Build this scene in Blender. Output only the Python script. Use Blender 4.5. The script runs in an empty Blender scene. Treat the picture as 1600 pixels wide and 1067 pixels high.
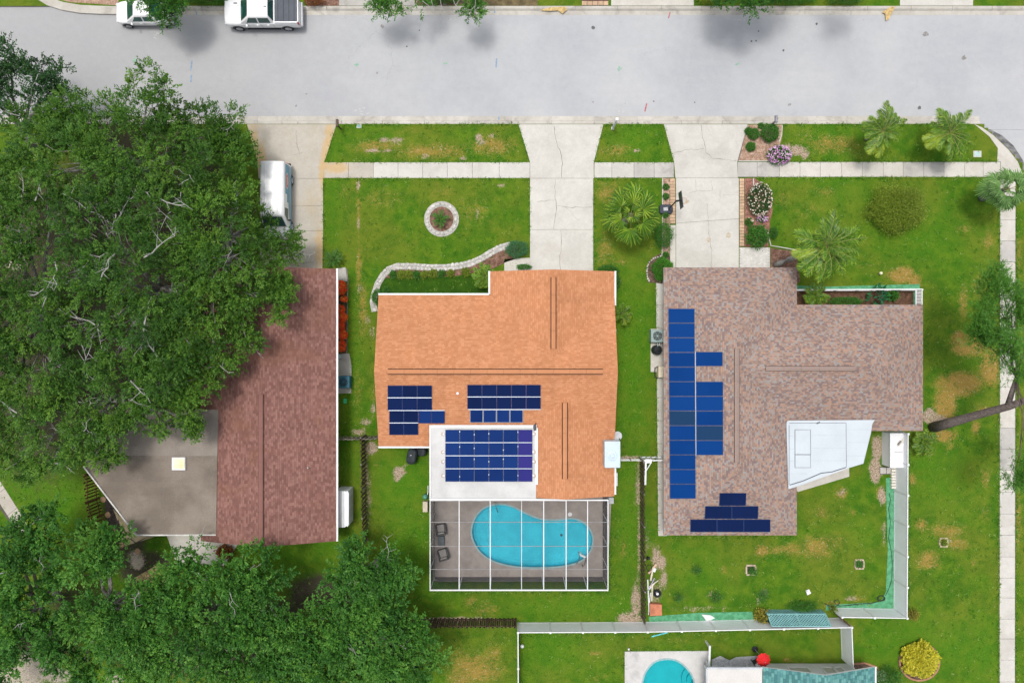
import bpy, bmesh, math, random
import numpy as np
from mathutils import Vector, Matrix
random.seed(7)
RNG = np.random.default_rng(11)
R = math.radians
scene = bpy.context.scene
COL = scene.collection

# ------------------------------------------------------------------ camera, sky, sun, exposure
HC = 54.0                        # drone height above the ground (m)
SC = 20.0                        # photograph pixels per metre on the ground
cam = bpy.data.cameras.new('camera')
cam.sensor_width = 36.0
cam.lens = 36.0 * HC * SC / 1600.0
cam.clip_end = 2000.0
cam_o = bpy.data.objects.new('camera', cam)
cam_o.location = (0, 0, HC)
COL.objects.link(cam_o)
scene.camera = cam_o

SUN_EL, SUN_AZ = R(77), R(318)   # azimuth clockwise from +Y
world = bpy.data.worlds.new('World')
scene.world = world
world.use_nodes = True
wn, wl = world.node_tree.nodes, world.node_tree.links
wn.clear()
sky = wn.new('ShaderNodeTexSky')
sky.sky_type = 'NISHITA'
sky.sun_disc = False
sky.sun_elevation = SUN_EL
sky.sun_rotation = SUN_AZ
sky.dust_density = 4.0
sky.air_density = 1.0
sky.ozone_density = 1.0
hs = wn.new('ShaderNodeHueSaturation')
hs.inputs['Saturation'].default_value = 0.34
bg = wn.new('ShaderNodeBackground')
bg.inputs['Strength'].default_value = 0.15
wo = wn.new('ShaderNodeOutputWorld')
wl.new(sky.outputs[0], hs.inputs['Color'])
wl.new(hs.outputs[0], bg.inputs['Color'])
wl.new(bg.outputs[0], wo.inputs['Surface'])
sun = bpy.data.lights.new('sun', 'SUN')
sun.energy = 1.5
sun.angle = R(11)
sun.color = (1.0, 0.96, 0.90)
sun_o = bpy.data.objects.new('sun', sun)
sd = Vector((math.sin(SUN_AZ) * math.cos(SUN_EL), math.cos(SUN_AZ) * math.cos(SUN_EL), math.sin(SUN_EL)))
sun_o.rotation_euler = sd.to_track_quat('Z', 'Y').to_euler()
sun_o.location = sd * 60
COL.objects.link(sun_o)
scene.view_settings.view_transform = 'Standard'
scene.view_settings.look = 'None'
scene.view_settings.gamma = 1.0
scene.view_settings.use_curve_mapping = False
scene.view_settings.exposure = 0.36

# ------------------------------------------------------------------ helpers
def W(px, py, z=0.0):
    """the point at height z that stands at this place in the plan"""
    k = (HC - z) / HC / SC
    return Vector(((px - 800.0) * k, (533.5 - py) * k, z))

def W2(px, py, z=0.0):
    p = W(px, py, z)
    return (p.x, p.y)

def PL(pts, z=0.0):
    return [W2(a, b, z) for a, b in pts]

ORG = {}
def org(o):
    return ORG.get(o.name, Vector((0, 0, 0))) if o else Vector((0, 0, 0))

def tag(o, label=None, cat=None, group=None, kind=None):
    if label: o['label'] = label
    if cat: o['category'] = cat
    if group: o['group'] = group
    if kind: o['kind'] = kind
    return o

def empty(name, loc, label, cat, group=None, rz=0.0):
    o = bpy.data.objects.new(name, None)
    o.empty_display_size = 0.3
    o.location = loc
    o.rotation_euler = (0, 0, rz)
    COL.objects.link(o)
    ORG[o.name] = Vector(loc)
    return tag(o, label, cat, group)

def link(name, me, parent=None, loc=(0, 0, 0), rot=(0, 0, 0), scale=None):
    """place mesh data; loc is in the world, or local when the parent is turned"""
    o = bpy.data.objects.new(name, me)
    COL.objects.link(o)
    o.location = Vector(loc) - org(parent)
    o.rotation_euler = rot
    if scale: o.scale = scale
    if parent:
        o.parent = parent
    ORG[o.name] = Vector(loc)
    return o

def copy_tree(o, parent=None):
    c = o.copy()
    COL.objects.link(c)
    ORG[c.name] = org(o).copy()
    c.parent = parent
    for ch in list(o.children):
        copy_tree(ch, c)
    return c

class MB:
    def __init__(s):
        s.v, s.f, s.mi, s.uv = [], [], [], {}
    def poly(s, pts, mi=0, uv=None):
        b = len(s.v)
        s.v += [tuple(p) for p in pts]
        if uv: s.uv[len(s.f)] = uv
        s.f.append(list(range(b, b + len(pts))))
        s.mi.append(mi)
        return s
    def prism(s, pts, z0, z1, mi=0, bottom=True):
        """pts: plan outline counter-clockwise or not; z1 may be a function of (x, y)"""
        a = sum(pts[i][0] * pts[(i + 1) % len(pts)][1] - pts[(i + 1) % len(pts)][0] * pts[i][1] for i in range(len(pts)))
        if a < 0: pts = list(reversed(pts))
        n, b = len(pts), len(s.v)
        zt = z1 if callable(z1) else (lambda x, y: z1)
        zb = z0 if callable(z0) else (lambda x, y: z0)
        s.v += [(p[0], p[1], zb(p[0], p[1])) for p in pts] + [(p[0], p[1], zt(p[0], p[1])) for p in pts]
        fs = [[b + n + i for i in range(n)]]
        if bottom: fs.append([b + n - 1 - i for i in range(n)])
        fs += [[b + i, b + (i + 1) % n, b + n + (i + 1) % n, b + n + i] for i in range(n)]
        s.f += fs; s.mi += [mi] * len(fs)
        return s
    def box(s, cx, cy, z0, sx, sy, sz, rz=0.0, mi=0):
        c, sn = math.cos(rz), math.sin(rz)
        pts = [(cx + c * x - sn * y, cy + sn * x + c * y) for x, y in ((-sx / 2, -sy / 2), (sx / 2, -sy / 2), (sx / 2, sy / 2), (-sx / 2, sy / 2))]
        return s.prism(pts, z0, z0 + sz, mi)
    def bar(s, a, b, w, h, mi=0, up=(0, 0, 1)):
        """square bar between two points, w wide, h high, centred"""
        a, b = Vector(a), Vector(b)
        d = (b - a).normalized()
        u = Vector(up)
        if abs(d.dot(u)) > 0.98: u = Vector((0, 1, 0))
        x = d.cross(u).normalized() * w / 2
        y = x.cross(d).normalized() * h / 2
        k = len(s.v)
        for p in (a, b):
            s.v += [tuple(p - x - y), tuple(p + x - y), tuple(p + x + y), tuple(p - x + y)]
        fs = [[0, 1, 2, 3], [7, 6, 5, 4], [0, 4, 5, 1], [1, 5, 6, 2], [2, 6, 7, 3], [3, 7, 4, 0]]
        s.f += [[k + i for i in q] for q in fs]; s.mi += [mi] * 6
        return s
    def tube(s, pts, rad, n=6, mi=0, cap=True):
        pts = [Vector(p) for p in pts]
        if not hasattr(rad, '__len__'): rad = [rad] * len(pts)
        k = len(s.v)
        for i, p in enumerate(pts):
            d = (pts[min(i + 1, len(pts) - 1)] - pts[max(i - 1, 0)])
            d = d.normalized() if d.length > 1e-6 else Vector((0, 0, 1))
            u = Vector((0, 0, 1)) if abs(d.z) < 0.95 else Vector((1, 0, 0))
            x = d.cross(u).normalized(); y = x.cross(d)
            for j in range(n):
                a = 2 * math.pi * j / n
                s.v.append(tuple(p + (x * math.cos(a) + y * math.sin(a)) * rad[i]))
        for i in range(len(pts) - 1):
            for j in range(n):
                s.f.append([k + i * n + j, k + i * n + (j + 1) % n, k + (i + 1) * n + (j + 1) % n, k + (i + 1) * n + j]); s.mi.append(mi)
        if cap:
            s.f.append([k + n - 1 - j for j in range(n)]); s.mi.append(mi)
            e = k + (len(pts) - 1) * n
            s.f.append([e + j for j in range(n)]); s.mi.append(mi)
        return s
    def lathe(s, prof, cx, cy, n=20, mi=0, axis='z', cz=0.0):
        k = len(s.v)
        for r, h in prof:
            for j in range(n):
                a = 2 * math.pi * j / n
                if axis == 'z': s.v.append((cx + r * math.cos(a), cy + r * math.sin(a), cz + h))
                else: s.v.append((cx + r * math.cos(a), cy + h, cz + r * math.sin(a)))
        for i in range(len(prof) - 1):
            for j in range(n):
                q = [k + i * n + j, k + i * n + (j + 1) % n, k + (i + 1) * n + (j + 1) % n, k + (i + 1) * n + j]
                s.f.append(q if axis == 'z' else q[::-1]); s.mi.append(mi)
        t = [k + (len(prof) - 1) * n + j for j in range(n)]
        b = [k + n - 1 - j for j in range(n)]
        s.f += [t if axis == 'z' else t[::-1], b if axis == 'z' else b[::-1]]; s.mi += [mi, mi]
        return s
    def mesh(s, name, mats, smooth=False, off=(0, 0, 0)):
        me = bpy.data.meshes.new(name)
        o = off
        me.from_pydata([(a - o[0], b - o[1], c - o[2]) for a, b, c in s.v], [], s.f)
        for m in (mats if isinstance(mats, (list, tuple)) else [mats]):
            me.materials.append(m)
        if any(s.mi): me.polygons.foreach_set('material_index', s.mi)
        if s.uv:
            u = me.uv_layers.new(name='UVMap')
            for i, p in enumerate(me.polygons):
                q = s.uv.get(i)
                if q:
                    for j, li in enumerate(p.loop_indices): u.data[li].uv = q[j]
        if smooth: me.polygons.foreach_set('use_smooth', [True] * len(me.polygons))
        me.update()
        return me
    def build(s, name, mats, parent=None, smooth=False, bevel=0.0, local=False):
        p = org(parent)
        me = s.mesh(name, mats, smooth, (0, 0, 0) if local else p)
        o = bpy.data.objects.new(name, me)
        COL.objects.link(o)
        if parent: o.parent = parent
        ORG[o.name] = p.copy()
        if bevel:
            b = o.modifiers.new('bevel', 'BEVEL'); b.width = bevel; b.segments = 2; b.limit_method = 'ANGLE'; b.angle_limit = R(35)
        return o

def solo(name, mb, mats, label, cat, group=None, **k):
    return tag(mb.build(name, mats, **k), label, cat, group)

def struct(name, mb, mats, label=None, **k):
    return tag(mb.build(name, mats, **k), label, None, None, 'structure')

# ------------------------------------------------------------------ materials
class NT:
    def __init__(s, name):
        s.m = bpy.data.materials.new(name); s.m.use_nodes = True
        s.t = s.m.node_tree; s.t.nodes.clear()
        s.out = s.t.nodes.new('ShaderNodeOutputMaterial')
    def n(s, typ, **k):
        q = s.t.nodes.new('ShaderNode' + typ)
        for a, b in k.items(): setattr(q, a, b)
        return q
    def l(s, a, b): s.t.links.new(a, b); return b
    def put(s, inp, val):
        if hasattr(val, 'is_linked') or isinstance(val, bpy.types.NodeSocket): s.t.links.new(val, inp)
        elif hasattr(inp.default_value, '__len__') and not hasattr(val, '__len__'): inp.default_value = [val] * len(inp.default_value)
        elif hasattr(val, '__len__') and len(inp.default_value) == 4 and len(val) == 3: inp.default_value = (*val, 1)
        else: inp.default_value = val
    def math(s, op, a, b=0.0, c=None, clamp=False):
        q = s.n('Math', operation=op, use_clamp=clamp)
        s.put(q.inputs[0], a); s.put(q.inputs[1], b)
        if c is not None: s.put(q.inputs[2], c)
        return q.outputs[0]
    def mix(s, f, a, b, mode='MIX'):
        q = s.n('Mix', data_type='RGBA', blend_type=mode)
        s.put(q.inputs[0], f); s.put(q.inputs[6], a); s.put(q.inputs[7], b)
        return q.outputs[2]
    def pos(s):
        return s.n('NewGeometry').outputs['Position']
    def noise(s, vec, scale, detail=3.0, rough=0.55, col=False, dist=0.0):
        q = s.n('TexNoise')
        s.put(q.inputs['Vector'], vec); q.inputs['Scale'].default_value = scale
        q.inputs['Detail'].default_value = detail; q.inputs['Roughness'].default_value = rough
        q.inputs['Distortion'].default_value = dist
        return q.outputs['Color' if col else 'Fac']
    def ramp(s, f, stops, const=False):
        q = s.n('ValToRGB'); c = q.color_ramp
        if const: c.interpolation = 'CONSTANT'
        while len(c.elements) < len(stops): c.elements.new(0.5)
        for e, (p, v) in zip(c.elements, stops):
            e.position = p; e.color = (*v, 1) if hasattr(v, '__len__') else (v, v, v, 1)
        s.put(q.inputs[0], f)
        return q.outputs[0]
    def sm(s, f, a, b, lo=0.0, hi=1.0):
        q = s.n('MapRange', interpolation_type='SMOOTHSTEP')
        s.put(q.inputs[0], f); q.inputs[1].default_value = a; q.inputs[2].default_value = b
        q.inputs[3].default_value = lo; q.inputs[4].default_value = hi
        return q.outputs[0]
    def bump(s, h, strength=0.3, dist=0.02):
        q = s.n('Bump'); q.inputs['Strength'].default_value = strength; q.inputs['Distance'].default_value = dist
        s.put(q.inputs['Height'], h)
        return q.outputs[0]
    def attr(s, name):
        return s.n('Attribute', attribute_name=name)
    def principled(s, col, rough=0.8, metal=0.0, normal=None, spec=0.3, **k):
        q = s.n('BsdfPrincipled')
        s.put(q.inputs['Base Color'], col); s.put(q.inputs['Roughness'], rough)
        q.inputs['Metallic'].default_value = metal; q.inputs['Specular IOR Level'].default_value = spec
        if normal is not None: s.l(normal, q.inputs['Normal'])
        for a, b in k.items(): s.put(q.inputs[a.replace('_', ' ')], b)
        return q.outputs[0]
    def done(s, sh):
        s.l(sh, s.out.inputs['Surface']); return s.m

def sc(c, k): return tuple(max(0.0, min(1.0, x * k)) for x in c)

MATS = {}
def M(name, col, rough=0.75, var=0.12, scale=2.0, bump=0.0, metal=0.0, col2=None, fine=0.08, spec=0.3, piece=0.0, coat=0.0, bscale=40.0):
    """general surface: large blotches, fine grain, a little difference from piece to piece"""
    if name in MATS: return MATS[name]
    t = NT(name); p = t.pos()
    f = t.sm(t.noise(p, scale, 4), 0.3, 0.7)
    c = t.mix(f, sc(col, 1 - var), col2 if col2 else sc(col, 1 + var))
    if fine:
        g = t.noise(p, bscale * 0.4, 2, 0.7)
        c = t.mix(1.0, c, t.ramp(g, [(0.25, 1 - fine * 2.2), (0.75, 1.0)]), 'MULTIPLY')
    if piece:
        oi = t.n('ObjectInfo').outputs['Random']
        c = t.mix(1.0, c, t.ramp(oi, [(0, 1 - piece), (1, 1.0)]), 'MULTIPLY')
    nm = t.bump(t.noise(p, bscale, 3), bump, 0.02) if bump else None
    k = {'Coat_Weight': coat, 'Coat_Roughness': 0.05} if coat else {}
    m = t.done(t.principled(c, rough, metal, nm, spec, **k))
    MATS[name] = m
    return m
# ------------------------------------------------------------------ ground materials
def grass_material():
    t = NT('lawn_grass'); p = t.pos()
    big = t.noise(p, 0.22, 4, 0.6); mid = t.noise(p, 1.1, 5, 0.65); fine = t.noise(p, 7.0, 4, 0.75); blade = t.noise(p, 24.0, 3, 0.8)
    A = {k: t.attr(k).outputs['Fac'] for k in ('dry', 'soil', 'lush', 'litter', 'sand')}
    c = t.mix(t.sm(mid, 0.33, 0.68), (0.043, 0.136, 0.005), (0.108, 0.194, 0.010))
    c = t.mix(t.math('MULTIPLY', t.sm(big, 0.40, 0.62), 0.6), c, (0.160, 0.188, 0.018))
    c = t.mix(t.math('MULTIPLY', t.sm(t.noise(p, 0.45, 5, 0.7, dist=0.8), 0.48, 0.66), 0.55), c, (0.040, 0.118, 0.006))
    lush = t.math('MULTIPLY', A['lush'], t.sm(mid, 0.2, 0.75, 1.0, 0.45))
    c = t.mix(lush, c, t.mix(t.sm(fine, 0.3, 0.7), (0.050, 0.155, 0.005), (0.098, 0.240, 0.010)))
    def patch(c, a, col, lo=0.35, hi=0.62, k=0.95, w=0.5):
        # the edge of a patch is broken up by the finer noises
        e = t.math('ADD', t.math('MULTIPLY', a, 1.0), t.math('MULTIPLY', t.math('SUBTRACT', t.math('ADD', t.math('MULTIPLY', fine, 0.6), t.math('MULTIPLY', mid, 0.4)), 0.5), w * 2.2))
        f = t.math('MULTIPLY', t.math('MULTIPLY', t.sm(e, lo, hi), t.sm(a, 0.02, 0.25)), k)
        return t.mix(f, c, col)
    c = patch(c, A['dry'], t.mix(fine, (0.275, 0.155, 0.032), (0.41, 0.275, 0.075)), 0.23, 0.78, 0.86, 0.95)
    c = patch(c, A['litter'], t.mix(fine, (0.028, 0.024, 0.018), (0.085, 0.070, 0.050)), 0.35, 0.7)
    c = patch(c, A['soil'], t.mix(t.sm(t.noise(p, 9, 4, .75), .35, .65), (0.22, 0.135, 0.08), (0.55, 0.45, 0.36)), 0.30, 0.66, 0.95, 0.95)
    c = patch(c, A['sand'], t.mix(fine, (0.36, 0.29, 0.22), (0.58, 0.52, 0.44)), 0.35, 0.65)
    # scattered thin spots and straw flecks
    v = t.n('TexVoronoi'); t.put(v.inputs['Vector'], p); v.inputs['Scale'].default_value = 2.3
    fl = t.math('MULTIPLY', t.sm(v.outputs['Distance'], 0.0, 0.16, 1.0, 0.0), t.sm(t.noise(p, 0.5, 3), 0.47, 0.63))
    c = t.mix(t.math('MULTIPLY', fl, 0.4), c, (0.33, 0.30, 0.12))
    sp = t.math('MULTIPLY', t.sm(t.noise(p, 5.5, 4, 0.7), 0.585, 0.66), t.sm(A['dry'], 0.12, 0.5))
    c = t.mix(t.math('MULTIPLY', sp, 0.75), c, (0.50, 0.42, 0.27))
    c = t.mix(1.0, c, t.ramp(blade, [(0.25, 0.34), (0.70, 1.34)]), 'MULTIPLY')
    h = t.math('ADD', t.math('MULTIPLY', blade, 0.6), fine)
    return t.done(t.principled(c, 0.9, 0, t.bump(h, 0.7, 0.09), 0.15))
GRASS = grass_material()

def asphalt_material():
    t = NT('bleached_asphalt'); p = t.pos()
    mp = t.n('Mapping'); t.put(mp.inputs['Vector'], p); mp.inputs['Scale'].default_value = (0.10, 1.1, 1.0)
    streak = t.noise(mp.outputs[0], 1.4, 5, 0.6); blot = t.noise(p, 0.16, 4, 0.55); grit = t.noise(p, 22.0, 3, 0.8); mid = t.noise(p, 2.2, 5, 0.7)
    c = t.mix(t.sm(blot, 0.32, 0.66), (0.355, 0.365, 0.385), (0.420, 0.426, 0.434))
    c = t.mix(t.math('MULTIPLY', t.sm(streak, 0.35, 0.7), 0.5), c, (0.385, 0.392, 0.405))
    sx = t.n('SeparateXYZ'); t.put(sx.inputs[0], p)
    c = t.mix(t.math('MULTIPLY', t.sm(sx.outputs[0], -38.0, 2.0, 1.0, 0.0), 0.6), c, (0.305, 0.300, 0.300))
    c = t.mix(1.0, c, t.ramp(mid, [(0.3, 0.95), (0.7, 1.02)]), 'MULTIPLY')
    c = t.mix(1.0, c, t.ramp(grit, [(0.25, 0.89), (0.7, 1.03)]), 'MULTIPLY')
    # hairline cracks
    v = t.n('TexVoronoi', feature='DISTANCE_TO_EDGE'); v.inputs['Scale'].default_value = 0.23
    wob = t.n('VectorMath', operation='MULTIPLY_ADD'); t.put(wob.inputs[0], t.noise(p, 1.2, 4, 0.7, True)); wob.inputs[1].default_value = (1.3, 1.3, 0); t.put(wob.inputs[2], p)
    t.put(v.inputs['Vector'], wob.outputs[0])
    cr = t.math('MULTIPLY', t.sm(v.outputs['Distance'], 0.0, 0.006, 1.0, 0.0), t.sm(t.noise(p, 0.11, 2), 0.5, 0.62))
    c = t.mix(t.math('MULTIPLY', cr, 0.30), c, (0.16, 0.16, 0.165))
    return t.done(t.principled(c, 0.88, 0, t.bump(grit, 0.35, 0.01), 0.25))
ASPHALT = asphalt_material()

def concrete(name, a, b, stain=None, amt=0.6, sscale=0.45, piece=0.06, spots=()):
    t = NT(name); p = t.pos()
    c = t.mix(t.sm(t.noise(p, 0.5, 5, 0.65), 0.32, 0.68), a, b)
    if stain: c = t.mix(t.math('MULTIPLY', t.sm(t.noise(p, sscale, 5, 0.62, dist=0.6), 0.50, 0.70), amt), c, stain)
    for px, py, rx, ry in spots:                    # rust-coloured irrigation stains along the edges of a drive
        v = t.n('VectorMath', operation='SUBTRACT'); t.put(v.inputs[0], p); q = W(px, py); v.inputs[1].default_value = (q.x, q.y, 0)
        w = t.n('VectorMath', operation='MULTIPLY'); t.put(w.inputs[0], v.outputs[0]); w.inputs[1].default_value = (SC / rx, SC / ry, 0)
        l_ = t.n('VectorMath', operation='LENGTH'); t.put(l_.inputs[0], w.outputs[0])
        d_ = t.math('ADD', l_.outputs['Value'], t.math('MULTIPLY', t.math('SUBTRACT', t.noise(p, 1.3, 4, .65), .5), 1.3))
        c = t.mix(t.math('MULTIPLY', t.sm(d_, .25, 1.15, 1, 0), .8), c, (0.52, 0.36, 0.17))
    c = t.mix(1.0, c, t.ramp(t.noise(p, 14, 4, 0.8), [(0.25, 0.83), (0.7, 1.04)]), 'MULTIPLY')
    c = t.mix(1.0, c, t.ramp(t.noise(p, 2.6, 4, 0.7), [(0.3, 0.92), (0.65, 1.0)]), 'MULTIPLY')
    c = t.mix(1.0, c, t.ramp(t.n('ObjectInfo').outputs['Random'], [(0, 1 - piece), (1, 1.0)]), 'MULTIPLY')
    m = t.done(t.principled(c, 0.85, 0, t.bump(t.noise(p, 30, 3), 0.2, 0.01), 0.25)); MATS[name] = m
    return m
CONC = concrete('pale_concrete', (0.50, 0.475, 0.425), (0.58, 0.555, 0.505), (0.40, 0.36, 0.30), 0.35)
CONCB = concrete('bright_concrete', (0.50, 0.482, 0.442), (0.565, 0.548, 0.505), (0.43, 0.40, 0.355), 0.45)
CONCT = concrete('tan_stained_concrete', (0.42, 0.385, 0.325), (0.48, 0.445, 0.385), (0.46, 0.36, 0.22), 0.4, 0.3, spots=[(396, 225, 12, 45), (408, 245, 10, 30), (516, 215, 10, 40), (508, 240, 8, 30), (500, 390, 10, 45), (503, 270, 6, 30), (525, 262, 30, 12)])
CONCG = concrete('grey_weathered_concrete', (0.40, 0.385, 0.355), (0.48, 0.462, 0.428), (0.25, 0.24, 0.22), 0.5, 0.8)
KERB = concrete('kerb_concrete', (0.45, 0.42, 0.37), (0.54, 0.515, 0.465), (0.28, 0.26, 0.235), 0.6, 0.9, 0.14)
DARKG = M('joint_dark', (0.10, 0.09, 0.075), 0.95)
CRACK = M('crack_dark', (0.17, 0.155, 0.135), 0.95)
MULCH = M('red_mulch', (0.24, 0.120, 0.080), 0.95, 0.35, 3, 0.9, col2=(0.33, 0.19, 0.14), fine=0.3, bscale=30)
PINKG = M('pink_gravel', (0.50, 0.30, 0.20), 0.95, 0.25, 4, 0.9, col2=(0.60, 0.42, 0.32), fine=0.3, bscale=30)
STONE = M('pale_edging_stone', (0.62, 0.60, 0.565), 0.9, 0.15, 5, 0.5, fine=0.12, piece=0.25)
BRICKT = M('peach_paver', (0.58, 0.40, 0.26), 0.9, 0.15, 4, 0.3, piece=0.28)
WHITE = M('white_paint', (0.78, 0.79, 0.80), 0.5, 0.04, 1.0, fine=0.03)
TANBLK = M('weathered_tan_block', (0.42, 0.31, 0.15), 0.9, 0.2, 3, 0.4, piece=0.3)

# ------------------------------------------------------------------ the ground sheet
def blob_paint(X, Y, blobs, seed):
    a = np.zeros_like(X)
    for (px, py, rx, ry, s) in blobs:
        c = W(px, py)
        d = np.sqrt(((X - c.x) / (rx / SC)) ** 2 + ((Y - c.y) / (ry / SC)) ** 2)
        a = np.maximum(a, s * np.clip(1.25 - d, 0, 1))
    return a
DRY = [(590, 228, 60, 18, .55), (680, 236, 90, 16, .6), (770, 228, 50, 22, .6), (640, 205, 40, 8, .3), (960, 235, 40, 15, .5), (1300, 225, 60, 22, .55), (1260, 212, 30, 14, .4),
       (560, 330, 5, 60, .55), (561, 420, 7, 60, .6), (566, 480, 12, 70, .5), (540, 300, 30, 25, .3), (600, 310, 60, 25, .35), (740, 330, 50, 40, .35), (690, 300, 40, 20, .3), (800, 400, 20, 20, .35),
       (950, 300, 30, 25, .5), (945, 390, 20, 40, .5), (965, 410, 30, 12, .4), (1290, 300, 30, 12, .45), (1222, 315, 20, 18, .35), (1260, 330, 40, 25, .3), (1410, 430, 30, 16, .95), (1430, 440, 12, 14, .9), (1350, 415, 25, 10, .4), (1506, 357, 16, 8, .5), (1545, 375, 14, 30, .45),
       (1515, 540, 34, 22, 1), (1548, 575, 22, 34, .95), (1500, 600, 44, 24, 1), (1478, 632, 22, 36, 1), (1475, 680, 26, 14, .85), (1525, 668, 10, 16, .7), (1530, 450, 25, 30, .4), (1505, 470, 12, 40, .55), (1535, 640, 20, 14, .5), (1498, 525, 16, 12, .8),
       (1450, 710, 12, 6, .6), (1485, 700, 14, 8, .5), (1540, 745, 14, 22, .5), (1425, 750, 8, 14, .7), (1540, 800, 20, 20, .35), (1480, 830, 44, 22, .55), (1450, 875, 26, 22, .65), (1495, 850, 30, 14, .6), (1440, 820, 16, 16, .6), (1522, 880, 8, 6, .6),
       (1275, 855, 40, 26, .6), (1235, 858, 40, 16, .55), (1210, 860, 30, 14, .5), (1190, 860, 14, 12, .8), (1300, 845, 30, 20, .4), (1285, 800, 20, 14, .5), (1315, 770, 16, 16, .55), (1335, 800, 12, 8, .5), (1375, 770, 8, 16, .7), (1300, 945, 20, 8, .7), (1340, 935, 20, 8, .5),
       (740, 1045, 60, 40, .62), (770, 1030, 20, 40, .5), (720, 1060, 30, 20, .6), (760, 950, 30, 18, .45), (735, 940, 16, 14, .5), (930, 1020, 16, 8, .5), (935, 1060, 20, 16, .35), (1060, 1000, 60, 10, .3), (975, 860, 12, 30, .35), (960, 845, 10, 14, .4), (1250, 1035, 20, 5, .5), (1230, 1030, 10, 6, .6),
       (585, 620, 10, 40, .4), (560, 610, 16, 60, .35), (1130, 890, 12, 10, .4), (1115, 930, 16, 12, .4), (1000, 590, 8, 8, .3), (590, 725, 12, 6, .5), (1590, 800, 10, 90, .5), (1592, 400, 8, 60, .45), (1110, 0, 160, 8, .5), (800, 4, 120, 8, .5), (1450, 3, 60, 8, .5)]
SOIL = [(600, 219, 12, 6, .8), (620, 220, 14, 6, .8), (583, 234, 16, 4, .9), (605, 235, 14, 4, .8), (665, 245, 10, 6, .7), (747, 215, 8, 8, .8), (768, 212, 6, 6, .8), (752, 222, 10, 6, .8), (770, 233, 20, 4, .7), (690, 228, 10, 6, .5), (724, 248, 8, 5, .7),
        (995, 237, 8, 4, .8), (1000, 590, 4, 3, .5), (559, 290, 4, 14, .7), (560, 350, 4, 16, .6), (562, 450, 8, 10, .6), (575, 500, 6, 12, .6), (582, 520, 8, 16, .6), (583, 638, 6, 12, .8), (572, 660, 12, 8, .7), (560, 675, 18, 8, .7),
        (580, 700, 14, 12, .95), (573, 740, 6, 40, .6), (623, 738, 13, 11, 1.0), (620, 748, 8, 6, .8), (635, 725, 6, 6, .5), (996, 760, 5, 60, .75), (1000, 850, 4, 110, .75), (994, 940, 10, 40, .9), (985, 965, 26, 12, 1.0), (985, 715, 22, 5, .8),
        (620, 967, 26, 12, .9), (700, 968, 110, 6, .75), (1033, 880, 12, 16, .85), (1037, 905, 8, 20, .8), (1025, 870, 10, 24, .8), (1025, 925, 14, 30, .5), (1245, 235, 22, 10, 1.0), (1258, 243, 8, 8, .9), (1228, 230, 14, 8, .8), (1012, 840, 6, 40, .5),
        (1452, 650, 14, 16, 1.0), (1470, 656, 14, 10, .8), (1476, 845, 16, 8, .6), (1370, 700, 10, 26, 1.0), (1368, 735, 12, 26, 1.0), (1378, 775, 8, 20, .9), (1380, 830, 5, 30, .7), (1330, 934, 14, 5, .8), (1314, 770, 10, 7, .6), (1320, 765, 6, 6, .6),
        (1090, 951, 90, 4, .75), (1110, 928, 8, 6, .7), (1195, 925, 8, 8, .7), (1185, 940, 8, 10, .6), (783, 290, 10, 6, .5), (745, 335, 5, 12, .6), (600, 290, 16, 4, .4), (588, 1000, 10, 6, .3), (545, 795, 10, 20, .5), (970, 440, 4, 10, .5), (575, 780, 6, 90, .6), (540, 5, 20, 6, .8), (780, 6, 40, 8, .7)]
LUSH = [(985, 560, 45, 170, .9), (985, 800, 30, 150, .9), (640, 860, 50, 120, .9), (640, 760, 60, 60, .8), (900, 945, 130, 26, .9), (1240, 280, 60, 14, .6), (1320, 300, 60, 60, .5), (1450, 360, 90, 70, .6), (1300, 210, 90, 20, .5), (1480, 760, 70, 60, .75), (1450, 720, 30, 30, .9), (1100, 880, 60, 60, .5), (1350, 830, 30, 30, .6), (1300, 740, 40, 40, .5), (520, 300, 20, 120, .6), (555, 560, 18, 70, .6), (545, 720, 20, 60, .8), (870, 1010, 70, 50, .7), (1440, 1010, 120, 60, .8), (530, 850, 40, 30, .8), (680, 440, 90, 16, 1), (600, 215, 60, 18, .4), (985, 215, 40, 30, .7), (1530, 1020, 40, 60, .8), (1350, 460, 90, 12, .5), (440, 880, 60, 30, .8), (100, 790, 60, 60, 1), (60, 760, 60, 50, 1), (60, 700, 60, 60, 1), (110, 740, 40, 40, 1)]
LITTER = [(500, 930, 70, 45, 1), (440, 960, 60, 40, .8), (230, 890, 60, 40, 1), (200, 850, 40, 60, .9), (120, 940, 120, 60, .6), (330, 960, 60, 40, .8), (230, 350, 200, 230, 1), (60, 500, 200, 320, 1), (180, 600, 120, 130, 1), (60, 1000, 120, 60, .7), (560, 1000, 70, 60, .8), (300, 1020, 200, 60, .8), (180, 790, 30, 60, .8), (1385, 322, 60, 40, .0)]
SAND = [(55, 1040, 40, 30, 1), (20, 1060, 60, 30, 1), (90, 1055, 30, 16, .9), (180, 1060, 20, 10, .8), (215, 880, 14, 14, .9), (212, 870, 22, 22, .6), (1452, 648, 8, 8, .6), (25, 410, 26, 18, .8)]
def in_poly(p, P):
    c = False
    for (x0, y0), (x1, y1) in zip(P, P[1:] + P[:1]):
        if (y0 > p[1]) != (y1 > p[1]) and p[0] < (x1 - x0) * (p[1] - y0) / (y1 - y0) + x0: c = not c
    return c
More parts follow.
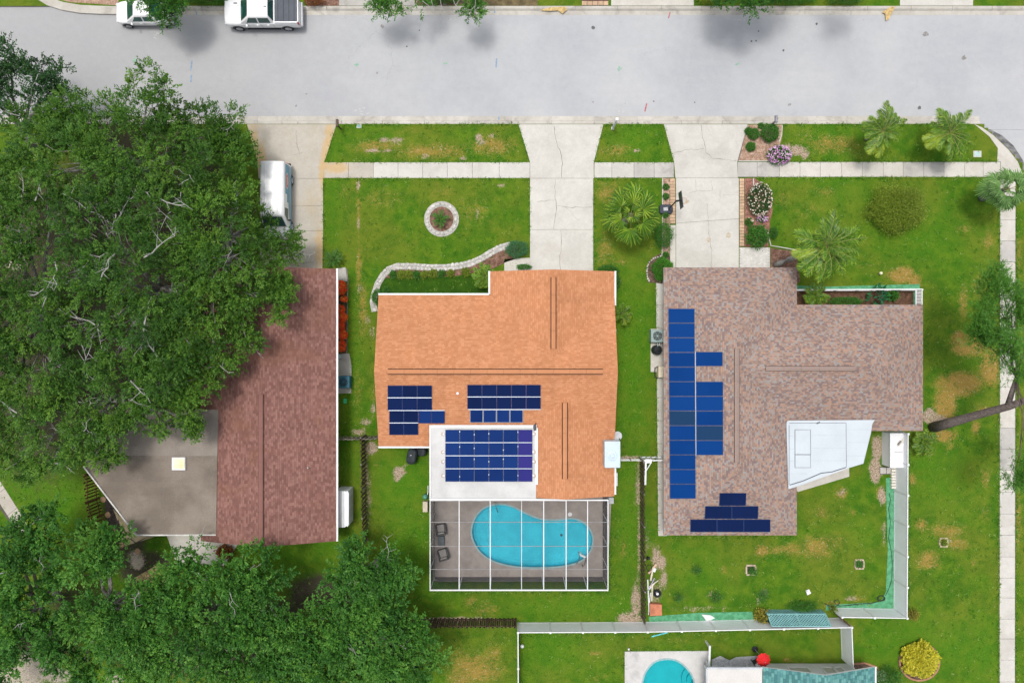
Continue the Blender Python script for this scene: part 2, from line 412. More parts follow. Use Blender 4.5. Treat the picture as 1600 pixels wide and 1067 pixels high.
def ground_sheet(name, x0, x1, y0, y1, step, holes):
    xs = np.linspace(x0, x1, int(round((x1 - x0) / step)) + 1); ys = np.linspace(y0, y1, int(round((y1 - y0) / step)) + 1)
    X, Y = np.meshgrid(xs, ys); nx, ny = len(xs), len(ys)
    Z = np.zeros_like(X)
    v = np.stack([X.ravel(), Y.ravel(), Z.ravel()], 1)
    fs = []
    for j in range(ny - 1):
        for i in range(nx - 1):
            cx, cy = (xs[i] + xs[i + 1]) / 2, (ys[j] + ys[j + 1]) / 2
            if any(h(cx, cy) if callable(h) else (h[0] < cx < h[1] and h[2] < cy < h[3]) for h in holes): continue
            fs.append((j * nx + i, j * nx + i + 1, (j + 1) * nx + i + 1, (j + 1) * nx + i))
    vl = [tuple(q) for q in v.tolist()]
    k = len(vl); B = 300.0                         # the sheet goes on to the horizon
    vl += [(-B, -B, 0), (B, -B, 0), (B, y1, 0), (-B, y1, 0), (x0, y0, 0), (x1, y0, 0), (x1, y1, 0), (x0, y1, 0)]
    fs += [(k, k + 1, k + 5, k + 4), (k + 1, k + 2, k + 6, k + 5), (k + 3, k, k + 4, k + 7)]
    me = bpy.data.meshes.new(name); me.from_pydata(vl, [], fs); me.materials.append(GRASS)
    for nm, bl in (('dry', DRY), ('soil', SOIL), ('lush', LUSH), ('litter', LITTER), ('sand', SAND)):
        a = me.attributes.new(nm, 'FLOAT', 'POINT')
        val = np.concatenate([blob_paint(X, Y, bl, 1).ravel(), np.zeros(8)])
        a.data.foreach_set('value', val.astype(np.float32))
    o = bpy.data.objects.new(name, me); COL.objects.link(o)
    return tag(o, 'lawns and bare soil of the house plots south of the road', kind='structure')
KERB_Y = 194
gy = W(0, KERB_Y).y
def hole(px0, px1, py0, py1):
    a, b = W(px0, py1), W(px1, py0); return (a.x, b.x, a.y, b.y)
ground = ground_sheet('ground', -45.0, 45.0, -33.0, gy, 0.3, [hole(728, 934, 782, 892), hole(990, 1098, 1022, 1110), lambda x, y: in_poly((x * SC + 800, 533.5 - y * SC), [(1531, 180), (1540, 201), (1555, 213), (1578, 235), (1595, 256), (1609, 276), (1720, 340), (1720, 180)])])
def dark_lawn():  # lawn grass in a darker green
    t = NT('dark_lawn_grass'); p = t.pos()
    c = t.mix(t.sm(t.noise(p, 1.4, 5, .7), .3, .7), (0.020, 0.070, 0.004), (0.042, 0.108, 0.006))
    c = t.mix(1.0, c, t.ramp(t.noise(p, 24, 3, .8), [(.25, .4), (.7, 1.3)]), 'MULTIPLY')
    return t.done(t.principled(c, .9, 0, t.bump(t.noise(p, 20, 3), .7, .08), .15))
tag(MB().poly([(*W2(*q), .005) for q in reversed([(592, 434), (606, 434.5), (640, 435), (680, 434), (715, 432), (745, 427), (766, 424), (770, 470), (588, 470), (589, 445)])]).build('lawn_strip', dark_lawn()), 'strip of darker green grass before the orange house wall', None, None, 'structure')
mb = MB(); B = 300.0
mb.poly([(-B, W(0, 10).y, 0), (B, W(0, 10).y, 0), (B, B, 0), (-B, B, 0)])
north = struct('north_lawn', mb, GRASS, 'strip of lawn and verge along the far side of the road')
bpy.data.objects['north_lawn'].location.z = -0.002

# ------------------------------------------------------------------ road, kerbs, paint
ZR = -0.12
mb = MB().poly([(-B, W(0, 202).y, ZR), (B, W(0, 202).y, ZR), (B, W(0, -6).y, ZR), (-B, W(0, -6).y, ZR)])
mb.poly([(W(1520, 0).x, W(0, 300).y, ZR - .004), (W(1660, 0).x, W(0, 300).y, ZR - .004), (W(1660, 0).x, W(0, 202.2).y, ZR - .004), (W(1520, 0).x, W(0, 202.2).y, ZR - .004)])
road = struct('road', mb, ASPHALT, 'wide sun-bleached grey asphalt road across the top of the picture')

def kerb_run(name, label, y_road, y_back, xs, parent=None):
    k = struct(name, MB().poly([(W(xs[0], 0).x, W(0, y_road).y, ZR - .02), (W(xs[-1], 0).x, W(0, y_road).y, ZR - .02), (W(xs[-1], 0).x, W(0, y_back).y, ZR - .02), (W(xs[0], 0).x, W(0, y_back).y, ZR - .02)]), DARKG, label)
    s = 1 if y_back > y_road else -1
    prof = [(0, ZR + .004), (6.5, ZR + .012), (8.2, -0.02), (9.2, 0.012), (13.0, 0.016)]
    for i in range(len(xs) - 1):
        xa, xb = W(xs[i], 0).x + .012, W(xs[i + 1], 0).x - .012
        m = MB(); pts = [(W(0, y_road + s * d).y, z) for d, z in prof]
        for (ya, za), (yb, zb) in zip(pts[:-1], pts[1:]):
            q = [(xa, ya, za), (xb, ya, za), (xb, yb, zb), (xa, yb, zb)]
            m.poly(q if s < 0 else q[::-1])
        y0, y1 = pts[0][0], pts[-1][0]
        for xx in (xa, xb):
            m.poly([(xx, y, z) for y, z in pts] + [(xx, y1, ZR - .018), (xx, y0, ZR - .018)])
        m.poly([(xa, y1, pts[-1][1]), (xb, y1, pts[-1][1]), (xb, y1, ZR - .018), (xa, y1, ZR - .018)])
        m.build('kerb_stone', KERB, k)
    return k
xs = [-200, -130] + [a + random.uniform(-3, 3) for a in range(-60, 1500, 66)] + [1532]
kerb_run('south_kerb', 'concrete kerb and gutter in front of the three houses', 181, 194, xs)
xs = [185] + [a + random.uniform(-3, 3) for a in range(252, 1700, 65)]
kerb_run('north_kerb', 'concrete kerb and gutter along the far side of the road', 23, 10, xs)

def ribbon(mb, pts, w, z):
    """flat strip along plan points (world xy)"""
    P = [Vector((a, b, 0)) for a, b in pts]; L, Rr = [], []
    for i, p in enumerate(P):
        d = (P[min(i + 1, len(P) - 1)] - P[max(i - 1, 0)]).normalized(); n = Vector((-d.y, d.x, 0))
        ww = w[i] if hasattr(w, '__len__') else w
        L.append(p + n * ww / 2); Rr.append(p - n * ww / 2)
    for i in range(len(P) - 1):
        mb.poly([(Rr[i].x, Rr[i].y, z), (Rr[i + 1].x, Rr[i + 1].y, z), (L[i + 1].x, L[i + 1].y, z), (L[i].x, L[i].y, z)])
    return mb
def strip_solid(pts_px, w, z0, z1, name, mat, parent, cuts=None):
    """upright band that follows a plan line: an edging, a kerb on a bend"""
    P = [Vector((*W2(a, b), 0)) for a, b in pts_px]; L, Rr = [], []
    for i, p in enumerate(P):
        d = (P[min(i + 1, len(P) - 1)] - P[max(i - 1, 0)]).normalized(); n = Vector((-d.y, d.x, 0))
        L.append(p + n * w / 2); Rr.append(p - n * w / 2)
    for i in range(len(P) - 1):
        m = MB().prism([(Rr[i].x, Rr[i].y), (Rr[i + 1].x, Rr[i + 1].y), (L[i + 1].x, L[i + 1].y), (L[i].x, L[i].y)], z0, z1)
        m.build(name, mat, parent)
# bend of the far kerb at the corner on the left, and the corner of the right
cb = struct('corner_kerb', MB().prism(PL([(60, -8), (185, -8), (185, 9), (110, 4)]), -0.2, 0.0), PINKG, 'curved kerb and pink gravel at the left end of the far verge')
strip_solid([(58, -8), (76, 3), (98, 10), (125, 14.5), (155, 16), (184, 16.5)], 0.62, ZR - .02, 0.015, 'kerb_stone', KERB, cb)
corner = struct('corner_ramp', MB().prism(PL([(1522, 194.3), (1535, 200), (1552, 212), (1575, 234), (1590, 253), (1599, 276.3), (1563.5, 276.3), (1563.5, 253), (1558, 253), (1559, 232), (1546, 214), (1528, 199)]), -0.2, 0.02), CONC, 'pale concrete corner ramp where the lawn strip ends on the right')
m = MB(); ribbon(m, PL([(1530, 201), (1546, 207), (1562, 219), (1578, 234), (1592, 252), (1606, 275)]), [.2, .6, .95, 1.0, .8, .5], ZR + .004)
tag(m.build('gutter_stain', M('wet_asphalt', (0.17, 0.165, 0.165), 0.9, 0.45, 2.5, col2=(0.27, 0.27, 0.27), fine=0.2), road), 'dark silt stain in the gutter of the bend')

def crack(parent, pts_px, w=0.022, z=0.026, mat=None, wob=2.0):
    pts = []
    for (a, b), (c, d) in zip(pts_px[:-1], pts_px[1:]):
        n = max(2, int(math.hypot(c - a, d - b) / 5))
        for i in range(n):
            f = i / n; pts.append((a + (c - a) * f + random.uniform(-wob, wob) * .5, b + (d - b) * f + random.uniform(-wob, wob) * .5))
    pts.append(pts_px[-1])
    m = MB(); ribbon(m, PL(pts), [w * random.uniform(.4, 1.2) for _ in pts], z)
    return m.build('crack', mat or CRACK, parent)
PAINT = {c: M(c + '_spray_paint', col, 0.9, 0.1, 6, col2=mixc, fine=0.25) for c, col, mixc in (('white', (.66, .66, .66), (.5, .5, .51)), ('blue', (.25, .42, .62), (.36, .42, .5)), ('green', (.30, .60, .38), (.36, .48, .42)), ('red', (.60, .13, .16), (.5, .28, .3)), ('teal', (.20, .50, .52), (.36, .46, .47)))}
NMARK = [0]
def mark(c, pts, w=0.09, parent=road, z=ZR + .008):
    NMARK[0] += 1; z += .0006 * (NMARK[0] % 9); m = MB(); ribbon(m, PL(pts), w, z); return m.build('paint_mark', PAINT[c], parent)
mark('red', [(1011, 161), (1008, 174)], .11); mark('red', [(1048, 17), (1045, 28)], .09)
for a in ([(552, 174), (557, 171)], [(561, 170), (570, 168)], [(561, 174), (568, 174)], [(562, 178), (567, 178)], [(570, 178), (577, 176)], [(962, 173), (976, 173)], [(966, 178), (978, 178)], [(966, 172), (968, 179)], [(974, 172), (976, 179)], [(240, 50), (251, 53)], [(239, 54), (244, 54)], [(239, 58), (245, 60)], [(974, 161.5), (981, 161)], [(1340, 30), (1352, 31)], [(697, 28), (706, 28)], [(699, 31), (705, 30)], [(1148, 30), (1168, 31)]): mark('white', a, .10)
for a in ([(299, 94), (297, 110)], [(298, 116), (297, 128)], [(776, 91), (775, 105)], [(779, 182), (780, 193)], [(306, 17), (306, 23)], [(772, 11), (773, 20)]): mark('blue', a, .12)
for a in ([(553, 101), (560, 100)], [(557, 98), (557, 104)], [(692, 99), (699, 98)], [(965, 108), (972, 106)], [(968, 103), (967, 111)], [(1150, 101), (1156, 98)], [(205, 95), (212, 94)], [(210, 90), (210, 97)], [(553, 190), (558, 188)], [(694, 13), (700, 13)]): mark('green', a, .12)
PATCH = M('dark_road_patch', (0.12, 0.12, 0.12), 0.9, 0.3, 6)
PATCHB = M('brown_road_patch', (0.26, 0.25, 0.24), 0.9, 0.3, 6)
for px, py, r, mt in ((927, 43, 3, 0), (1448, 52, 5, 1), (1508, 90, 4, 1), (1438, 168.5, 3, 0), (1234, 163, 3, 1), (1225, 78, 2, 0), (1277, 37, 2, 0), (1022, 158, 1.2, 0), (927, 159, 1.2, 1), (597, 41, 3, 1), (589, 113, 2, 1), (1086, 159.5, 1.2, 0), (1175, 64, 1.5, 0), (1182, 63, 1.5, 0), (1186, 48, 1.3, 0), (478, 146, 2, 1), (462, 165, 2, 1), (635, 72, 1.5, 0), (655, 47, 1.2, 0)):
    pts = [(px + r * random.uniform(.6, 1.2) * math.cos(a), py + r * random.uniform(.6, 1.3) * math.sin(a)) for a in np.linspace(0, 5.6, 9)]
    m = MB().poly([(*W2(*p), ZR + .006) for p in reversed(pts)]); m.build('road_patch', (PATCH, PATCHB)[mt], road)
RUST = M('rust_stain', (0.42, 0.27, 0.12), 0.9, 0.2, 4)

# ------------------------------------------------------------------ pavements and drives
def slab(parent, pts, mat, top=0.03, z0=-0.10, name='slab', bev=0.012):
    P = PL(pts); cx, cy = sum(p[0] for p in P) / len(P), sum(p[1] for p in P) / len(P)
    Q = []
    for x, y in P:                                  # a joint of about 1.5 cm round every slab
        d = math.hypot(x - cx, y - cy); k = (d - 0.012) / d; Q.append((cx + (x - cx) * k, cy + (y - cy) * k))
    return MB().prism(Q, z0, top + random.uniform(-.003, .003)).build(name, mat, parent, bevel=bev)
def bed_under(name, pts, label, z=0.006):
    return struct(name, MB().prism(PL(pts), -0.10, z), DARKG, label)
sw = bed_under('pavement', [(505, 254), (828, 254), (828, 278), (505, 278)], 'concrete pavement slabs crossing the middle front lawn')
bx = [506, 544.5, 583.5, 622, 660.5, 699, 738, 780, 828]
for i in range(8): slab(sw, [(bx[i], 254), (bx[i + 1], 254), (bx[i + 1], 278.5), (bx[i], 278.5)], CONCT if i < 2 else CONCB)
sw = bed_under('pavement', [(928.5, 254), (1052, 254), (1054, 278), (928.5, 278)], 'short concrete pavement between the two pale driveways')
bx = [928.5, 956, 990.5, 1022, 1053]
for i in range(4): slab(sw, [(bx[i], 254), (bx[i + 1], 254), (bx[i + 1], 278), (bx[i], 278)], CONCB if i < 2 else CONCG)
sw = bed_under('pavement', [(1152.5, 253.5), (1563, 253), (1563, 276), (1152.5, 277.5)], 'greyish concrete pavement slabs along the right front lawn')
bx = [1152.5, 1183, 1218, 1250, 1281.5, 1315, 1347, 1380, 1411, 1443, 1475, 1507, 1536, 1563]
for i in range(13): slab(sw, [(bx[i], 253.5), (bx[i + 1], 253.5), (bx[i + 1], 276.8), (bx[i], 276.8)], CONCG if i in (0, 1, 8, 9) else CONC, 0.026)
sw = bed_under('side_pavement', [(1562, 277.5), (1587, 277.5), (1586, 1100), (1561, 1100)], 'narrow concrete pavement running down the right edge')
y = 277.5; k = 0
while y < 1095:
    h = random.choice((31, 33, 33, 34)); s = (y - 277) / 800.0
    slab(sw, [(1562.5 - s, y), (1586.5 - s, y), (1586.5 - s, y + h), (1562.5 - s, y + h)], CONCG if k in (12, 13, 3) else CONCB if k > 14 else CONC, 0.028)
    y += h; k += 1
def drive(label, aprons, slabs, mat):
    al = [p for a in aprons + slabs for p in a]
    d = tag(empty('driveway', (*W2(sum(p[0] for p in al) / len(al), 330), 0), label, None), kind='structure')
    for a in aprons + slabs: slab(d, a, mat, 0.034)
    return d
d1 = drive('tan stained concrete driveway under the white van', [[(386, 194.6), (526, 194.6), (507, 254), (506, 279.5), (404, 279.5), (402, 252)]],
           [[(406, 279.5), (505, 279.5), (505, 322), (406, 322)], [(406, 322), (505, 322), (505, 361), (406, 361)], [(406, 361), (505, 361), (504, 425), (406, 425)]], CONCT)
d2 = drive('pale concrete driveway of the orange-roofed house', [[(810, 194.6), (943, 194.6), (928, 254), (928, 279), (828, 279), (828, 254)]],
           [[(828, 279), (927, 279), (927, 359), (828, 359)], [(828, 359), (927, 359), (927, 428), (828, 428)]], CONCB)
d3 = drive('pale concrete driveway with the basketball hoop', [[(1037, 194.6), (1168, 194.6), (1152, 254), (1153, 278.5), (1055, 278.5), (1053, 254)]],
           [[(1056, 278.5), (1154.5, 278.5), (1154.5, 342), (1056, 349)], [(1056, 349), (1154.5, 342), (1154.5, 425), (1056, 425)]], CONCB)
zc = 0.041
crack(d1, [(463, 205), (464, 225), (468, 240)], .03, zc); crack(d1, [(460, 243), (474, 238)], .02, zc); crack(d1, [(450, 414), (490, 410)], .02, zc)
crack(d2, [(866, 196), (868, 215), (874, 235), (878, 250), (878, 279)], .035, zc); crack(d2, [(867, 281), (867, 300), (868, 315), (870, 330), (866, 345), (865, 358)], .035, zc); crack(d2, [(840, 315), (868, 313)], .02, zc); crack(d2, [(871, 321), (885, 324), (925, 324)], .03, zc); crack(d2, [(877, 361), (877, 385), (874, 405), (876, 424)], .03, zc); crack(d2, [(884, 325), (905, 345)], .014, zc)
crack(d3, [(1096, 196), (1098, 215), (1103, 238), (1112, 248), (1150, 252)], .03, zc); crack(d3, [(1054, 239), (1070, 235), (1100, 233)], .022, zc); crack(d3, [(1086, 280), (1088, 298), (1105, 300), (1112, 297), (1111, 282)], .018, zc); crack(d3, [(1105, 318), (1106, 345), (1108, 370), (1112, 390), (1111, 424)], .026, zc); crack(d3, [(1076, 302), (1088, 300)], .015, zc); crack(d3, [(1125, 299), (1124, 315)], .016, zc); crack(d3, [(1130, 305), (1154, 306)], .012, zc)
def stain(parent, px, py, r, mat, z=0.0385):
    pts = [(px + r * random.uniform(.5, 1.3) * math.cos(a), py + r * random.uniform(.5, 1.3) * math.sin(a)) for a in np.linspace(0, 5.7, 12)]
    return MB().poly([(*W2(*p), z) for p in reversed(pts)]).build('stain', mat, parent)
OILM = M('old_oil_stain', (0.46, 0.40, 0.31), 0.9, 0.15, 5)
stain(d3, 1107, 375, 4, OILM); stain(d3, 1138, 368, 5, OILM); stain(d3, 1073, 315, 4, OILM)
# drives and pavers of the far side
for a, b, m_ in ((530, 648, CONCG), (955, 1084, CONC), (1406, 1520, CONCB)):
    d = tag(MB().prism(PL([(a, -14), (b, -14), (b, 9.5), (a, 9.5)]), -0.1, 0.03).build('driveway', m_), {530: 'grey driveway end of the house across the road, by the pickup', 955: 'pale driveway end across the road, opposite the middle house', 1406: 'bright driveway end across the road on the right'}[a], None, None, 'structure')
pv = struct('paver_strip', MB().prism(PL([(909, -14), (951, -14), (951, 9.6), (909, 9.6)]), -0.1, 0.012), DARKG, 'red paver strip beside the driveway end across the road')
for i in range(5):
    for j in range(3):
        slab(pv, [(909 + i * 8.4, -12 + j * 7.2), (917 + i * 8.4, -12 + j * 7.2), (917 + i * 8.4, -5.4 + j * 7.2), (909 + i * 8.4, -5.4 + j * 7.2)], M('red_paver', (0.20, 0.075, 0.06), 0.9, 0.2, 5, piece=.3) if j < 2 else BRICKT, 0.04, name='paver')
vg = struct('far_bed', MB().prism(PL([(478, -14), (528, -14), (536, 9.6), (478, 9.6)]), -0.05, 0.02), MULCH, 'mulched verge across the road beside the pickup')
vg = struct('far_bed', MB().prism(PL([(650, -14), (840, -14), (840, 9.6), (650, 9.6)]), -0.05, 0.015), M('brown_verge', (0.13, 0.10, 0.05), 0.95, 0.4, 2, 0.6), 'bare brown verge across the road under the dead twigs')
RUSTO = [MB().poly([(*W2(*p), 0.020) for p in reversed([(861, 12), (884, 11), (886, 16), (879, 22), (872, 17), (858, 18), (845, 17), (848, 15)])]).build('leaf_litter', M('straw_litter', (0.5, 0.36, 0.16), 0.95, 0.3, 5, 0.5), bpy.data.objects['north_kerb']),
         MB().poly([(*W2(*p), 0.020) for p in reversed([(1392, 11), (1399, 11), (1394, 20), (1389, 30), (1384, 33), (1383, 22), (1378, 20), (1384, 16)])]).build('leaf_litter', M('straw_litter', (0.5, 0.36, 0.16)), bpy.data.objects['north_kerb'])]
# diagonal path on the left, pad and pavers in the left back yard
dp = struct('garden_path', MB().prism(PL([(-40, 700), (-8, 738), (46, 824), (30, 836), (-40, 740)]), -0.1, 0.006), DARKG, 'tan diagonal footpath at the left edge')
for a, b, c, d in (((-30, 708), (-6, 741), (-22, 751), (-40, 726)), ((-6, 741), (8, 763), (-8, 774), (-22, 751)), ((8, 763), (27, 793), (12, 805), (-8, 774)), ((27, 793), (46, 824), (31, 836), (12, 805))):
    slab(dp, [a, b, c, d], CONCT)
pt = struct('patio_slab', MB().prism(PL([(258, 828), (330, 828), (372, 850), (350, 883), (277, 883)]), -0.1, 0.03), CONC, 'pale concrete patio slab behind the brown-roofed house')
pp = struct('garden_pavers', MB().prism(PL([(210, 902), (248, 880), (268, 905), (230, 926)]), -0.1, 0.004), DARKG, 'small square tan pavers laid in the left back yard')
ux, uy = Vector((36, -21)) / 4, Vector((20, 24)) / 3
for i in range(4):
    for j in range(3):
        o_ = Vector((211, 902)) + ux * i + uy * j
        slab(pp, [tuple(o_), tuple(o_ + ux * .94), tuple(o_ + ux * .94 + uy * .94), tuple(o_ + uy * .94)], M('gold_paver', (0.50, 0.36, 0.12), 0.9, 0.15, 4) if (i, j) == (3, 1) else TANBLK, 0.03, name='paver')
# ------------------------------------------------------------------ roofs and houses
def shingle(name, stops, w=0.30, h=0.145, blot=None, contrast=1.0, moss=None):
    t = NT(name)
    uvn = t.n('UVMap', uv_map='UVMap'); sp = t.n('SeparateXYZ'); t.put(sp.inputs[0], uvn.outputs[0])
    p = t.pos()
    v = t.math('DIVIDE', sp.outputs[1], h); row = t.math('FLOOR', v)
    wr = t.n('TexWhiteNoise', noise_dimensions='1D'); t.put(wr.inputs['W'], row)
    u = t.math('ADD', t.math('DIVIDE', sp.outputs[0], w), t.math('MULTIPLY', wr.outputs['Value'], 7.0)); col = t.math('FLOOR', u)
    cb = t.n('CombineXYZ'); t.put(cb.inputs[0], col); t.put(cb.inputs[1], row)
    wn_ = t.n('TexWhiteNoise', noise_dimensions='2D'); t.put(wn_.inputs['Vector'], cb.outputs[0])
    c = t.ramp(wn_.outputs['Value'], stops, len(stops) > 3)
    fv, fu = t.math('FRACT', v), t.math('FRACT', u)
    gap = t.math('MAXIMUM', t.sm(fu, 0.0, 0.05, 1, 0), t.math('MULTIPLY', t.sm(fv, 0.0, 0.22, 1, 0), 1.0))  # tab joints, plus each course's shadow line painted into the colour
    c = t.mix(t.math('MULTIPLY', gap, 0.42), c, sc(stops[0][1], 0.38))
    c = t.mix(1.0, c, t.ramp(t.noise(p, 0.45, 5, 0.65), [(0.3, 0.91), (0.68, 1.04)]), 'MULTIPLY')
    c = t.mix(1.0, c, t.ramp(t.noise(p, 20, 3, 0.8), [(0.25, 0.82), (0.72, 1.08)]), 'MULTIPLY')
    mp = t.n('Mapping'); t.put(mp.inputs['Vector'], uvn.outputs[0]); mp.inputs['Scale'].default_value = (1.0, 0.10, 1.0)
    c = t.mix(1.0, c, t.ramp(t.noise(mp.outputs[0], 1.6, 5, 0.65), [(0.3, 0.93), (0.66, 1.03)]), 'MULTIPLY')   # water streaks down the slope
    if moss: c = t.mix(t.math('MULTIPLY', t.sm(t.noise(p, 0.33, 4, 0.6, dist=.5), 0.5, 0.68), 0.5), c, moss)
    hgt = t.math('ADD', t.math('SUBTRACT', 1.0, fv), t.math('MULTIPLY', wn_.outputs['Value'], 0.35))
    hgt = t.math('SUBTRACT', hgt, t.sm(fu, 0.0, 0.06, 0.6, 0))
    return t.done(t.principled(c, 0.92, 0, t.bump(hgt, 0.55, 0.02), 0.2))
SH_OR = shingle('orange_shingles', [(0, (0.450, 0.190, 0.088)), (0.5, (0.495, 0.216, 0.104)), (1, (0.545, 0.252, 0.130))], w=0.24)
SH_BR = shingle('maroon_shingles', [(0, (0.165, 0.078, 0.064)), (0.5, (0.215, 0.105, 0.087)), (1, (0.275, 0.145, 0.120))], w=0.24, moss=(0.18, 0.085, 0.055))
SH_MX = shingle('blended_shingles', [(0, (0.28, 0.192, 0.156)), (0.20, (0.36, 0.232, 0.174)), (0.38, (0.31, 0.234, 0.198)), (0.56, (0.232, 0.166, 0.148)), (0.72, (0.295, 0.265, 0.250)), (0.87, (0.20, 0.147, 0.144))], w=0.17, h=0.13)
SH_TL = shingle('teal_shingles', [(0, (0.06, 0.17, 0.17)), (0.3, (0.10, 0.26, 0.25)), (0.55, (0.08, 0.22, 0.22)), (0.8, (0.13, 0.31, 0.29))], w=0.3, h=0.2)
STUCCO = M('cream_stucco', (0.62, 0.57, 0.47), 0.9, 0.08, 1.5, 0.3)
STUCCOW = M('white_stucco', (0.60, 0.595, 0.575), 0.9, 0.06, 1.5, 0.3)
ALU = M('white_aluminium', (0.66, 0.665, 0.67), 0.4, 0.05, 1.2, fine=0.03)
GLASSD = M('dark_window_glass', (0.03, 0.045, 0.05), 0.08, 0.1, 1, fine=0, spec=0.6)
WROOF = M('white_roof_coating', (0.50, 0.50, 0.49), 0.6, 0.08, 0.7, 0.1, col2=(0.56, 0.56, 0.55), fine=0.06)
WROOF2 = M('blue_white_roof_coating', (0.475, 0.52, 0.555), 0.5, 0.04, 0.6, 0.05, fine=0.03)
SEAM = M('dark_sealant', (0.10, 0.11, 0.13), 0.8)
GREYROLL = M('grey_roll_roofing', (0.215, 0.178, 0.145), 0.95, 0.16, 0.45, 0.4, col2=(0.275, 0.232, 0.192), fine=0.14, piece=0.12)

def plane_uv(P):
    P = [Vector(q) for q in P]
    n = Vector((0, 0, 0))
    for i in range(len(P)): n += P[i].cross(P[(i + 1) % len(P)])
    n.normalize()
    if n.z < 0: n = -n
    e = Vector((0, 0, 1)).cross(n)
    e = e.normalized() if e.length > 1e-4 else Vector((1, 0, 0))
    up = n.cross(e)
    return [(p.dot(e), p.dot(up)) for p in P]
def roof(parent, planes, mat, name='roof', thick=0.16, edge=None):
    mb = MB(); cnt = {}
    for P in planes:
        P = [Vector(q) for q in P]
        a = sum(P[i].x * P[(i + 1) % len(P)].y - P[(i + 1) % len(P)].x * P[i].y for i in range(len(P)))
        if a < 0: P.reverse()
        mb.poly(P, 0, plane_uv(P))
        mb.poly([p - Vector((0, 0, thick)) for p in reversed(P)], 1)
        for i in range(len(P)):
            a_, b_ = P[i], P[(i + 1) % len(P)]
            k = frozenset((tuple(round(x, 2) for x in a_), tuple(round(x, 2) for x in b_)))
            cnt.setdefault(k, []).append((a_, b_))
    for k, es in cnt.items():
        if len(es) == 1:
            a_, b_ = es[0]; d = Vector((0, 0, thick))
            mb.poly([a_, a_ - d, b_ - d, b_], 1)
    return mb.build(name, [mat, edge or ALU], parent)
def walls(parent, outline, z1, mat=STUCCO, name='wall'):
    return MB().prism(outline, 0.0, z1).build(name, mat, parent)
def gutter(parent, a, b, z=2.66):
    """white gutter trough along an eave, from plan point a to b"""
    m = MB(); A, Bv = Vector((*a, z - .05)), Vector((*b, z - .05))
    m.bar(A, Bv, 0.13, 0.11)
    o = m.build('gutter', ALU, parent)
    d = (Bv - A); L = d.length; n = max(1, int(L / 1.1)); m2 = MB()
    for i in range(n + 1):
        p = A + d * (i / n); m2.box(p.x, p.y, z + .002, .05, .15, .014, math.atan2(d.y, d.x))
    tag(m2.build('gutter_strap', ALU, o), kind='stuff')
    return o
def vent(parent, a, b, mat, w=0.30, seg=1.22, slot=(0.035, 0.02, 0.015), lip=.12):
    """ridge vent: a row of low caps, each one a piece, over two dark slots"""
    A, Bv = Vector(a), Vector(b); d = Bv - A; L = d.length; n = max(1, round(L / seg)); dn = d.normalized()
    base = MB().bar(A + Vector((0, 0, .03)), Bv + Vector((0, 0, .03)), w + lip, 0.035).build('ridge_vent', M('vent_slot%d' % int(slot[0] * 1000), slot, 0.95), parent)
    for i in range(n):
        p, q = A + dn * (L * i / n + .004), A + dn * (L * (i + 1) / n - .004)
        s = MB(); x = dn.cross(Vector((0, 0, 1))).normalized() * w / 2
        zz = Vector((0, 0, .075)); pk = Vector((0, 0, .115))
        s.poly([p - x + zz, q - x + zz, q + pk, p + pk][::-1], 0, [(0, .02), (0, .12), (.2, .12), (.2, .02)]); s.poly([p + x + zz, p + pk, q + pk, q + x + zz][::-1], 0, [(0, .02), (.2, .02), (.2, .12), (0, .12)])
        s.poly([p - x + zz, p + pk, p + x + zz]); s.poly([q - x + zz, q + x + zz, q + pk])
        s.poly([p - x + zz, p + x + zz, q + x + zz, q - x + zz])
        s.build('vent_cap', mat, base)
    return base
def solve(px, py, zf):
    z = 3.0
    for _ in range(12):
        p = W(px, py, z); z = zf(p.x, p.y)
    return W(px, py, z)
def solar_mat(name, a, b, line, rough=0.2, la=0.25):
    t = NT(name)
    uv = t.n('UVMap', uv_map='UVMap'); sp = t.n('SeparateXYZ'); t.put(sp.inputs[0], uv.outputs[0])
    c = t.mix(t.n('ObjectInfo').outputs['Random'], a, b)
    c = t.mix(t.math('MULTIPLY', t.sm(t.noise(t.pos(), 0.35, 3), .35, .65), .45), c, b)
    fx, fy = t.math('FRACT', t.math('MULTIPLY', sp.outputs[0], 6)), t.math('FRACT', t.math('MULTIPLY', sp.outputs[1], 6))
    g = t.math('MAXIMUM', t.sm(fx, 0, .07, 1, 0), t.sm(fy, 0, .07, 1, 0))
    c = t.mix(t.math('MULTIPLY', g, la), c, line)
    return t.done(t.principled(c, 0.40, 0, None, 0.012))
SOL_N = solar_mat('navy_solar_cells', (0.005, 0.012, 0.048), (0.007, 0.017, 0.072), (0.02, 0.035, 0.11))
SOL_F = solar_mat('blue_solar_cells', (0.006, 0.020, 0.095), (0.009, 0.032, 0.14), (0.02, 0.05, 0.18))
SOL_V = solar_mat('violet_solar_cells', (0.020, 0.022, 0.135), (0.032, 0.028, 0.165), (0.04, 0.05, 0.2))
SOL_B = solar_mat('bright_blue_solar_cells', (0.002, 0.030, 0.140), (0.004, 0.040, 0.175), (0.006, 0.022, 0.09), 0.3)
SOL_D = solar_mat('dull_blue_solar_cells', (0.010, 0.034, 0.085), (0.012, 0.040, 0.10), (0.008, 0.026, 0.06), 0.35)
SILVER = M('silver_frame', (0.40, 0.43, 0.48), 0.35, 0.05, 1, metal=0.4, fine=0)
BLUEF = M('blue_black_frame', (0.012, 0.035, 0.12), 0.35, 0.05, 1, fine=0)
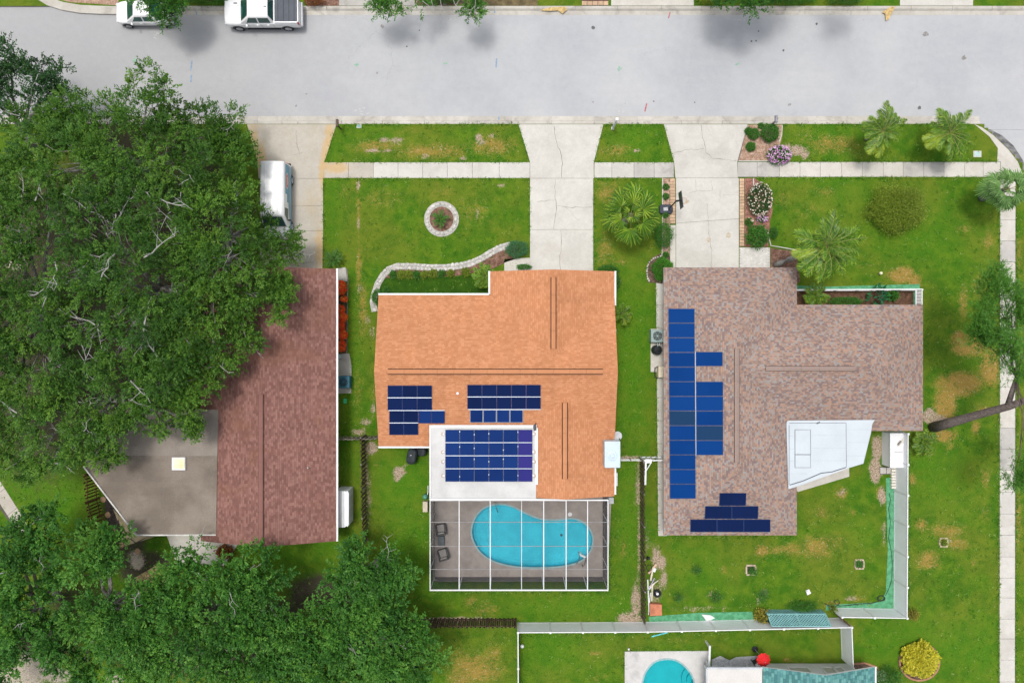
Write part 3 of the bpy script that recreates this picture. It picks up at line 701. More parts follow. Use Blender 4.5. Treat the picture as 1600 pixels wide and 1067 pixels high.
def panel(parent, pxs, zf, cell, fmat, lift=0.10, fw=0.025):
    """one framed solar panel; pxs are its four corners in the plan"""
    P = [solve(a, b, lambda x, y: zf(x, y) + lift) for a, b in pxs]
    c = sum(P, Vector()) / 4
    def inset(q, d):
        o = []
        for i in range(4):
            e1 = (q[(i + 1) % 4] - q[i]).normalized(); e2 = (q[i - 1] - q[i]).normalized(); o.append(q[i] + (e1 + e2) * d)
        return o
    P = inset(P, 0.012); I = inset(P, fw); dz = Vector((0, 0, .035))
    a = (P[1] - P[0]).cross(P[2] - P[0]).z
    if a < 0: P.reverse(); I.reverse()
    m = MB(); m.poly(I, 0, [(0, 0), (1, 0), (1, 1), (0, 1)])
    ob = m.build('solar_panel', cell, parent)
    f = MB(); up = Vector((0, 0, .006))
    for i in range(4):
        j = (i + 1) % 4
        f.poly([P[i] + up, P[j] + up, I[j] + up, I[i] + up]); f.poly([P[i] - dz, P[j] - dz, P[j] + up, P[i] + up])
        f.poly([I[i] + up, I[j] + up, I[j] - up, I[i] - up])
    f.poly([p - dz for p in reversed(P)])
    f.build('frame', fmat, ob)
    return ob
def grid(x0, x1, y0, y1, nx, ny):
    for j in range(ny):
        for i in range(nx):
            a, b = x0 + (x1 - x0) * i / nx, x0 + (x1 - x0) * (i + 1) / nx; c, d = y0 + (y1 - y0) * j / ny, y0 + (y1 - y0) * (j + 1) / ny
            yield i, j, [(a, d), (b, d), (b, c), (a, c)]
def win(parent, c, n, w, h, name='window', mat=GLASSD):
    """window or door on a wall: c its centre, n the outward direction in plan"""
    c = Vector(c); n = Vector((*n, 0)).normalized(); t = Vector((-n.y, n.x, 0)); m = MB()
    m.bar(c - t * w / 2 + n * .012, c + t * w / 2 + n * .012, 0.03, h)
    o = m.build(name, mat, parent); f = MB()
    for s in (-1, 1):
        f.bar(c + t * s * w / 2 - Vector((0, 0, h / 2)) + n * .03, c + t * s * w / 2 + Vector((0, 0, h / 2)) + n * .03, .07, .08, up=tuple(n))
        f.bar(c - t * (w / 2 + .04) + Vector((0, 0, s * h / 2)) + n * .032, c + t * (w / 2 + .04) + Vector((0, 0, s * h / 2)) + n * .032, .08, .07)
    f.build('frame', ALU, o)
    return o
K = 0.30
# ---- brown house on the left
h1 = empty('house', (-18.1, -4.7, 0), 'long maroon-shingled house half under the oaks, grey flat roof at its back', 'house')
xl, xr, xm, yf, yb = -23.1, -13.06, -18.08, 5.39, -14.8; zr = 2.7 + (xm - xl) * K
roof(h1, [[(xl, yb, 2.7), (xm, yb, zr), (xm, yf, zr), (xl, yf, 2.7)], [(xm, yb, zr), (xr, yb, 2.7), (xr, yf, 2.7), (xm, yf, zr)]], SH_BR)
walls(h1, [(xl + .5, yb + .4), (xr - .5, yb + .4), (xr - .5, yf - .5), (xl + .5, yf - .5)], 2.6)
for y in (yf - .44, yb + .34): MB().poly([(xl + .5, y, 2.6), (xr - .5, y, 2.6), (xm, y, zr - .2)]).build('gable', STUCCO, h1)
gutter(h1, (xr + .075, yb), (xr + .075, yf)); vent(h1, (xm, W(0, 616, zr).y, zr), (xm, yb + .12, zr), SH_BR, slot=(.10, .05, .042), lip=.06)
win(h1, (xr - .5, -6, 1.5), (1, 0), 1.6, 1.1); win(h1, (xr - .5, 1.5, 1.5), (1, 0), 1.6, 1.1); win(h1, (-16.6, yf - .5, 1.1), (0, 1), 4.6, 2.1, 'garage_door', ALU)
m = MB().lathe([(.05, 0), (.05, .3)], *W2(482, 730, 3.3), 8, cz=3.2).build('vent_pipe', M('grey_pipe', (.4, .4, .4), .5), h1)
# flat roof at the back: lapped strips of roll roofing
FZ = lambda x, y: 3.16 + 0.022 * (x + 21.7)
ys_ = [640, 672, 692, 712, 733, 753, 774, 794, 815, 834]
def xleft(y): return 150 - (y - 640) * .22 if y < 729 else 131 + (y - 729) / 106 * 82
fr = MB().prism(PL([(150, 640), (341, 640), (338, 834), (213, 834), (131, 729)], 3.1), lambda x, y: FZ(x, y) - .16, lambda x, y: FZ(x, y) - .02).build('flat_roof', ALU, h1)
for i in range(len(ys_) - 1):
    a, b = ys_[i], ys_[i + 1]; pts = [(341.5 - (a - 640) * .018, a), (341.5 - (b - 640) * .018, b), (xleft(b) + 1, b)] + ([(132, 729)] if a < 729 < b else []) + [(xleft(a) + 1, a)]
    up = .004 + .009 * (i % 2)
    MB().prism(PL(pts, 3.1), lambda x, y: FZ(x, y) - .018, lambda x, y: FZ(x, y) + up).build('roofing_sheet', M('light_roll_roofing', (0.255, 0.222, 0.190), 0.95, .12, .6, .3, fine=.12) if i in (0, 1, 2) else GREYROLL, fr)
WTRIM = M('weathered_white_trim', (0.55, 0.53, 0.50), 0.7, 0.2, 2)
for a, b in (((131, 728), (213, 835)), ((213, 835.5), (338, 835))):
    p, q = W(*a, 3.05), W(*b, 3.05); MB().bar(p, q, .10, .16).build('fascia', WTRIM, h1)
sk = MB().prism(PL([(269.5, 714), (290.5, 714), (290.5, 734), (269.5, 734)], 3.2), 3.0, 3.32).build('skylight', ALU, h1, bevel=.02)
MB().prism(PL([(271.5, 716), (288.5, 716), (288.5, 732), (271.5, 732)], 3.34), 3.322, lambda x, y: 3.35).build('dome', M('yellowed_acrylic', (0.72, 0.66, 0.38), 0.35, 0.1, 2, col2=(.74, .72, .55), fine=.03), sk, bevel=.015)
walls(h1, PL([(190, 660), (318, 660), (318, 815), (222, 815), (172, 745)], 1.2), 2.85, STUCCO, 'rear_wall')

# ---- orange house in the middle
h2 = empty('house', (-1.1, -3, 0), 'orange-shingled house in the middle with navy solar panels and a pool cage', 'house')
XL, XR, YF, YB = -9.9, 7.6, 3.44, -7.77; YM = (YF + YB) / 2; ZR2 = 2.7 + (YF - YM) * K
wx, wy = -1.615, 5.2; wm = (wx + XR) / 2; wz = 2.7 + (wm - wx) * K; wj = YF - (wz - 2.7) / K
rx, ry = .08, -11.47; rm = (rx + XR) / 2; rz_ = 2.7 + (rm - rx) * K; rj = YB + (rz_ - 2.7) / K
xc = 1.70; zc_ = 2.7 + (xc - rx) * K
roof(h2, [[(XL, YF, 2.7), (wx, YF, 2.7), (wm, wj, wz), (XR, YF, 2.7), (XR, YM, ZR2), (XL, YM, ZR2)],
          [(XL, YM, ZR2), (XR, YM, ZR2), (XR, YB, 2.7), (rm, rj, rz_), (rx, YB, 2.7), (XL, YB, 2.7)],
          [(wx, YF, 2.7), (wx, wy, 2.7), (wm, wy, wz), (wm, wj, wz)], [(wm, wj, wz), (wm, wy, wz), (XR, wy, 2.7), (XR, YF, 2.7)],
          [(rm, rj, rz_), (XR, YB, 2.7), (XR, ry, 2.7), (rm, ry, rz_)], [(rx, YB, 2.7), (rm, rj, rz_), (rm, ry, rz_), (xc, ry, zc_), (xc, YB, zc_)][0:5]], SH_OR)
walls(h2, [(XL + .4, YB + .5), (xc + .3, YB + .5), (xc + .3, ry + .4), (XR - .5, ry + .4), (XR - .5, wy - .4), (wx + .5, wy - .4), (wx + .5, YF - .5), (XL + .4, YF - .5)], 2.52)
for q in ([(XL + .4, YF - .5, 2.5), (XL + .4, YB + .5, 2.5), (XL + .4, YM, ZR2 - .2)], [(wx + .5, wy - .4, 2.5), (XR - .5, wy - .4, 2.5), (wm, wy - .4, wz - .2)], [(XR - .5, ry + .4, 2.5), (xc + .3, ry + .4, 2.5), (xc + .3, ry + .4, zc_ - .2), (rm, ry + .4, rz_ - .2)], [(XR - .4, YB, 2.5), (XR - .4, YF, 2.5), (XR - .4, YM, ZR2 - .2)]): MB().poly(q).build('gable', STUCCO, h2)
gutter(h2, (XL, YF + .075), (wx - .1, YF + .075)); gutter(h2, (wx - .075, YF + .1), (wx - .075, wy)); gutter(h2, (XL, YB - .075), (-6.05, YB - .075)); gutter(h2, (XR + .075, wy - 2.5), (XR + .075, wy))
for a, b in ((515, 628), (730, 772)): gutter(h2, (XR + .075, W(0, b, 2.7).y), (XR + .075, W(0, a, 2.7).y))
vent(h2, (W(606, 0, ZR2).x, YM, ZR2), (W(942, 0, ZR2).x, YM, ZR2), SH_OR); vent(h2, (wm, W(0, 433, wz).y, wz), (wm, W(0, 545, wz).y, wz), SH_OR); vent(h2, (rm, W(0, 629, rz_).y, rz_), (rm, W(0, 748, rz_).y, rz_), SH_OR)
win(h2, (wm, wy - .4, 1.1), (0, 1), 4.8, 2.1, 'garage_door', ALU); win(h2, (-7, YF - .5, 1.5), (0, 1), 1.8, 1.2); win(h2, (-3.6, YF - .5, 1.1), (0, 1), 1.0, 2.1, 'front_door', M('door_paint', (.25, .12, .06), .5)); win(h2, (XR - .5, 0, 1.5), (1, 0), 1.4, 1.0)
back2 = lambda x, y: 2.7 + (y - YB) * K
for i, j, q in grid(605.5, 675, 602, 641, 3, 2): panel(h2, q, back2, SOL_N, BLUEF if j else BLUEF)
for i, j, q in grid(608, 653.5, 641.5, 679.5, 2, 2): panel(h2, q, back2, SOL_N, BLUEF)
for i, j, q in grid(653.8, 695, 641.5, 661.5, 2, 1): panel(h2, q, back2, SOL_F, BLUEF)
for i, j, q in grid(730, 845, 601, 639, 5, 2): panel(h2, q, back2, SOL_N, BLUEF)
for i, j, q in grid(734, 817.5, 640, 660.5, 4, 1): panel(h2, q, back2, SOL_F, SILVER, fw=.03)
def rail(parent, a, b, zf, w=.05, mat=SILVER, lift=.075):
    p, q = solve(*a, lambda x, y: zf(x, y) + lift), solve(*b, lambda x, y: zf(x, y) + lift)
    return MB().bar(p, q, w, .03).build('panel_rail', mat, parent)
for a, b in (((605, 621.3), (675, 621.3)), ((607, 641.2), (695, 641.2)), ((608, 660.6), (653.5, 660.6)), ((730, 620), (845, 620)), ((731, 639.6), (845, 639.6))): rail(h2, a, b, back2, .045, lift=.112)
# white flat roof over the lanai
F2 = lambda x, y: 3.34 + 0.012 * (y + 6.0)
fr2 = MB().prism(PL([(671, 664), (838.5, 664), (837.5, 778), (671, 778)], 3.3), lambda x, y: F2(x, y) - .13, F2).build('flat_roof', WROOF, h2)
for x in (698, 722, 746, 765.5, 790, 814): MB().bar(W(x, 754, 3.285), W(x, 777, 3.262), .02, .02).build('roof_seam', M('pale_seam', (.5, .5, .5), .6), fr2)
MB().prism(PL([(671, 664), (838.5, 664), (838.5, 668), (671, 668)], 3.38), 3.30, 3.385).build('flashing', ALU, fr2); MB().prism(PL([(835.5, 668.5), (840.5, 668.5), (840.5, 757), (836.5, 757)], 3.38), 3.24, 3.37).build('flashing', ALU, fr2)
MB().prism(PL([(671, 664), (673, 664), (673, 778), (671, 778)], 3.38), 3.20, 3.372).build('flashing', ALU, fr2)
MB().bar(W(671, 779.3, 3.2), W(838, 779.3, 3.2), .12, .12).build('gutter', ALU, fr2)
MB().bar(W(837, 780, 3.0), W(886, 781, 3.0), .12, .12).build('gutter', ALU, h2)
MB().prism(PL([(833, 665), (837.5, 660), (838, 672), (834, 673)], 3.4), 3.386, 3.46).build('vent_hood', M('dark_metal', (0.05, 0.055, 0.07), .5), fr2, bevel=.02)
for i, j, q in grid(695.5, 832, 671, 752.5, 6, 4): panel(h2, q, F2, SOL_V if i == 5 else SOL_F, BLUEF, .12)
for y in (691.3, 711.8, 732): rail(h2, (695.5, y), (832, y), F2, .05, lift=.128)
TAN = M('tan_bracket', (.55, .33, .17), .7); m = None
for y in (678, 706, 721, 743):
    for x in (693, 833.5):
        p = W(x, y, 3.42); s = 1 if x > 800 else -1
        b = MB().box(p.x, p.y, F2(p.x, p.y), .16, .14, .10).build('bracket', ALU, fr2, bevel=.015)
        MB().tube([(p.x + s * .02, p.y - .1, p.z + .05), (p.x + s * .13, p.y - .1, p.z + .05), (p.x + s * .15, p.y, p.z + .05), (p.x + s * .13, p.y + .1, p.z + .05), (p.x + s * .02, p.y + .1, p.z + .05)], .02, 5).build('clip', TAN, b)
for i in range(1, 6):
    for y in (677, 700, 718, 742):
        if random.random() < .75:
            p = W(695.5 + 22.75 * i, y + random.uniform(-3, 3), 3.47); MB().box(p.x, p.y, 3.455, .05, .1, .03).build('clamp', SILVER, h2)
m = MB().lathe([(.16, 0), (.16, .1), (.12, .22), (.0, .24)], *W2(908, 656, 3.3), 12, cz=3.1).build('roof_vent', ALU, h2); MB().lathe([(.1, 0), (.1, .25), (.0, .28)], *W2(715, 614.5, 3.9), 10, cz=3.7).build('roof_vent', ALU, h2)

# ---- blended-shingle house on the right
h3 = empty('house', (17.5, -4, 0), 'house on the right with mottled brown and grey hip roof and bright blue panels', 'house')
a0, a1, b0, b1 = 11.26, 21.14, 5.486, -14.37; am = (a0 + a1) / 2; hw = (a1 - a0) / 2; za = 2.7 + hw * K
c0, c1, e1 = 2.73, -6.63, 30.5; cm = (c0 + c1) / 2; hc = (c0 - c1) / 2; zc3 = 2.7 + hc * K; xa = a1 - (zc3 - 2.7) / K
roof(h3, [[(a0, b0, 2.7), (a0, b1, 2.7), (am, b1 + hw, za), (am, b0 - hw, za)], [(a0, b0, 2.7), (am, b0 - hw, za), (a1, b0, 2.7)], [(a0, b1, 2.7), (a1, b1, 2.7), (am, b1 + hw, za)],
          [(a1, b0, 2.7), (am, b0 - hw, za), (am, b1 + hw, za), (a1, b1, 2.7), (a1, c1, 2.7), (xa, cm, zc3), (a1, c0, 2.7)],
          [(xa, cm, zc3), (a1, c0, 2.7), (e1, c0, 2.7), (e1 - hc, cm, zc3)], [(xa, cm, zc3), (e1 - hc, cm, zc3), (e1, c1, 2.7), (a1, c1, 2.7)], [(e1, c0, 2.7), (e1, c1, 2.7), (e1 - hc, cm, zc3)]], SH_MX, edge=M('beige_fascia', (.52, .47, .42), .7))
walls(h3, [(a0 + .5, b1 + .5), (a1 - .5, b1 + .5), (a1 - .5, c1 + .5), (e1 - .5, c1 + .5), (e1 - .5, c0 - .5), (a1 - .5, c0 - .5), (a1 - .5, b0 - .5), (a0 + .5, b0 - .5)], 2.55, STUCCOW)
vent(h3, (am, W(0, 545, za).y, za), (am, W(0, 722, za).y, za), SH_MX, slot=(.12, .085, .075), lip=.05); vent(h3, (W(1196, 0, zc3).x, cm, zc3), (W(1335, 0, zc3).x, cm, zc3), SH_MX, slot=(.12, .085, .075), lip=.05)
win(h3, (14.2, b0 - .5, 1.1), (0, 1), 4.8, 2.1, 'garage_door', ALU); win(h3, (25, c0 - .5, 1.5), (0, 1), 2.0, 1.2); win(h3, (28.6, c0 - .5, 1.5), (0, 1), 1.4, 1.2); win(h3, (a0 + .5, -3, 1.5), (-1, 0), 1.2, .9); win(h3, (a0 + .5, -9, 1.5), (-1, 0), 1.2, .9)
left3 = lambda x, y: 2.7 + (x - a0) * K
rear3 = lambda x, y: 2.7 + (y - b1) * K
n_ = 13
for i in range(n_):
    t0, t1 = 482 + 297 * i / n_, 482 + 297 * (i + 1) / n_; s0, s1 = 2.6 * i / n_, 2.6 * (i + 1) / n_
    panel(h3, [(1044 + s1, t1), (1085.5 + s1 * .7, t1), (1085.5 + s0 * .7, t0), (1044 + s0, t0)], left3, SOL_D if i in (7,) else SOL_B, BLUEF, .09)
panel(h3, [(1086.7, 572.2), (1129.5, 572.2), (1129.5, 549.5), (1086.7, 549.5)], left3, SOL_B, BLUEF, .09)
for i in range(5): panel(h3, [(1087.2, 619 + 23 * i), (1130.2, 619 + 23 * i), (1130.2, 596 + 23 * i), (1087.2, 596 + 23 * i)], left3, SOL_D if i == 3 else SOL_B, BLUEF, .09)
rail(h3, (1086.3, 549), (1087.4, 712), left3, .045, lift=.09)
panel(h3, [(1123.5, 790), (1165.5, 790), (1166.5, 770), (1124.5, 770)], rear3, SOL_N, BLUEF, .09)
for q in ([(1101, 810.5), (1143.5, 810.5), (1143.5, 790.6), (1101.7, 790.6)], [(1143.5, 810.5), (1184.5, 810.5), (1185.3, 790.6), (1143.5, 790.6)]): panel(h3, q, rear3, SOL_N, BLUEF, .09)
for i in range(3): panel(h3, [(1078.5 + 41.8 * i, 831), (1120.3 + 41.8 * i, 831), (1120.3 + 41.8 * i, 811.2), (1078.5 + 41.8 * i, 811.2)], rear3, SOL_N, BLUEF, .09)
F3 = lambda x, y: 3.10
fr3 = MB().prism(PL([(1229, 662), (1230, 658), (1233, 657), (1367, 656), (1363, 662), (1361, 676), (1349, 724), (1326, 731), (1245, 760), (1232, 764)], 3.1), 2.98, 3.10).build('flat_roof', WROOF2, h3)
def seam(parent, pts, w, z, mat=SEAM): m = MB(); ribbon(m, [W2(a, b, z) for a, b in pts], w, z); return m.build('roof_seam', mat, parent)
PS = M('faint_seam', (.40, .45, .50), .6)
for a, b, c in ((680, 1268, 1322), (700, 1268, 1322), (719.5, 1268, 1322), (691, 1323, 1356), (712, 1323, 1352), (671, 1324, 1361), (681, 1233, 1242), (701, 1233, 1242), (720, 1233, 1242), (740, 1234, 1262)): seam(fr3, [(b, a), (c, a)], .02, 3.105, PS)
seam(fr3, [(1233, 661), (1322, 660.5)], .03, 3.106); seam(fr3, [(1322, 661), (1322.5, 730)], .03, 3.107); seam(fr3, [(1233, 664), (1233, 757)], .035, 3.107); seam(fr3, [(1234, 757.5), (1255, 751), (1283, 739), (1300, 737), (1322, 730)], .07, 3.108)
MB().prism(PL([(1275, 661), (1281, 658.5), (1281, 660), (1277, 662.5)], 3.12), 3.109, 3.13).build('sealant_patch', SEAM, fr3)
for y0, y1 in ((671.5, 709.5), (710.5, 730)):
    h = MB().prism(PL([(1242.5, y0), (1265.5, y0), (1266.3, y1), (1242.5, y1)], 3.13), 3.101, 3.16).build('roof_hatch', WROOF2, fr3, bevel=.01)
    seam(h, [(1242, y0 - .3), (1266.3, y0 - .3), (1266.8, y1 + .3), (1242, y1 + .3), (1242, y0)], .035, 3.109)
MB().prism(PL([(1238, 752), (1326, 728), (1326.5, 744), (1246, 768)]), -0.05, 0.06).build('patio_slab', CONC, h3)
# ---- house at the bottom edge: teal roof, white lean-to
h4 = empty('house', (22, -28, 0), 'teal-shingled roof end of the house at the bottom edge', 'house')
g0, g1, gt, gb = W(1192, 0, 2.7).x, W(1367, 0, 2.7).x, W(0, 1042, 2.7).y, -36.0; gm = (g0 + g1) / 2; gz = 2.7 + (g1 - gm) * K
roof(h4, [[(g0, gb, 2.7), (gm, gb, gz), (gm, gt, gz), (g0, gt, 2.7)], [(gm, gb, gz), (g1, gb, 2.7), (g1, gt, 2.7), (gm, gt, gz)]], SH_TL)
wy4 = W(0, 1036, 0).y
walls(h4, [(g0 + .1, gb), (g1 - .6, gb), (g1 - .6, wy4), (g0 + .1, wy4)], 2.6, STUCCOW)
MB().poly([(g0 + .1, wy4 + .01, 2.6), (g1 - .6, wy4 + .01, 2.6), (gm, wy4 + .01, gz - .2)]).build('gable', STUCCOW, h4)
gutter(h4, (g1 + .075, gb), (g1 + .075, gt))
for px, w in ((1250, 1.5), (1297, 1.0), (1312, .7)): win(h4, (W(px, 0, 1.2).x, wy4, 1.2), (0, 1), w, 1.0, mat=M('blind_glass', (.42, .41, .36), .3))
fr4 = MB().prism(PL([(1105, 1044), (1190.5, 1044), (1190.5, 1140), (1105, 1140)], 2.75), 2.62, 2.78).build('lean_to_roof', M('cream_white_roof', (.58, .56, .53), .6, .04, 1), h4)
MB().bar(W(1104, 1043, 2.72), W(1191, 1043, 2.72), .14, .14).build('gutter', M('grey_gutter', (.45, .47, .50), .5), h4); MB().bar(W(1103.6, 1043, 2.72), W(1103.6, 1120, 2.72), .1, .14).build('gutter', M('grey_gutter', (.45, .47, .5)), h4)
for px in (1107, 1140, 1175): MB().bar(W(px, 1044, 1.3) - Vector((0, .3, 1.3)), W(px, 1044, 2.6) - Vector((0, .3, 0)), .1, .1).build('post', ALU, h4)

# ------------------------------------------------------------------ pools
WATER = None
def water_mat(name, tint, floor):
    t = NT(name); p = t.pos()
    tr = t.n('BsdfTransparent'); t.put(tr.inputs[0], tint)
    gl = t.n('BsdfGlossy'); gl.inputs['Roughness'].default_value = .03
    t.l(t.bump(t.noise(p, 5, 3, .6, dist=.6), .05, .05), gl.inputs['Normal'])
    fr = t.n('Fresnel'); fr.inputs[0].default_value = 1.33
    mx = t.n('MixShader'); t.l(fr.outputs[0], mx.inputs[0]); t.l(tr.outputs[0], mx.inputs[1]); t.l(gl.outputs[0], mx.inputs[2])
    return t.done(mx.outputs[0])
def smooth_loop(pts, n=6):
    out = []; L = len(pts)
    for i in range(L):
        p0, p1, p2, p3 = (Vector(pts[(i + k - 1) % L]) for k in range(4))
        for j in range(n):
            s = j / n; out.append(tuple(.5 * ((2 * p1) + (p2 - p0) * s + (2 * p0 - 5 * p1 + 4 * p2 - p3) * s * s + (3 * p1 - p0 - 3 * p2 + p3) * s ** 3)))
    return out
def pool(label, loop_px, tint, plaster, deck_px, deckmat, ztop, group=None, depth=lambda x: 1.3, pool_name='swimming_pool', deck_label=''):
    loop = PL(smooth_loop(loop_px)); n = len(loop)
    if sum(loop[i][0] * loop[(i + 1) % n][1] - loop[(i + 1) % n][0] * loop[i][1] for i in range(n)) < 0: loop.reverse()
    cx, cy = sum(p[0] for p in loop) / n, sum(p[1] for p in loop) / n
    e = empty(pool_name, (cx, cy, 0), label, 'pool')
    sh = lambda k: [(cx + (x - cx) * k, cy + (y - cy) * k) for x, y in loop]
    b = MB(); rings = [(1.0, ztop - .01), (1.0, -.22), (.985, -.38), (.94, -.50), (.86, -.58), (.5, -.62)]
    for (k0, z0), (k1, z1) in zip(rings[:-1], rings[1:]):
        A, Bq = sh(k0), sh(k1)
        for i in range(n):
            j = (i + 1) % n; b.poly([(*A[j], z0), (*A[i], z0), (*Bq[i], z1), (*Bq[j], z1)][::-1])
    b.poly([(*p, -.62) for p in sh(.5)]); b.build('basin', plaster, e, smooth=True)
    MB().poly([(*p, ztop - .10) for p in sh(.999)]).build('water', tint, e)
    c = MB(); A, Bq = sh(1.0), []
    for i in range(n):
        d = (Vector(loop[(i + 1) % n]) - Vector(loop[i - 1])).normalized(); Bq.append((loop[i][0] + d.y * .13, loop[i][1] - d.x * .13))
    for i in range(n):
        j = (i + 1) % n; z = ztop + .012
        c.poly([(*A[i], z), (*Bq[i], z), (*Bq[j], z), (*A[j], z)]); c.poly([(*A[i], ztop - .12), (*A[i], z), (*A[j], z), (*A[j], ztop - .12)][::-1]); c.poly([(*Bq[i], z), (*Bq[i], ztop - .1), (*Bq[j], ztop - .1), (*Bq[j], z)])
    c.build('coping', M(pool_name + '_coping' + str(int(cx)), (.26, .40, .41), .6, .1, 4), e)
    # deck round the pool, the outline cut out of it
    bm = bmesh.new(); D = PL(deck_px); zt = ztop
    vo = [bm.verts.new((*p, zt)) for p in D]; vi = [bm.verts.new((*p, zt)) for p in loop]
    ed = [bm.edges.new((q[i], q[(i + 1) % len(q)])) for q in (vo, vi) for i in range(len(q))]
    bmesh.ops.triangle_fill(bm, use_beauty=True, use_dissolve=False, edges=ed)
    for f in bm.faces:
        if f.normal.z < 0: f.normal_flip()
    for i in range(len(vo)):
        a, q = vo[i], vo[(i + 1) % len(vo)]
        bm.faces.new([a, q, bm.verts.new((q.co.x, q.co.y, -.1)), bm.verts.new((a.co.x, a.co.y, -.1))])
    me = bpy.data.meshes.new('pool_deck'); bm.to_mesh(me); bm.free(); me.materials.append(deckmat)
    o = bpy.data.objects.new('pool_deck', me); COL.objects.link(o); tag(o, deck_label, None, None, 'structure')
    return e, o
DECK = M('taupe_deck', (0.315, 0.272, 0.245), 0.85, 0.10, 1.2, 0.2, col2=(0.36, 0.315, 0.285), fine=0.10)
PLAST = M('pool_plaster', (0.065, 0.53, 0.65), 0.7, 0.10, 0.5, 0.0, col2=(0.085, 0.62, 0.75), fine=0.14, bscale=40)
PLAST2 = M('pool_plaster_green', (0.03, 0.42, 0.46), 0.7, 0.05, 1.5, fine=0.04)
kid = [(738, 835), (742, 812), (756, 795), (778, 788.5), (800, 792), (822, 803), (845, 811.5), (870, 813), (896, 811), (915, 820), (924.5, 838), (922, 858), (908, 874), (884, 882), (850, 885), (810, 884), (774, 876), (750, 860)]
p1_, deck1 = pool('kidney-shaped turquoise swimming pool inside the screened cage', kid, water_mat('pool_water', (0.72, 0.96, 0.98), None), PLAST, [(672, 762), (956, 762), (949, 907), (677, 907)], DECK, 0.06, deck_label='taupe patio deck inside the pool cage')
MB().lathe([(.11, 0), (.10, .015)], *W2(878, 839), 14, cz=-.615).build('drain', SEAM, p1_)
MB().lathe([(.16, 0), (.16, .02), (.1, .025)], *W2(890.5, 803), 16, cz=.062).build('skimmer_lid', ALU, deck1)
p2_, deck2 = pool('round-ended turquoise pool cut by the bottom edge', [(1006, 1060), (1012, 1046), (1024, 1034), (1040, 1030), (1056, 1032), (1070, 1042), (1080, 1056), (1084, 1075), (1076, 1096), (1045, 1104), (1014, 1096), (1004, 1078)], water_mat('pool_water_green', (0.55, 0.93, 0.95), None), PLAST2, [(976, 1017), (1107, 1016), (1107, 1112), (976, 1112)], concrete('patchy_white_deck', (.50, .49, .475), (.57, .56, .545), (.36, .35, .34), .8, .55), 0.06, deck_label='patchy white concrete deck of the pool at the bottom')
for k in range(3):
    rr = (9 + 7 * k); MB().prism(PL([(1083, 1060)] + [(1083 + rr * math.cos(a), 1064 + rr * 1.25 * math.sin(a)) for a in np.linspace(math.pi * .75, math.pi * 1.52, 14)]), -1.0, -.16 - .22 * k).build('pool_step', PLAST2, p2_)

# ------------------------------------------------------------------ screened pool cage
cage = empty('pool_cage', (*W2(811, 850), 0), 'white framed screen enclosure over the kidney-shaped pool', 'pool cage')
ZT = 2.85
cx0, cx1, cy0, cy1 = W(671.5, 0, ZT).x, W(950.5, 0, ZT).x, W(0, 781, ZT).y, W(0, 922, ZT).y
def screen_mat(name, k):
    t = NT(name); tr = t.n('BsdfTransparent'); df = t.n('BsdfDiffuse'); df.inputs[0].default_value = (.035, .038, .045, 1)
    mx = t.n('MixShader'); mx.inputs[0].default_value = k; t.l(tr.outputs[0], mx.inputs[1]); t.l(df.outputs[0], mx.inputs[2]); return t.done(mx.outputs[0])
SCR, SCRW = screen_mat('roof_screen', .17), screen_mat('wall_screen', .58)
bxs = [W(x, 0, ZT).x for x in (717.5, 766, 815, 849.5, 884.5, 918)]; bys = [W(0, y, ZT).y for y in (815.5, 853, 889)]
DKB = M('bronze_beam', (.13, .12, .11), .5)
for x in [cx0 + .03] + bxs + [cx1 - .03]:
    thin = abs(x - bxs[2]) < .01
    MB().bar((x, cy0, ZT), (x, cy1, ZT), .035 if thin else .062, .12).build('roof_beam', ALU, cage)
    if x in (cx0 + .03, cx1 - .03): continue
    MB().box(x, cy1 + .03, .06, .06, .06, ZT - .12).build('post', ALU, cage)
for y in bys:
    MB().bar((cx0, y, ZT - .005), (cx1, y, ZT - .005), .03, .06).build('purlin', M('grey_purlin', (.30, .30, .30), .5), cage)
for y in bys + [cy1 + .03]:
    for x in (cx0 + .03, cx1 - .03): MB().box(x, y, .06, .06, .06, ZT - .12).build('post', ALU, cage)
for a, b in (((cx0, cy1 + .03), (cx1, cy1 + .03)), ((cx0, cy0), (cx1, cy0))): MB().bar((*a, ZT + .004), (*b, ZT + .004), .09, .12).build('eave_beam', ALU, cage)
for zz in (.12, .95):
    MB().bar((cx0 + .03, cy1 + .03, zz), (cx1 - .03, cy1 + .03, zz), .05, .1).build('wall_rail', DKB, cage)
    for x in (cx0 + .03, cx1 - .03): MB().bar((x, cy0, zz), (x, cy1, zz), .05, .1).build('wall_rail', DKB, cage)
gx = [cx0 + .03] + bxs + [cx1 - .03]; gyy = [cy0] + bys + [cy1 + .03]
for i in range(7):
    for j in range(4): MB().poly([(gx[i], gyy[j + 1], ZT + .02), (gx[i + 1], gyy[j + 1], ZT + .02), (gx[i + 1], gyy[j], ZT + .02), (gx[i], gyy[j], ZT + .02)]).build('roof_screen', SCR, cage)
    MB().poly([(gx[i], cy1 + .03, .07), (gx[i + 1], cy1 + .03, .07), (gx[i + 1], cy1 + .03, ZT - .06), (gx[i], cy1 + .03, ZT - .06)]).build('wall_screen', SCRW, cage)
for j in range(4):
    for x in (cx0 + .03, cx1 - .03): MB().poly([(x, gyy[j], .07), (x, gyy[j + 1], .07), (x, gyy[j + 1], ZT - .06), (x, gyy[j], ZT - .06)]).build('wall_screen', SCRW, cage)
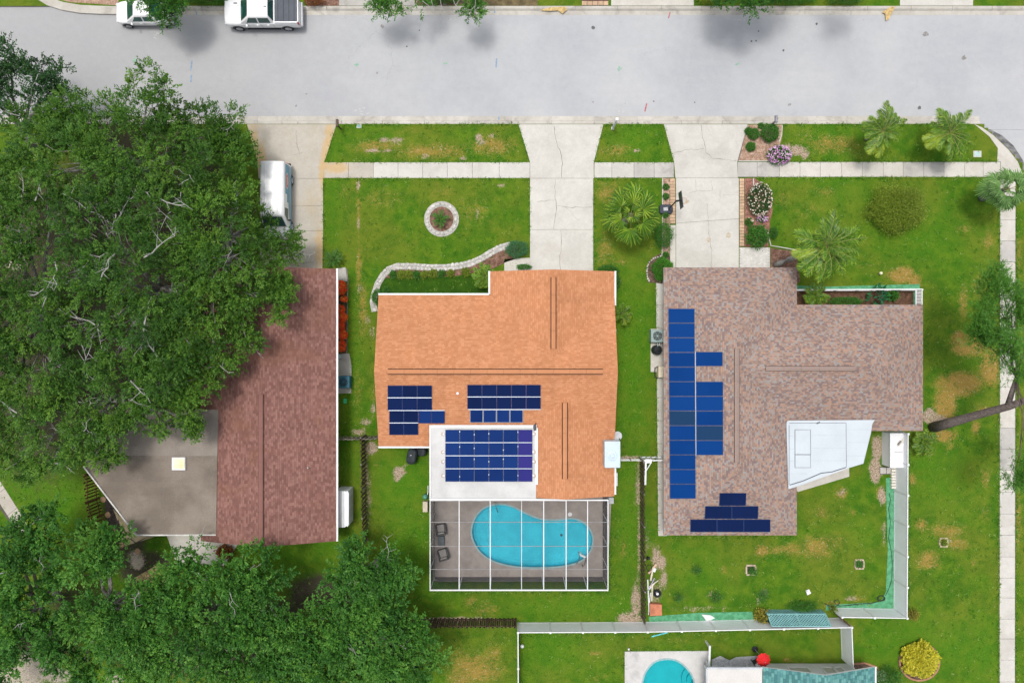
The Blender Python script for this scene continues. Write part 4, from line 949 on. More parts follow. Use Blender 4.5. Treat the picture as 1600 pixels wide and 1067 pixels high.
# ------------------------------------------------------------------ fences
VINYL = M('white_vinyl', (0.78, 0.80, 0.83), 0.45, 0.04, 1.0, fine=0.03)
WOODD = M('dark_fence_wood', (0.13, 0.085, 0.055), 0.9, 0.3, 3, 0.4, fine=0.2, piece=0.4)
WOODG = M('grey_fence_wood', (0.30, 0.26, 0.22), 0.9, 0.25, 3, 0.4, fine=0.2, piece=0.3)
def vinyl_fence(label, top_px, h=1.83, bay=2.44, cap_first=True):
    P = [W(a, b, h) for a, b in top_px]; P = [Vector((p.x, p.y, 0)) for p in P]
    e = empty('vinyl_fence', P[0], label, 'fence')
    def post(p): 
        m = MB(); m.box(p.x, p.y, -.05, .127, .127, h + .08); m.prism([(p.x - .09, p.y - .09), (p.x + .09, p.y - .09), (p.x + .09, p.y + .09), (p.x - .09, p.y + .09)], h + .03, h + .06)
        k = MB().box(p.x, p.y, -.05, .127, .127, h + .08).build('post', ALU, e)
        MB().prism([(p.x - .08, p.y - .08), (p.x + .08, p.y - .08), (p.x + .08, p.y + .08), (p.x - .08, p.y + .08)], h + .031, h + .07).build('cap', ALU, k, bevel=.02)
    post(P[0])
    for a, b in zip(P[:-1], P[1:]):
        L = (b - a).length; n = max(1, round(L / bay)); d = (b - a).normalized(); nn = Vector((-d.y, d.x, 0))
        for i in range(n):
            p, q = a + d * (L * i / n + .064), a + d * (L * (i + 1) / n - .064)
            m = MB(); l = (q - p).length; k = max(2, round(l / .28)); prof = []
            for j in range(k):                                       # tongue and groove boards
                s0, s1 = l * j / k, l * (j + 1) / k; prof += [(s0 + .004, .022), (s1 - .004, .022), (s1, .018)]
            out = [p + d * s + nn * o for s, o in prof] + [p + d * s - nn * o for s, o in reversed(prof)]
            m.prism([(v.x, v.y) for v in out], .06, h - .08); m.build('fence_panel', VINYL, e)
            MB().bar(p + Vector((0, 0, h - .05)), q + Vector((0, 0, h - .05)), .07, .10).build('top_rail', ALU, e); MB().bar(p + Vector((0, 0, .05)), q + Vector((0, 0, .05)), .07, .12).build('bottom_rail', ALU, e)
            post(q + d * .064)
    return e
vinyl_fence('white vinyl privacy fence round the right back yard', [(1419, 678), (1417.5, 965.5), (1316, 964)])
vinyl_fence('long white vinyl fence along the bottom, with a return beside the teal roof', [(810, 1100), (809.5, 988), (1012, 987), (1331, 980), (1333.5, 1044)])
PK = {}
def picket_fence(label, top_px, mat, h=1.75, gap=.165, w=.135, rail_mat=None, name='wooden_fence', side=1):
    P = [W(a, b, h) for a, b in top_px]; P = [Vector((p.x, p.y, 0)) for p in P]
    e = empty(name, P[0], label, 'fence')
    key = (round(h, 2), mat.name)
    if key not in PK: PK[key] = [MB().prism([(-w / 2, -.01), (w / 2, -.01), (w / 2, .01), (-w / 2, .01)], 0.03, h - random.uniform(0, .03)).mesh('picket', mat) for _ in range(3)]
    c = 0
    for a, b in zip(P[:-1], P[1:]):
        L = (b - a).length; d = (b - a).normalized(); nn = Vector((-d.y, d.x, 0)); n = int(L / gap); r = math.atan2(d.y, d.x)
        for i in range(n):
            o = a + d * (gap * (i + .5)) + nn * (.035 * side if c % 2 else -.035 * side); link('picket', PK[key][c % 3], e, o, (random.uniform(-.02, .02), random.uniform(-.015, .015), r + random.uniform(-.03, .03))); c += 1
        for z in (.35, h - .3): MB().bar(a + Vector((0, 0, z)), b + Vector((0, 0, z)), .045, .09).build('rail', mat, e)
        m = max(1, round(L / 2.4))
        for i in range(m + 1):
            p = a + d * (L * i / m); MB().box(p.x, p.y, -.05, .1, .1, h + .06, r).build('post', rail_mat or mat, e)
    return e
picket_fence('dark wooden fence between the brown and orange houses', [(563.5, 684), (564.5, 768), (566.5, 852)], WOODD, rail_mat=WOODG)
picket_fence('short grey wooden fence joining the brown and orange houses', [(528, 687), (563, 687), (598, 685)], WOODG)
picket_fence('dark wooden fence behind the orange house, meeting the white fence', [(632, 980), (806, 980)], WOODD)
ff = picket_fence('dark wooden fence between the orange and blended-shingle houses', [(1006.5, 722), (1008.5, 976)], WOODD, rail_mat=WOODG)
picket_fence('leaning slatted brown fence beside the grey flat roof', [(131, 742), (133, 785), (139, 812), (160, 842)], M('brown_fence_wood', (.20, .125, .05), .9, .3, 3, .4, piece=.5), gap=.24, w=.11)
picket_fence('short brown wooden gate between the two white fences', [(1316, 966), (1329, 978)], M('brown_fence_wood', (.2, .12, .05)), name='wooden_gate')
g = empty('side_gate', (*W2(1022, 719), 0), 'white gate across the side path of the right house', 'gate')
for a, b, z in (((1007, 719), (1040, 719), 1.7), ((1007, 719), (1040, 719), .3)): MB().bar(Vector((*W2(*a, 1.7), z)), Vector((*W2(*b, 1.7), z)), .08, .12).build('gate_rail', ALU, g)
for x in (1007, 1014.5, 1022, 1031, 1040): p = W(x, 719, 1.7); MB().box(p.x, p.y, 0, .1, .1, 1.8).build('gate_post', ALU, g)
MB().bar(Vector((*W2(1008, 720, 1.7), 1.75)), Vector((*W2(1018, 720, 1.7), 1.75)), .3, .06).build('gate_top', ALU, g); MB().bar(Vector((*W2(1009, 722, 1.7), 1.72)), Vector((*W2(1009, 758, 1.7), 1.5)), .14, .06).build('brace_board', ALU, g); MB().bar(Vector((*W2(1010, 735, 1.7), 1.66)), Vector((*W2(1017, 723, 1.7), 1.7)), .06, .06).build('brace_board', ALU, g)
w_ = empty('wire_fence', (*W2(988, 720), 0), 'low wire fence from the orange house to the dark wooden fence', 'fence')
for z in (.5, .8, 1.1): MB().bar(Vector((*W2(968, 719.5, 1.1), z)), Vector((*W2(1003, 719.5, 1.1), z)), .035, .035).build('wire', ALU, w_)
for x in (969, 986, 1002): p = W(x, 719.5, 1.1); MB().box(p.x, p.y, 0, .06, .06, 1.15).build('post', WOODG, w_)

# ------------------------------------------------------------------ garden beds and edging
STN = []
for s in range(4):
    bm = bmesh.new(); bmesh.ops.create_icosphere(bm, subdivisions=1, radius=.5)
    for v in bm.verts: v.co *= random.uniform(.8, 1.15); v.co.z *= .6
    me = bpy.data.meshes.new('edging_stone'); bm.to_mesh(me); bm.free(); me.materials.append(STONE); STN.append(me)
def stones(parent, pts_px, size=.30, gap=.31, mat=None):
    P = [Vector((*W2(a, b), 0)) for a, b in pts_px]; acc = 0.0
    for a, b in zip(P[:-1], P[1:]):
        L = (b - a).length; d = (b - a).normalized()
        while acc < L:
            s = size * random.uniform(.8, 1.2); p = a + d * acc + Vector((random.uniform(-.03, .03), random.uniform(-.03, .03), s * .16))
            link('edging_stone', random.choice(STN), parent, p, (0, 0, math.atan2(d.y, d.x) + random.uniform(-.3, .3)), (s * 1.15, s * .95, s)); acc += gap * random.uniform(.9, 1.15)
        acc -= L
def bed(name, pts, mat, label, z=.03):
    o = MB().prism(PL(pts), -.06, z).build(name, mat); return tag(o, label, 'flower bed')
ring = [(690 + 21.5 * math.cos(a), 342.5 + 22 * math.sin(a)) for a in np.linspace(0, 2 * math.pi, 28)]
b1_ = bed('flower_bed', ring[:-1], MULCH, 'round mulched bed ringed with white stones in the middle front lawn')
strip_solid([(690 + 23 * math.cos(a), 342.5 + 23.5 * math.sin(a)) for a in np.linspace(0, 2 * math.pi, 33)], .42, -.02, .035, 'mortar', CONCG, b1_)
stones(b1_, [(690 + 23 * math.cos(a), 342.5 + 23.5 * math.sin(a)) for a in np.linspace(0, 2 * math.pi, 40)], .30, .34)
cur = [(585, 484), (582, 470), (585, 455), (590, 440), (598, 427), (608, 418), (620, 413.5), (645, 414), (670, 415.5), (695, 415.5), (715, 413.5), (735, 409), (752, 401), (768, 391), (783, 384), (797, 380)]
b2_ = bed('flower_bed', cur[3:] + [(806, 384), (808, 404), (790, 410), (768, 421), (745, 425), (715, 431), (680, 433), (640, 434), (605, 434)], MULCH, 'long curved mulched bed edged with white stones before the orange house')
strip_solid([(a + .7, b + 2.7) for a, b in cur], .5, -.02, .036, 'mortar', CONCG, b2_)
stones(b2_, cur, .30, .31); stones(b2_, [(a + 1.5, b + 5.5) for a, b in cur[3:]], .28, .30)
MB().prism(PL([(788, 405), (828, 403), (828, 425), (788, 425)]), -.05, .03).build('entry_path', CONC, h2)
b3_ = bed('flower_bed', [(1166, 195.5), (1222, 195.5), (1222, 213), (1217, 233), (1215, 251), (1154, 251), (1160, 225)], PINKG, 'pink gravel bed with clipped shrubs beside the right driveway apron')
strip_solid([(1168, 196), (1160, 226), (1153, 252)], .06, 0, .07, 'edging', WOODG, b3_); strip_solid([(1153, 252), (1185, 252.2), (1216, 252)], .06, 0, .06, 'edging', CONCB, b3_); strip_solid([(1222, 196), (1221, 212), (1217, 222)], .07, 0, .06, 'edging', CONCB, b3_)
b4_ = bed('flower_bed', [(1163.5, 279), (1180, 279), (1205, 300), (1207, 330), (1203, 345), (1200, 386), (1163.5, 386)], M('rosy_gravel', (.36, .17, .13), .95, .25, 4, .8, fine=.3), 'rosy gravel bed with flowering shrubs right of the hoop driveway')
strip_solid([(1177, 279), (1177, 290)], .07, 0, .08, 'edging', CONCB, b4_); strip_solid([(1199, 362), (1204, 384), (1216, 386), (1244, 391)], .07, 0, .08, 'edging', CONCB, b4_)
b5_ = bed('flower_bed', [(1035, 279), (1046.5, 279), (1046.5, 400), (1034, 400)], PINKG, 'narrow planted strip under the basketball hoop')
strip_solid([(1035, 279), (1035, 318), (1035, 360), (1034, 400)], .07, 0, .08, 'edging', CONCB, b5_)
b6_ = bed('flower_bed', [(1030, 397), (1044, 396), (1052, 410), (1050, 445), (1012, 441), (1010, 425), (1013, 410), (1020, 402)], M('brown_bark', (.17, .11, .08), .95, .4, 4, .9, fine=.35), 'rounded bark bed with a clipped shrub left of the blended-shingle house')
stones(b6_, [(1036, 400), (1022, 403), (1013, 411), (1010.5, 425), (1014, 441)], .16, .2)
b7_ = bed('flower_bed', [(1204, 388), (1244, 393), (1250, 440), (1236, 447), (1204, 420)], MULCH, 'small mulched bed at the foot of the big palm')
b8_ = bed('flower_bed', [(1244, 452), (1438, 455), (1438, 480), (1244, 480)], M('porch_bark', (.16, .085, .05), .95, .4, 3, .9, fine=.3), 'shaded planted bed behind the white porch rail of the right house')
b9_ = bed('flower_bed', [(1440 + 33 * math.cos(a) - 4, 1033 + 31 * math.sin(a)) for a in np.linspace(0, 6.1, 30)], M('brown_bark', (.17, .11, .08)), 'round bark bed with a brown edge round the yellow croton')
strip_solid([(1436 + 31 * math.cos(a), 1033 + 29 * math.sin(a)) for a in np.linspace(0, 2 * math.pi, 31)], .13, -.02, .10, 'edging', M('terracotta_edging', (.36, .19, .11), .9, .2, 4), b9_)
b10 = bed('flower_bed', [(1332, 1037), (1350, 1034), (1368, 1040), (1378, 1052), (1378, 1090), (1332, 1090)], M('brown_bark', (.17, .11, .08)), 'bark bed with terracotta edge beside the teal roof')
strip_solid([(1332, 1036.5), (1350, 1034.5), (1368, 1040.5), (1378, 1051)], .12, -.02, .1, 'edging', M('terracotta_edging', (.36, .19, .11)), b10)
b11 = bed('flower_bed', [(527, 437), (538, 438), (541, 470), (541, 552), (527, 552)], M('brown_bark', (.17, .11, .08)), 'narrow bed of orange flowers along the brown-roofed house')
strip_solid([(542, 420), (544, 440), (543, 470), (542, 552)], .07, -.02, .08, 'edging', WOODG, b11)
MB().prism(PL([(524, 420), (540, 418), (543, 440), (524, 440)]), -.05, .045).build('stoop', CONCG, h1)
gv = bed('gravel_bed', [(1112, 1030), (1125, 1024), (1140, 1031), (1150, 1026), (1195, 1023), (1200, 1043), (1112, 1043)], M('white_pebbles', (.50, .50, .52), .9, .2, 6, .4, fine=.16), 'white pebble bed beside the pool at the bottom')
mb_ = bed('mulch_strip', [(160, 755), (168, 770), (196, 845), (190, 858), (172, 830)], M('dark_bark', (.075, .06, .055), .95, .4, 4, .9, fine=.3), 'dark bark strip with round stepping stones beside the grey roof')
for i, (x, y) in enumerate(((161.5, 780), (169, 804), (177.5, 828), (190, 851), (215.5, 861))):
    tag(MB().lathe([(.23, 0), (.23, .055), (.20, .065)], *W2(x, y), 14, cz=0).build('stepping_stone', M('round_tan_stone', (.40, .26, .16), .9, .2, 4, .3, piece=.2)), ('round tan stepping stone farthest up the dark bark strip', 'second round tan stepping stone down the dark bark strip', 'third round tan stepping stone down the dark bark strip', 'lowest round stepping stone of the dark bark strip', 'round stepping stone alone in the grey litter by the paved corner')[i], 'stepping stone', 'stepping stones in the left back yard')
bp = struct('block_path', MB().prism(PL([(172, 788), (216, 836), (243, 838), (194, 853), (186, 820)]), -.05, .006), DARKG, 'tan block paving at the corner of the grey flat roof')
for q in ([(173, 790), (185, 803), (186, 812), (180, 814)], [(185, 803), (198, 817), (190, 826), (186, 815)], [(198, 817), (208, 828), (190, 836), (188, 826)], [(208, 828), (217, 837), (191, 845), (190, 837)], [(217, 837), (230, 838), (212, 847), (205, 841)], [(230, 838), (243, 838), (218, 846)], [(204, 842), (211, 848), (194, 853), (192, 846)]): slab(bp, q, M('sandy_block', (.47, .38, .24), .9, .1, 3, .3, piece=.2), .03, name='block')

# edging pavers along the hoop driveway, brick step pad
pv1 = struct('paver_edging', MB().prism(PL([(1046.5, 279), (1055.5, 279), (1055.5, 350), (1046.5, 350)]), -.05, .01), DARKG, 'peach paver strip on the left side of the hoop driveway')
pv2 = struct('paver_edging', MB().prism(PL([(1155, 279), (1163, 279), (1163, 386), (1155, 386)]), -.05, .01), DARKG, 'peach paver strip on the right side of the hoop driveway')
for i in range(15): slab(pv1, [(1046.7, 279.3 + 4.7 * i), (1055.2, 279.3 + 4.7 * i), (1055.2, 283.7 + 4.7 * i), (1046.7, 283.7 + 4.7 * i)], BRICKT, .035, name='paver', bev=.006)
for i in range(22): slab(pv2, [(1155.3, 279.3 + 4.8 * i), (1162.8, 279.3 + 4.8 * i), (1162.8, 283.8 + 4.8 * i), (1155.3, 283.8 + 4.8 * i)], BRICKT, .035, name='paver', bev=.006)
MB().prism(PL([(1047, 352), (1055.5, 352), (1055.5, 420), (1047, 420)]), -.05, .032).build('edging_slab', CONC, d3)
bpad = struct('brick_pad', MB().prism(PL([(1155.5, 387), (1203, 387), (1203, 425), (1155.5, 425)]), -.05, .02), M('pale_mortar', (.45, .43, .41), .9), 'whitewashed brick pad at the corner of the hoop driveway')
WB = M('whitewashed_brick', (.64, .62, .58), .85, .08, 3, .2, piece=.15)
bmesh_ = MB().prism([(-.105, -.05), (.105, -.05), (.105, .05), (-.105, .05)], -.02, .028).mesh('brick', WB)
for j in range(17):
    for i in range(11):
        p = W(1157.5 + i * 4.45 + (2.2 if j % 2 else 0), 388.3 + j * 2.2)
        if p.x < W(1202, 0).x: link('brick', bmesh_, bpad, (p.x, p.y, random.uniform(0, .004)))
sp_ = struct('side_path', MB().prism(PL([(1025, 441), (1037, 441), (1041, 580), (1041, 836), (1028, 836), (1026, 580)]), -.05, .006), DARKG, 'pale slab path along the left wall of the right house')
y = 441
while y < 836:
    k = (y - 441) / 395; slab(sp_, [(1025 + 3.5 * k, y), (1042, y), (1042, y + 36), (1025 + 3.5 * k, y + 36)], CONCB if y < 520 else CONC, .03); y += 36
MB().prism(PL([(1016.5, 514), (1036, 514), (1036, 581), (1016.5, 581)]), -.05, .05).build('equipment_pad', CONC, sp_)
TURF = M('green_ground_cloth', (.085, .34, .16), .85, .2, 3, .5, col2=(.14, .44, .24), fine=.2)
def cloth(label, pts): return solo('ground_cloth', MB().prism(PL(pts), -.03, .012), TURF, label, 'ground cloth', 'green ground cloth along the fences')
cloth('green ground cloth strip along the right white fence', [(1384, 747), (1391, 746), (1398, 752), (1397.5, 952), (1290, 953), (1291, 945), (1340, 942), (1376, 940), (1384, 925), (1387, 860)])
cloth('green ground cloth strip before the bottom white fence', [(1014, 963), (1090, 957), (1175, 955), (1180, 972), (1014, 976)])
cloth('green ground cloth before the white porch rail', [(1243, 446), (1290, 448), (1437, 444), (1437, 452), (1243, 453)])
tag(MB().prism(PL([(1427, 455), (1432, 455), (1432, 476), (1427, 476)]), -.03, .035).build('ground_cloth', TURF), 'narrow green cloth beside the slatted porch gate', 'ground cloth', 'green ground cloth along the fences')
# porch rail
pr = empty('porch_rail', (*W2(1340, 453), 0), 'white porch rail with a slatted end before the right house', 'railing')
for z in (.25, 1.0): MB().bar(Vector((*W2(1244, 453, 1), z)), Vector((*W2(1441, 452, 1), z)), .09, .07).build('rail', ALU, pr)
for x in (1244, 1277, 1310, 1343, 1376, 1409, 1441): p = W(x, 452.6, 1); MB().box(p.x, p.y, 0, .1, .1, 1.06).build('post', ALU, pr)
for i in range(44): p = W(1247 + i * 4.4, 452.6, .6); MB().box(p.x, p.y, .26, .03, .03, .74).build('baluster', ALU, pr)
for z in (1.0,):
    for x in (1431, 1440.5): MB().bar(Vector((*W2(x, 453, 1), z)), Vector((*W2(x, 476, 1), z)), .07, .06).build('rail', ALU, pr)
for i in range(9): MB().bar(Vector((*W2(1431.5, 455.5 + i * 2.3, 1), .99)), Vector((*W2(1440, 455.5 + i * 2.3, 1), .99)), .05, .03).build('slat', ALU, pr)

# ------------------------------------------------------------------ yard things
BLACK = M('black_plastic', (.022, .024, .028), .5, .2, 3)
METG = M('grey_green_metal', (.28, .36, .35), .5, .12, 2, metal=.2)
TEALM = M('teal_cover', (.035, .15, .22), .6, .15, 2)
LBLUE = M('pale_blue_metal', (.50, .60, .66), .4, .05, 1.5, metal=.1)
def condenser(label, px, py, s, mat, top=BLACK, h=.8, z0=.05):
    p = W(px, py, h); e = empty('air_conditioner', (p.x, p.y, z0), label, 'air conditioner')
    MB().box(p.x, p.y, z0, s, s, h).build('casing', mat, e, bevel=.05)
    MB().lathe([(s * .42, 0), (s * .42, .03), (s * .36, .03), (s * .36, .0)], p.x, p.y, 24, cz=z0 + h + .002).build('fan_ring', mat, e)
    MB().lathe([(s * .36, 0), (s * .35, .006)], p.x, p.y, 24, cz=z0 + h + .002).build('fan_well', top, e)
    for r in (.3, .22, .14): MB().tube([(p.x + s * r * math.cos(a), p.y + s * r * math.sin(a), z0 + h + .03) for a in np.linspace(0, 2 * math.pi, 20)], .012, 4, cap=False).build('grille_ring', mat, e)
    for k in range(6): a = k * math.pi / 3; MB().bar((p.x + s * .05 * math.cos(a), p.y + s * .05 * math.sin(a), z0 + h + .034), (p.x + s * .38 * math.cos(a), p.y + s * .38 * math.sin(a), z0 + h + .034), .015, .012).build('grille_spoke', mat, e)
    MB().lathe([(s * .08, 0), (s * .07, .02)], p.x, p.y, 12, cz=z0 + h + .03).build('hub', mat, e)
condenser('grey-green round-fan air conditioner beside the right house path', 1027, 525, .98, METG)
condenser('dark teal air conditioner on the pad of the brown-roofed house', 537, 597, .92, TEALM, z0=.04)
struct('equipment_pad', MB().prism(PL([(525, 553), (546, 552), (549.5, 573), (549, 614), (525, 615)]), -.05, .04), CONCG, 'grey concrete pad beside the brown-roofed house')
solo('meter_box', MB().box(*W2(529, 557, .5), .04, .22, .3, .5), M('pale_blue_box', (.40, .55, .65), .5), 'small pale blue box at the end of the grey pad', 'utility box', bevel=.02)
solo('valve_box', MB().box(*W2(539, 626.5, .1), -.05, .26, .38, .16), M('bright_green_lid', (.04, .50, .20), .5), 'bright green valve box in the grass by the brown-roofed house', 'utility box', bevel=.02)
e = empty('pool_filter', (*W2(1028, 547, .8), .05), 'black domed pool filter tank beside the right house path', 'filter tank')
p = W(1028, 547, .9); MB().lathe([(.36, 0), (.38, .1), (.38, .6), (.34, .78), (.22, .9), (.07, .95), (.06, 1.0)], p.x, p.y, 22, cz=.05).build('tank', BLACK, e, smooth=True); MB().tube([(p.x, p.y + .1, .9), (p.x, p.y + .5, .8), (p.x + .1, p.y + .65, .2)], .045, 8).build('pipe', METG, e); MB().tube([(p.x + .2, p.y + .1, .5), (p.x + .2, p.y + .6, .5), (p.x - .3, p.y + .62, .45)], .04, 8).build('pipe', ALU, e)
e = empty('pool_heater', (*W2(1033.5, 581, .7), .03), 'cream pool heater box beside the right house path', 'heater'); p = W(1033.5, 581, .8)
MB().box(p.x, p.y, .03, .46, .85, .8).build('casing', M('cream_enamel', (.66, .58, .44), .5), e, bevel=.03); MB().tube([(p.x - .2, p.y + .4, .5), (p.x - .42, p.y + .3, .45), (p.x - .42, p.y - .4, .4), (p.x - .2, p.y - .5, .35)], .04, 8).build('pipe', BLACK, e)
# package unit on the eave of the orange house, dish, wall boxes
e = empty('rooftop_unit', (*W2(956, 710, 3.0), 2.75), 'pale blue rooftop air conditioner on the eave of the orange house', 'air conditioner'); p = W(957, 710, 3.9)
MB().box(p.x, p.y, 2.95, 1.14, 1.92, .98).build('casing', LBLUE, e, bevel=.03); MB().lathe([(.36, 0), (.36, .02), (.31, .03), (.3, .01)], p.x, p.y - .1, 28, cz=3.93).build('fan_ring', LBLUE, e); MB().lathe([(.18, 0), (.14, .03)], p.x, p.y - .1, 16, cz=3.94).build('hub', LBLUE, e); MB().box(p.x, p.y, 2.72, .9, 1.6, .22).build('curb', M('grey_pipe', (.4, .4, .4)), e)
for yy in (-.5, .5): MB().box(p.x - .575, p.y + yy, 3.1, .01, .8, .6).build('louvre', M('grey_louvre', (.36, .44, .48), .5), e)
e = empty('satellite_dish', (*W2(965, 682, 2.6), 2.3), 'grey satellite dish beside the rooftop unit', 'satellite dish'); p = W(965, 681, 2.9)
m = MB(); m.lathe([(.05, 0), (.2, .03), (.30, .09), (.34, .14), (.32, .15), (.2, .06), (.04, .03)], p.x, p.y, 20, cz=2.75); m.build('dish', M('grey_dish', (.42, .43, .44), .5), e, smooth=True)
MB().tube([(p.x - .2, p.y - .1, 2.4), (p.x, p.y, 2.77)], .03, 6).build('mount', SILVER, e); MB().tube([(p.x, p.y - .3, 2.8), (p.x + .1, p.y - .2, 3.15)], .015, 5).build('arm', SILVER, e); MB().box(p.x + .1, p.y - .18, 3.12, .07, .1, .07).build('receiver', BLACK, e)
e = empty('wall_heater', (*W2(965, 749, 1), .2), 'white tankless heater on the right wall of the orange house', 'water heater'); p = W(964.5, 749, 1.6)
MB().box(p.x - .12, p.y, .4, .3, 1.0, 1.2).build('casing', ALU, e, bevel=.03); MB().box(p.x - .45, p.y, 1.0, .4, .1, .1).build('bracket', SILVER, e); MB().tube([(p.x - .1, p.y - .3, .45), (p.x - .1, p.y - .3, .02)], .03, 6).build('pipe', SILVER, e)
e = empty('pool_pump_box', (*W2(954, 781, 1), .0), 'small white equipment box at the cage corner', 'equipment box'); p = W(955, 782, 1.2)
MB().box(p.x, p.y, 0, .34, .42, 1.2).build('cabinet', ALU, e, bevel=.02); MB().box(p.x, p.y, 1.2, .38, .46, .04).build('lid', M('grey_dish', (.42, .43, .44)), e)
e = empty('pool_pump', (*W2(663, 785, .5), 0), 'beige and green pool equipment left of the cage', 'pump'); p = W(664, 786, .6)
MB().box(p.x, p.y - .3, 0, .38, .8, .55).build('casing', M('beige_plastic', (.55, .48, .36), .6), e, bevel=.03); MB().lathe([(.2, 0), (.21, .4), (.15, .55), (.05, .6)], p.x, p.y + .45, 16, cz=0).build('strainer', M('green_plastic', (.08, .26, .18), .5), e, smooth=True); MB().tube([(p.x + .1, p.y + .4, .3), (p.x + .2, p.y + .8, .3), (p.x + .2, p.y + 1.3, .3)], .035, 8).build('pipe', ALU, e)
# covered grill and its round neighbour
e = empty('grill', (*W2(644, 714, .6), 0), 'barbecue grill under a black cover behind the orange house', 'grill'); p = W(643, 713, 1.0)
def covered(parent, name, cx, cy, sx, sy, h, rz, mat, n=14, sq=3.0):
    m = MB(); c, s_ = math.cos(rz), math.sin(rz); rings = [(1.0, 0), (.97, .45), (.95, .8), (.86, .95), (.6, 1.0), (.2, 1.02)]; k0 = len(m.v)
    for k, hh in rings:
        for j in range(n * 2):
            a = 2 * math.pi * j / (n * 2); r = (abs(math.cos(a)) ** sq + abs(math.sin(a)) ** sq) ** (-1 / sq); w = 1 + (.05 * math.sin(a * 7) + .03 * math.sin(a * 11)) * (1 - hh)
            x, y = sx / 2 * k * r * w * math.cos(a), sy / 2 * k * r * w * math.sin(a); m.v.append((cx + c * x - s_ * y, cy + s_ * x + c * y, hh * h + .06 * math.sin(x * 6) * (hh > .9)))
    N = n * 2
    for i in range(len(rings) - 1):
        for j in range(N): m.f.append([k0 + i * N + j, k0 + i * N + (j + 1) % N, k0 + (i + 1) * N + (j + 1) % N, k0 + (i + 1) * N + j]); m.mi.append(0)
    m.f.append([k0 + (len(rings) - 1) * N + j for j in range(N)]); m.mi.append(0)
    return m.build(name, mat, parent, smooth=True)
COVER = M('charcoal_cover', (.028, .036, .042), .65, .3, 3, .3, bscale=12)
covered(e, 'cover', p.x, p.y, .82, 1.35, 1.05, -.2, COVER); MB().box(p.x - .05, p.y + .1, 1.03, .12, .04, .04, .4).build('handle', SILVER, e)
e = empty('fire_pit', (*W2(659, 706, .4), 0), 'round charcoal-covered fire pit beside the grill', 'fire pit'); p = W(658, 706, .7); covered(e, 'cover', p.x, p.y, .85, .75, .7, 0, COVER, sq=2.0); MB().lathe([(.4, 0), (.42, .05)], p.x, p.y, 18, cz=0).build('base', BLACK, e)
# white storage shed by the brown house, white deck box on the right
e = empty('storage_shed', (*W2(535, 796, 1), 0), 'narrow white storage shed beside the brown-roofed house', 'shed')
a_, b_ = W(523, 823, 1.9), W(543, 768, 1.9); MB().prism([(a_.x, a_.y), (b_.x, a_.y), (b_.x, b_.y), (a_.x, b_.y)], 0, 1.75).build('body', VINYL, e)
MB().prism([(a_.x - .05, a_.y - .05), (b_.x - .28, a_.y - .05), (b_.x - .28, b_.y + .05), (a_.x - .05, b_.y + .05)], 1.75, 1.9).build('roof', ALU, e, bevel=.04); MB().prism([(b_.x - .27, a_.y - .05), (b_.x + .05, a_.y + .1), (b_.x + .05, b_.y - .1), (b_.x - .27, b_.y + .05)], 1.7, lambda x, y: 1.86 - (x - b_.x + .27) * .4).build('roof_edge', VINYL, e)
for yy in (.33, .66): MB().box(b_.x + .012, a_.y + (b_.y - a_.y) * yy, .1, .02, .75, 1.5).build('door', ALU, e)
e = empty('storage_shed', (*W2(1398, 703, 1), 0), 'low white shed between the right house and the white fence', 'shed')
a_, b_ = W(1391.5, 730, 1.25), W(1416, 677.5, 1.25); MB().prism([(a_.x, a_.y), (b_.x, a_.y), (b_.x, b_.y), (a_.x, b_.y)], 0, 1.18).build('body', VINYL, e); MB().prism([(a_.x - .04, a_.y - .04), (b_.x + .04, a_.y - .04), (b_.x + .04, b_.y + .04), (a_.x - .04, b_.y + .04)], 1.18, 1.26).build('roof', ALU, e, bevel=.02)
MB().bar((a_.x + .3, (a_.y + b_.y) / 2 - .1, 1.275), (a_.x + .9, (a_.y + b_.y) / 2 - .1, 1.275), .02, .02).build('roof_seam', SEAM, e)
solo('board', MB().bar(W(1418, 679, 1.34), W(1403, 698, 1.29), .14, .03), M('pale_board', (.62, .60, .54), .8), 'pale board lying across the low white shed', 'board')
solo('board', MB().bar(W(1408, 689, 1.36), W(1403, 695, 1.345), .12, .04), M('grey_fence_wood', (.3, .26, .22)), 'short grey board on top of the pale board on the low shed', 'board')
struct('paver_patch', MB().prism(PL([(1374, 729), (1395, 728), (1396, 741), (1375, 741)]), -.05, .008), DARKG, 'old grey pavers below the low white shed')
for i in range(2): slab(bpy.data.objects['paver_patch'], [(1375 + i * 10, 730), (1384.4 + i * 10, 730), (1384.4 + i * 10, 740), (1375 + i * 10, 740)], CONCG, .04, name='paver')
e = empty('planks', (*W2(1397.5, 746, .3), 0), 'row of cream planks at the foot of the right white fence', 'planks')
for k in range(8): MB().box(*W2(1397.5, 731 + k * 4.4, .3), .02, .34 - .02 * (k % 2), .17, .2).build('plank', M('cream_plank', (.66, .63, .55), .8, .1, 3), e)
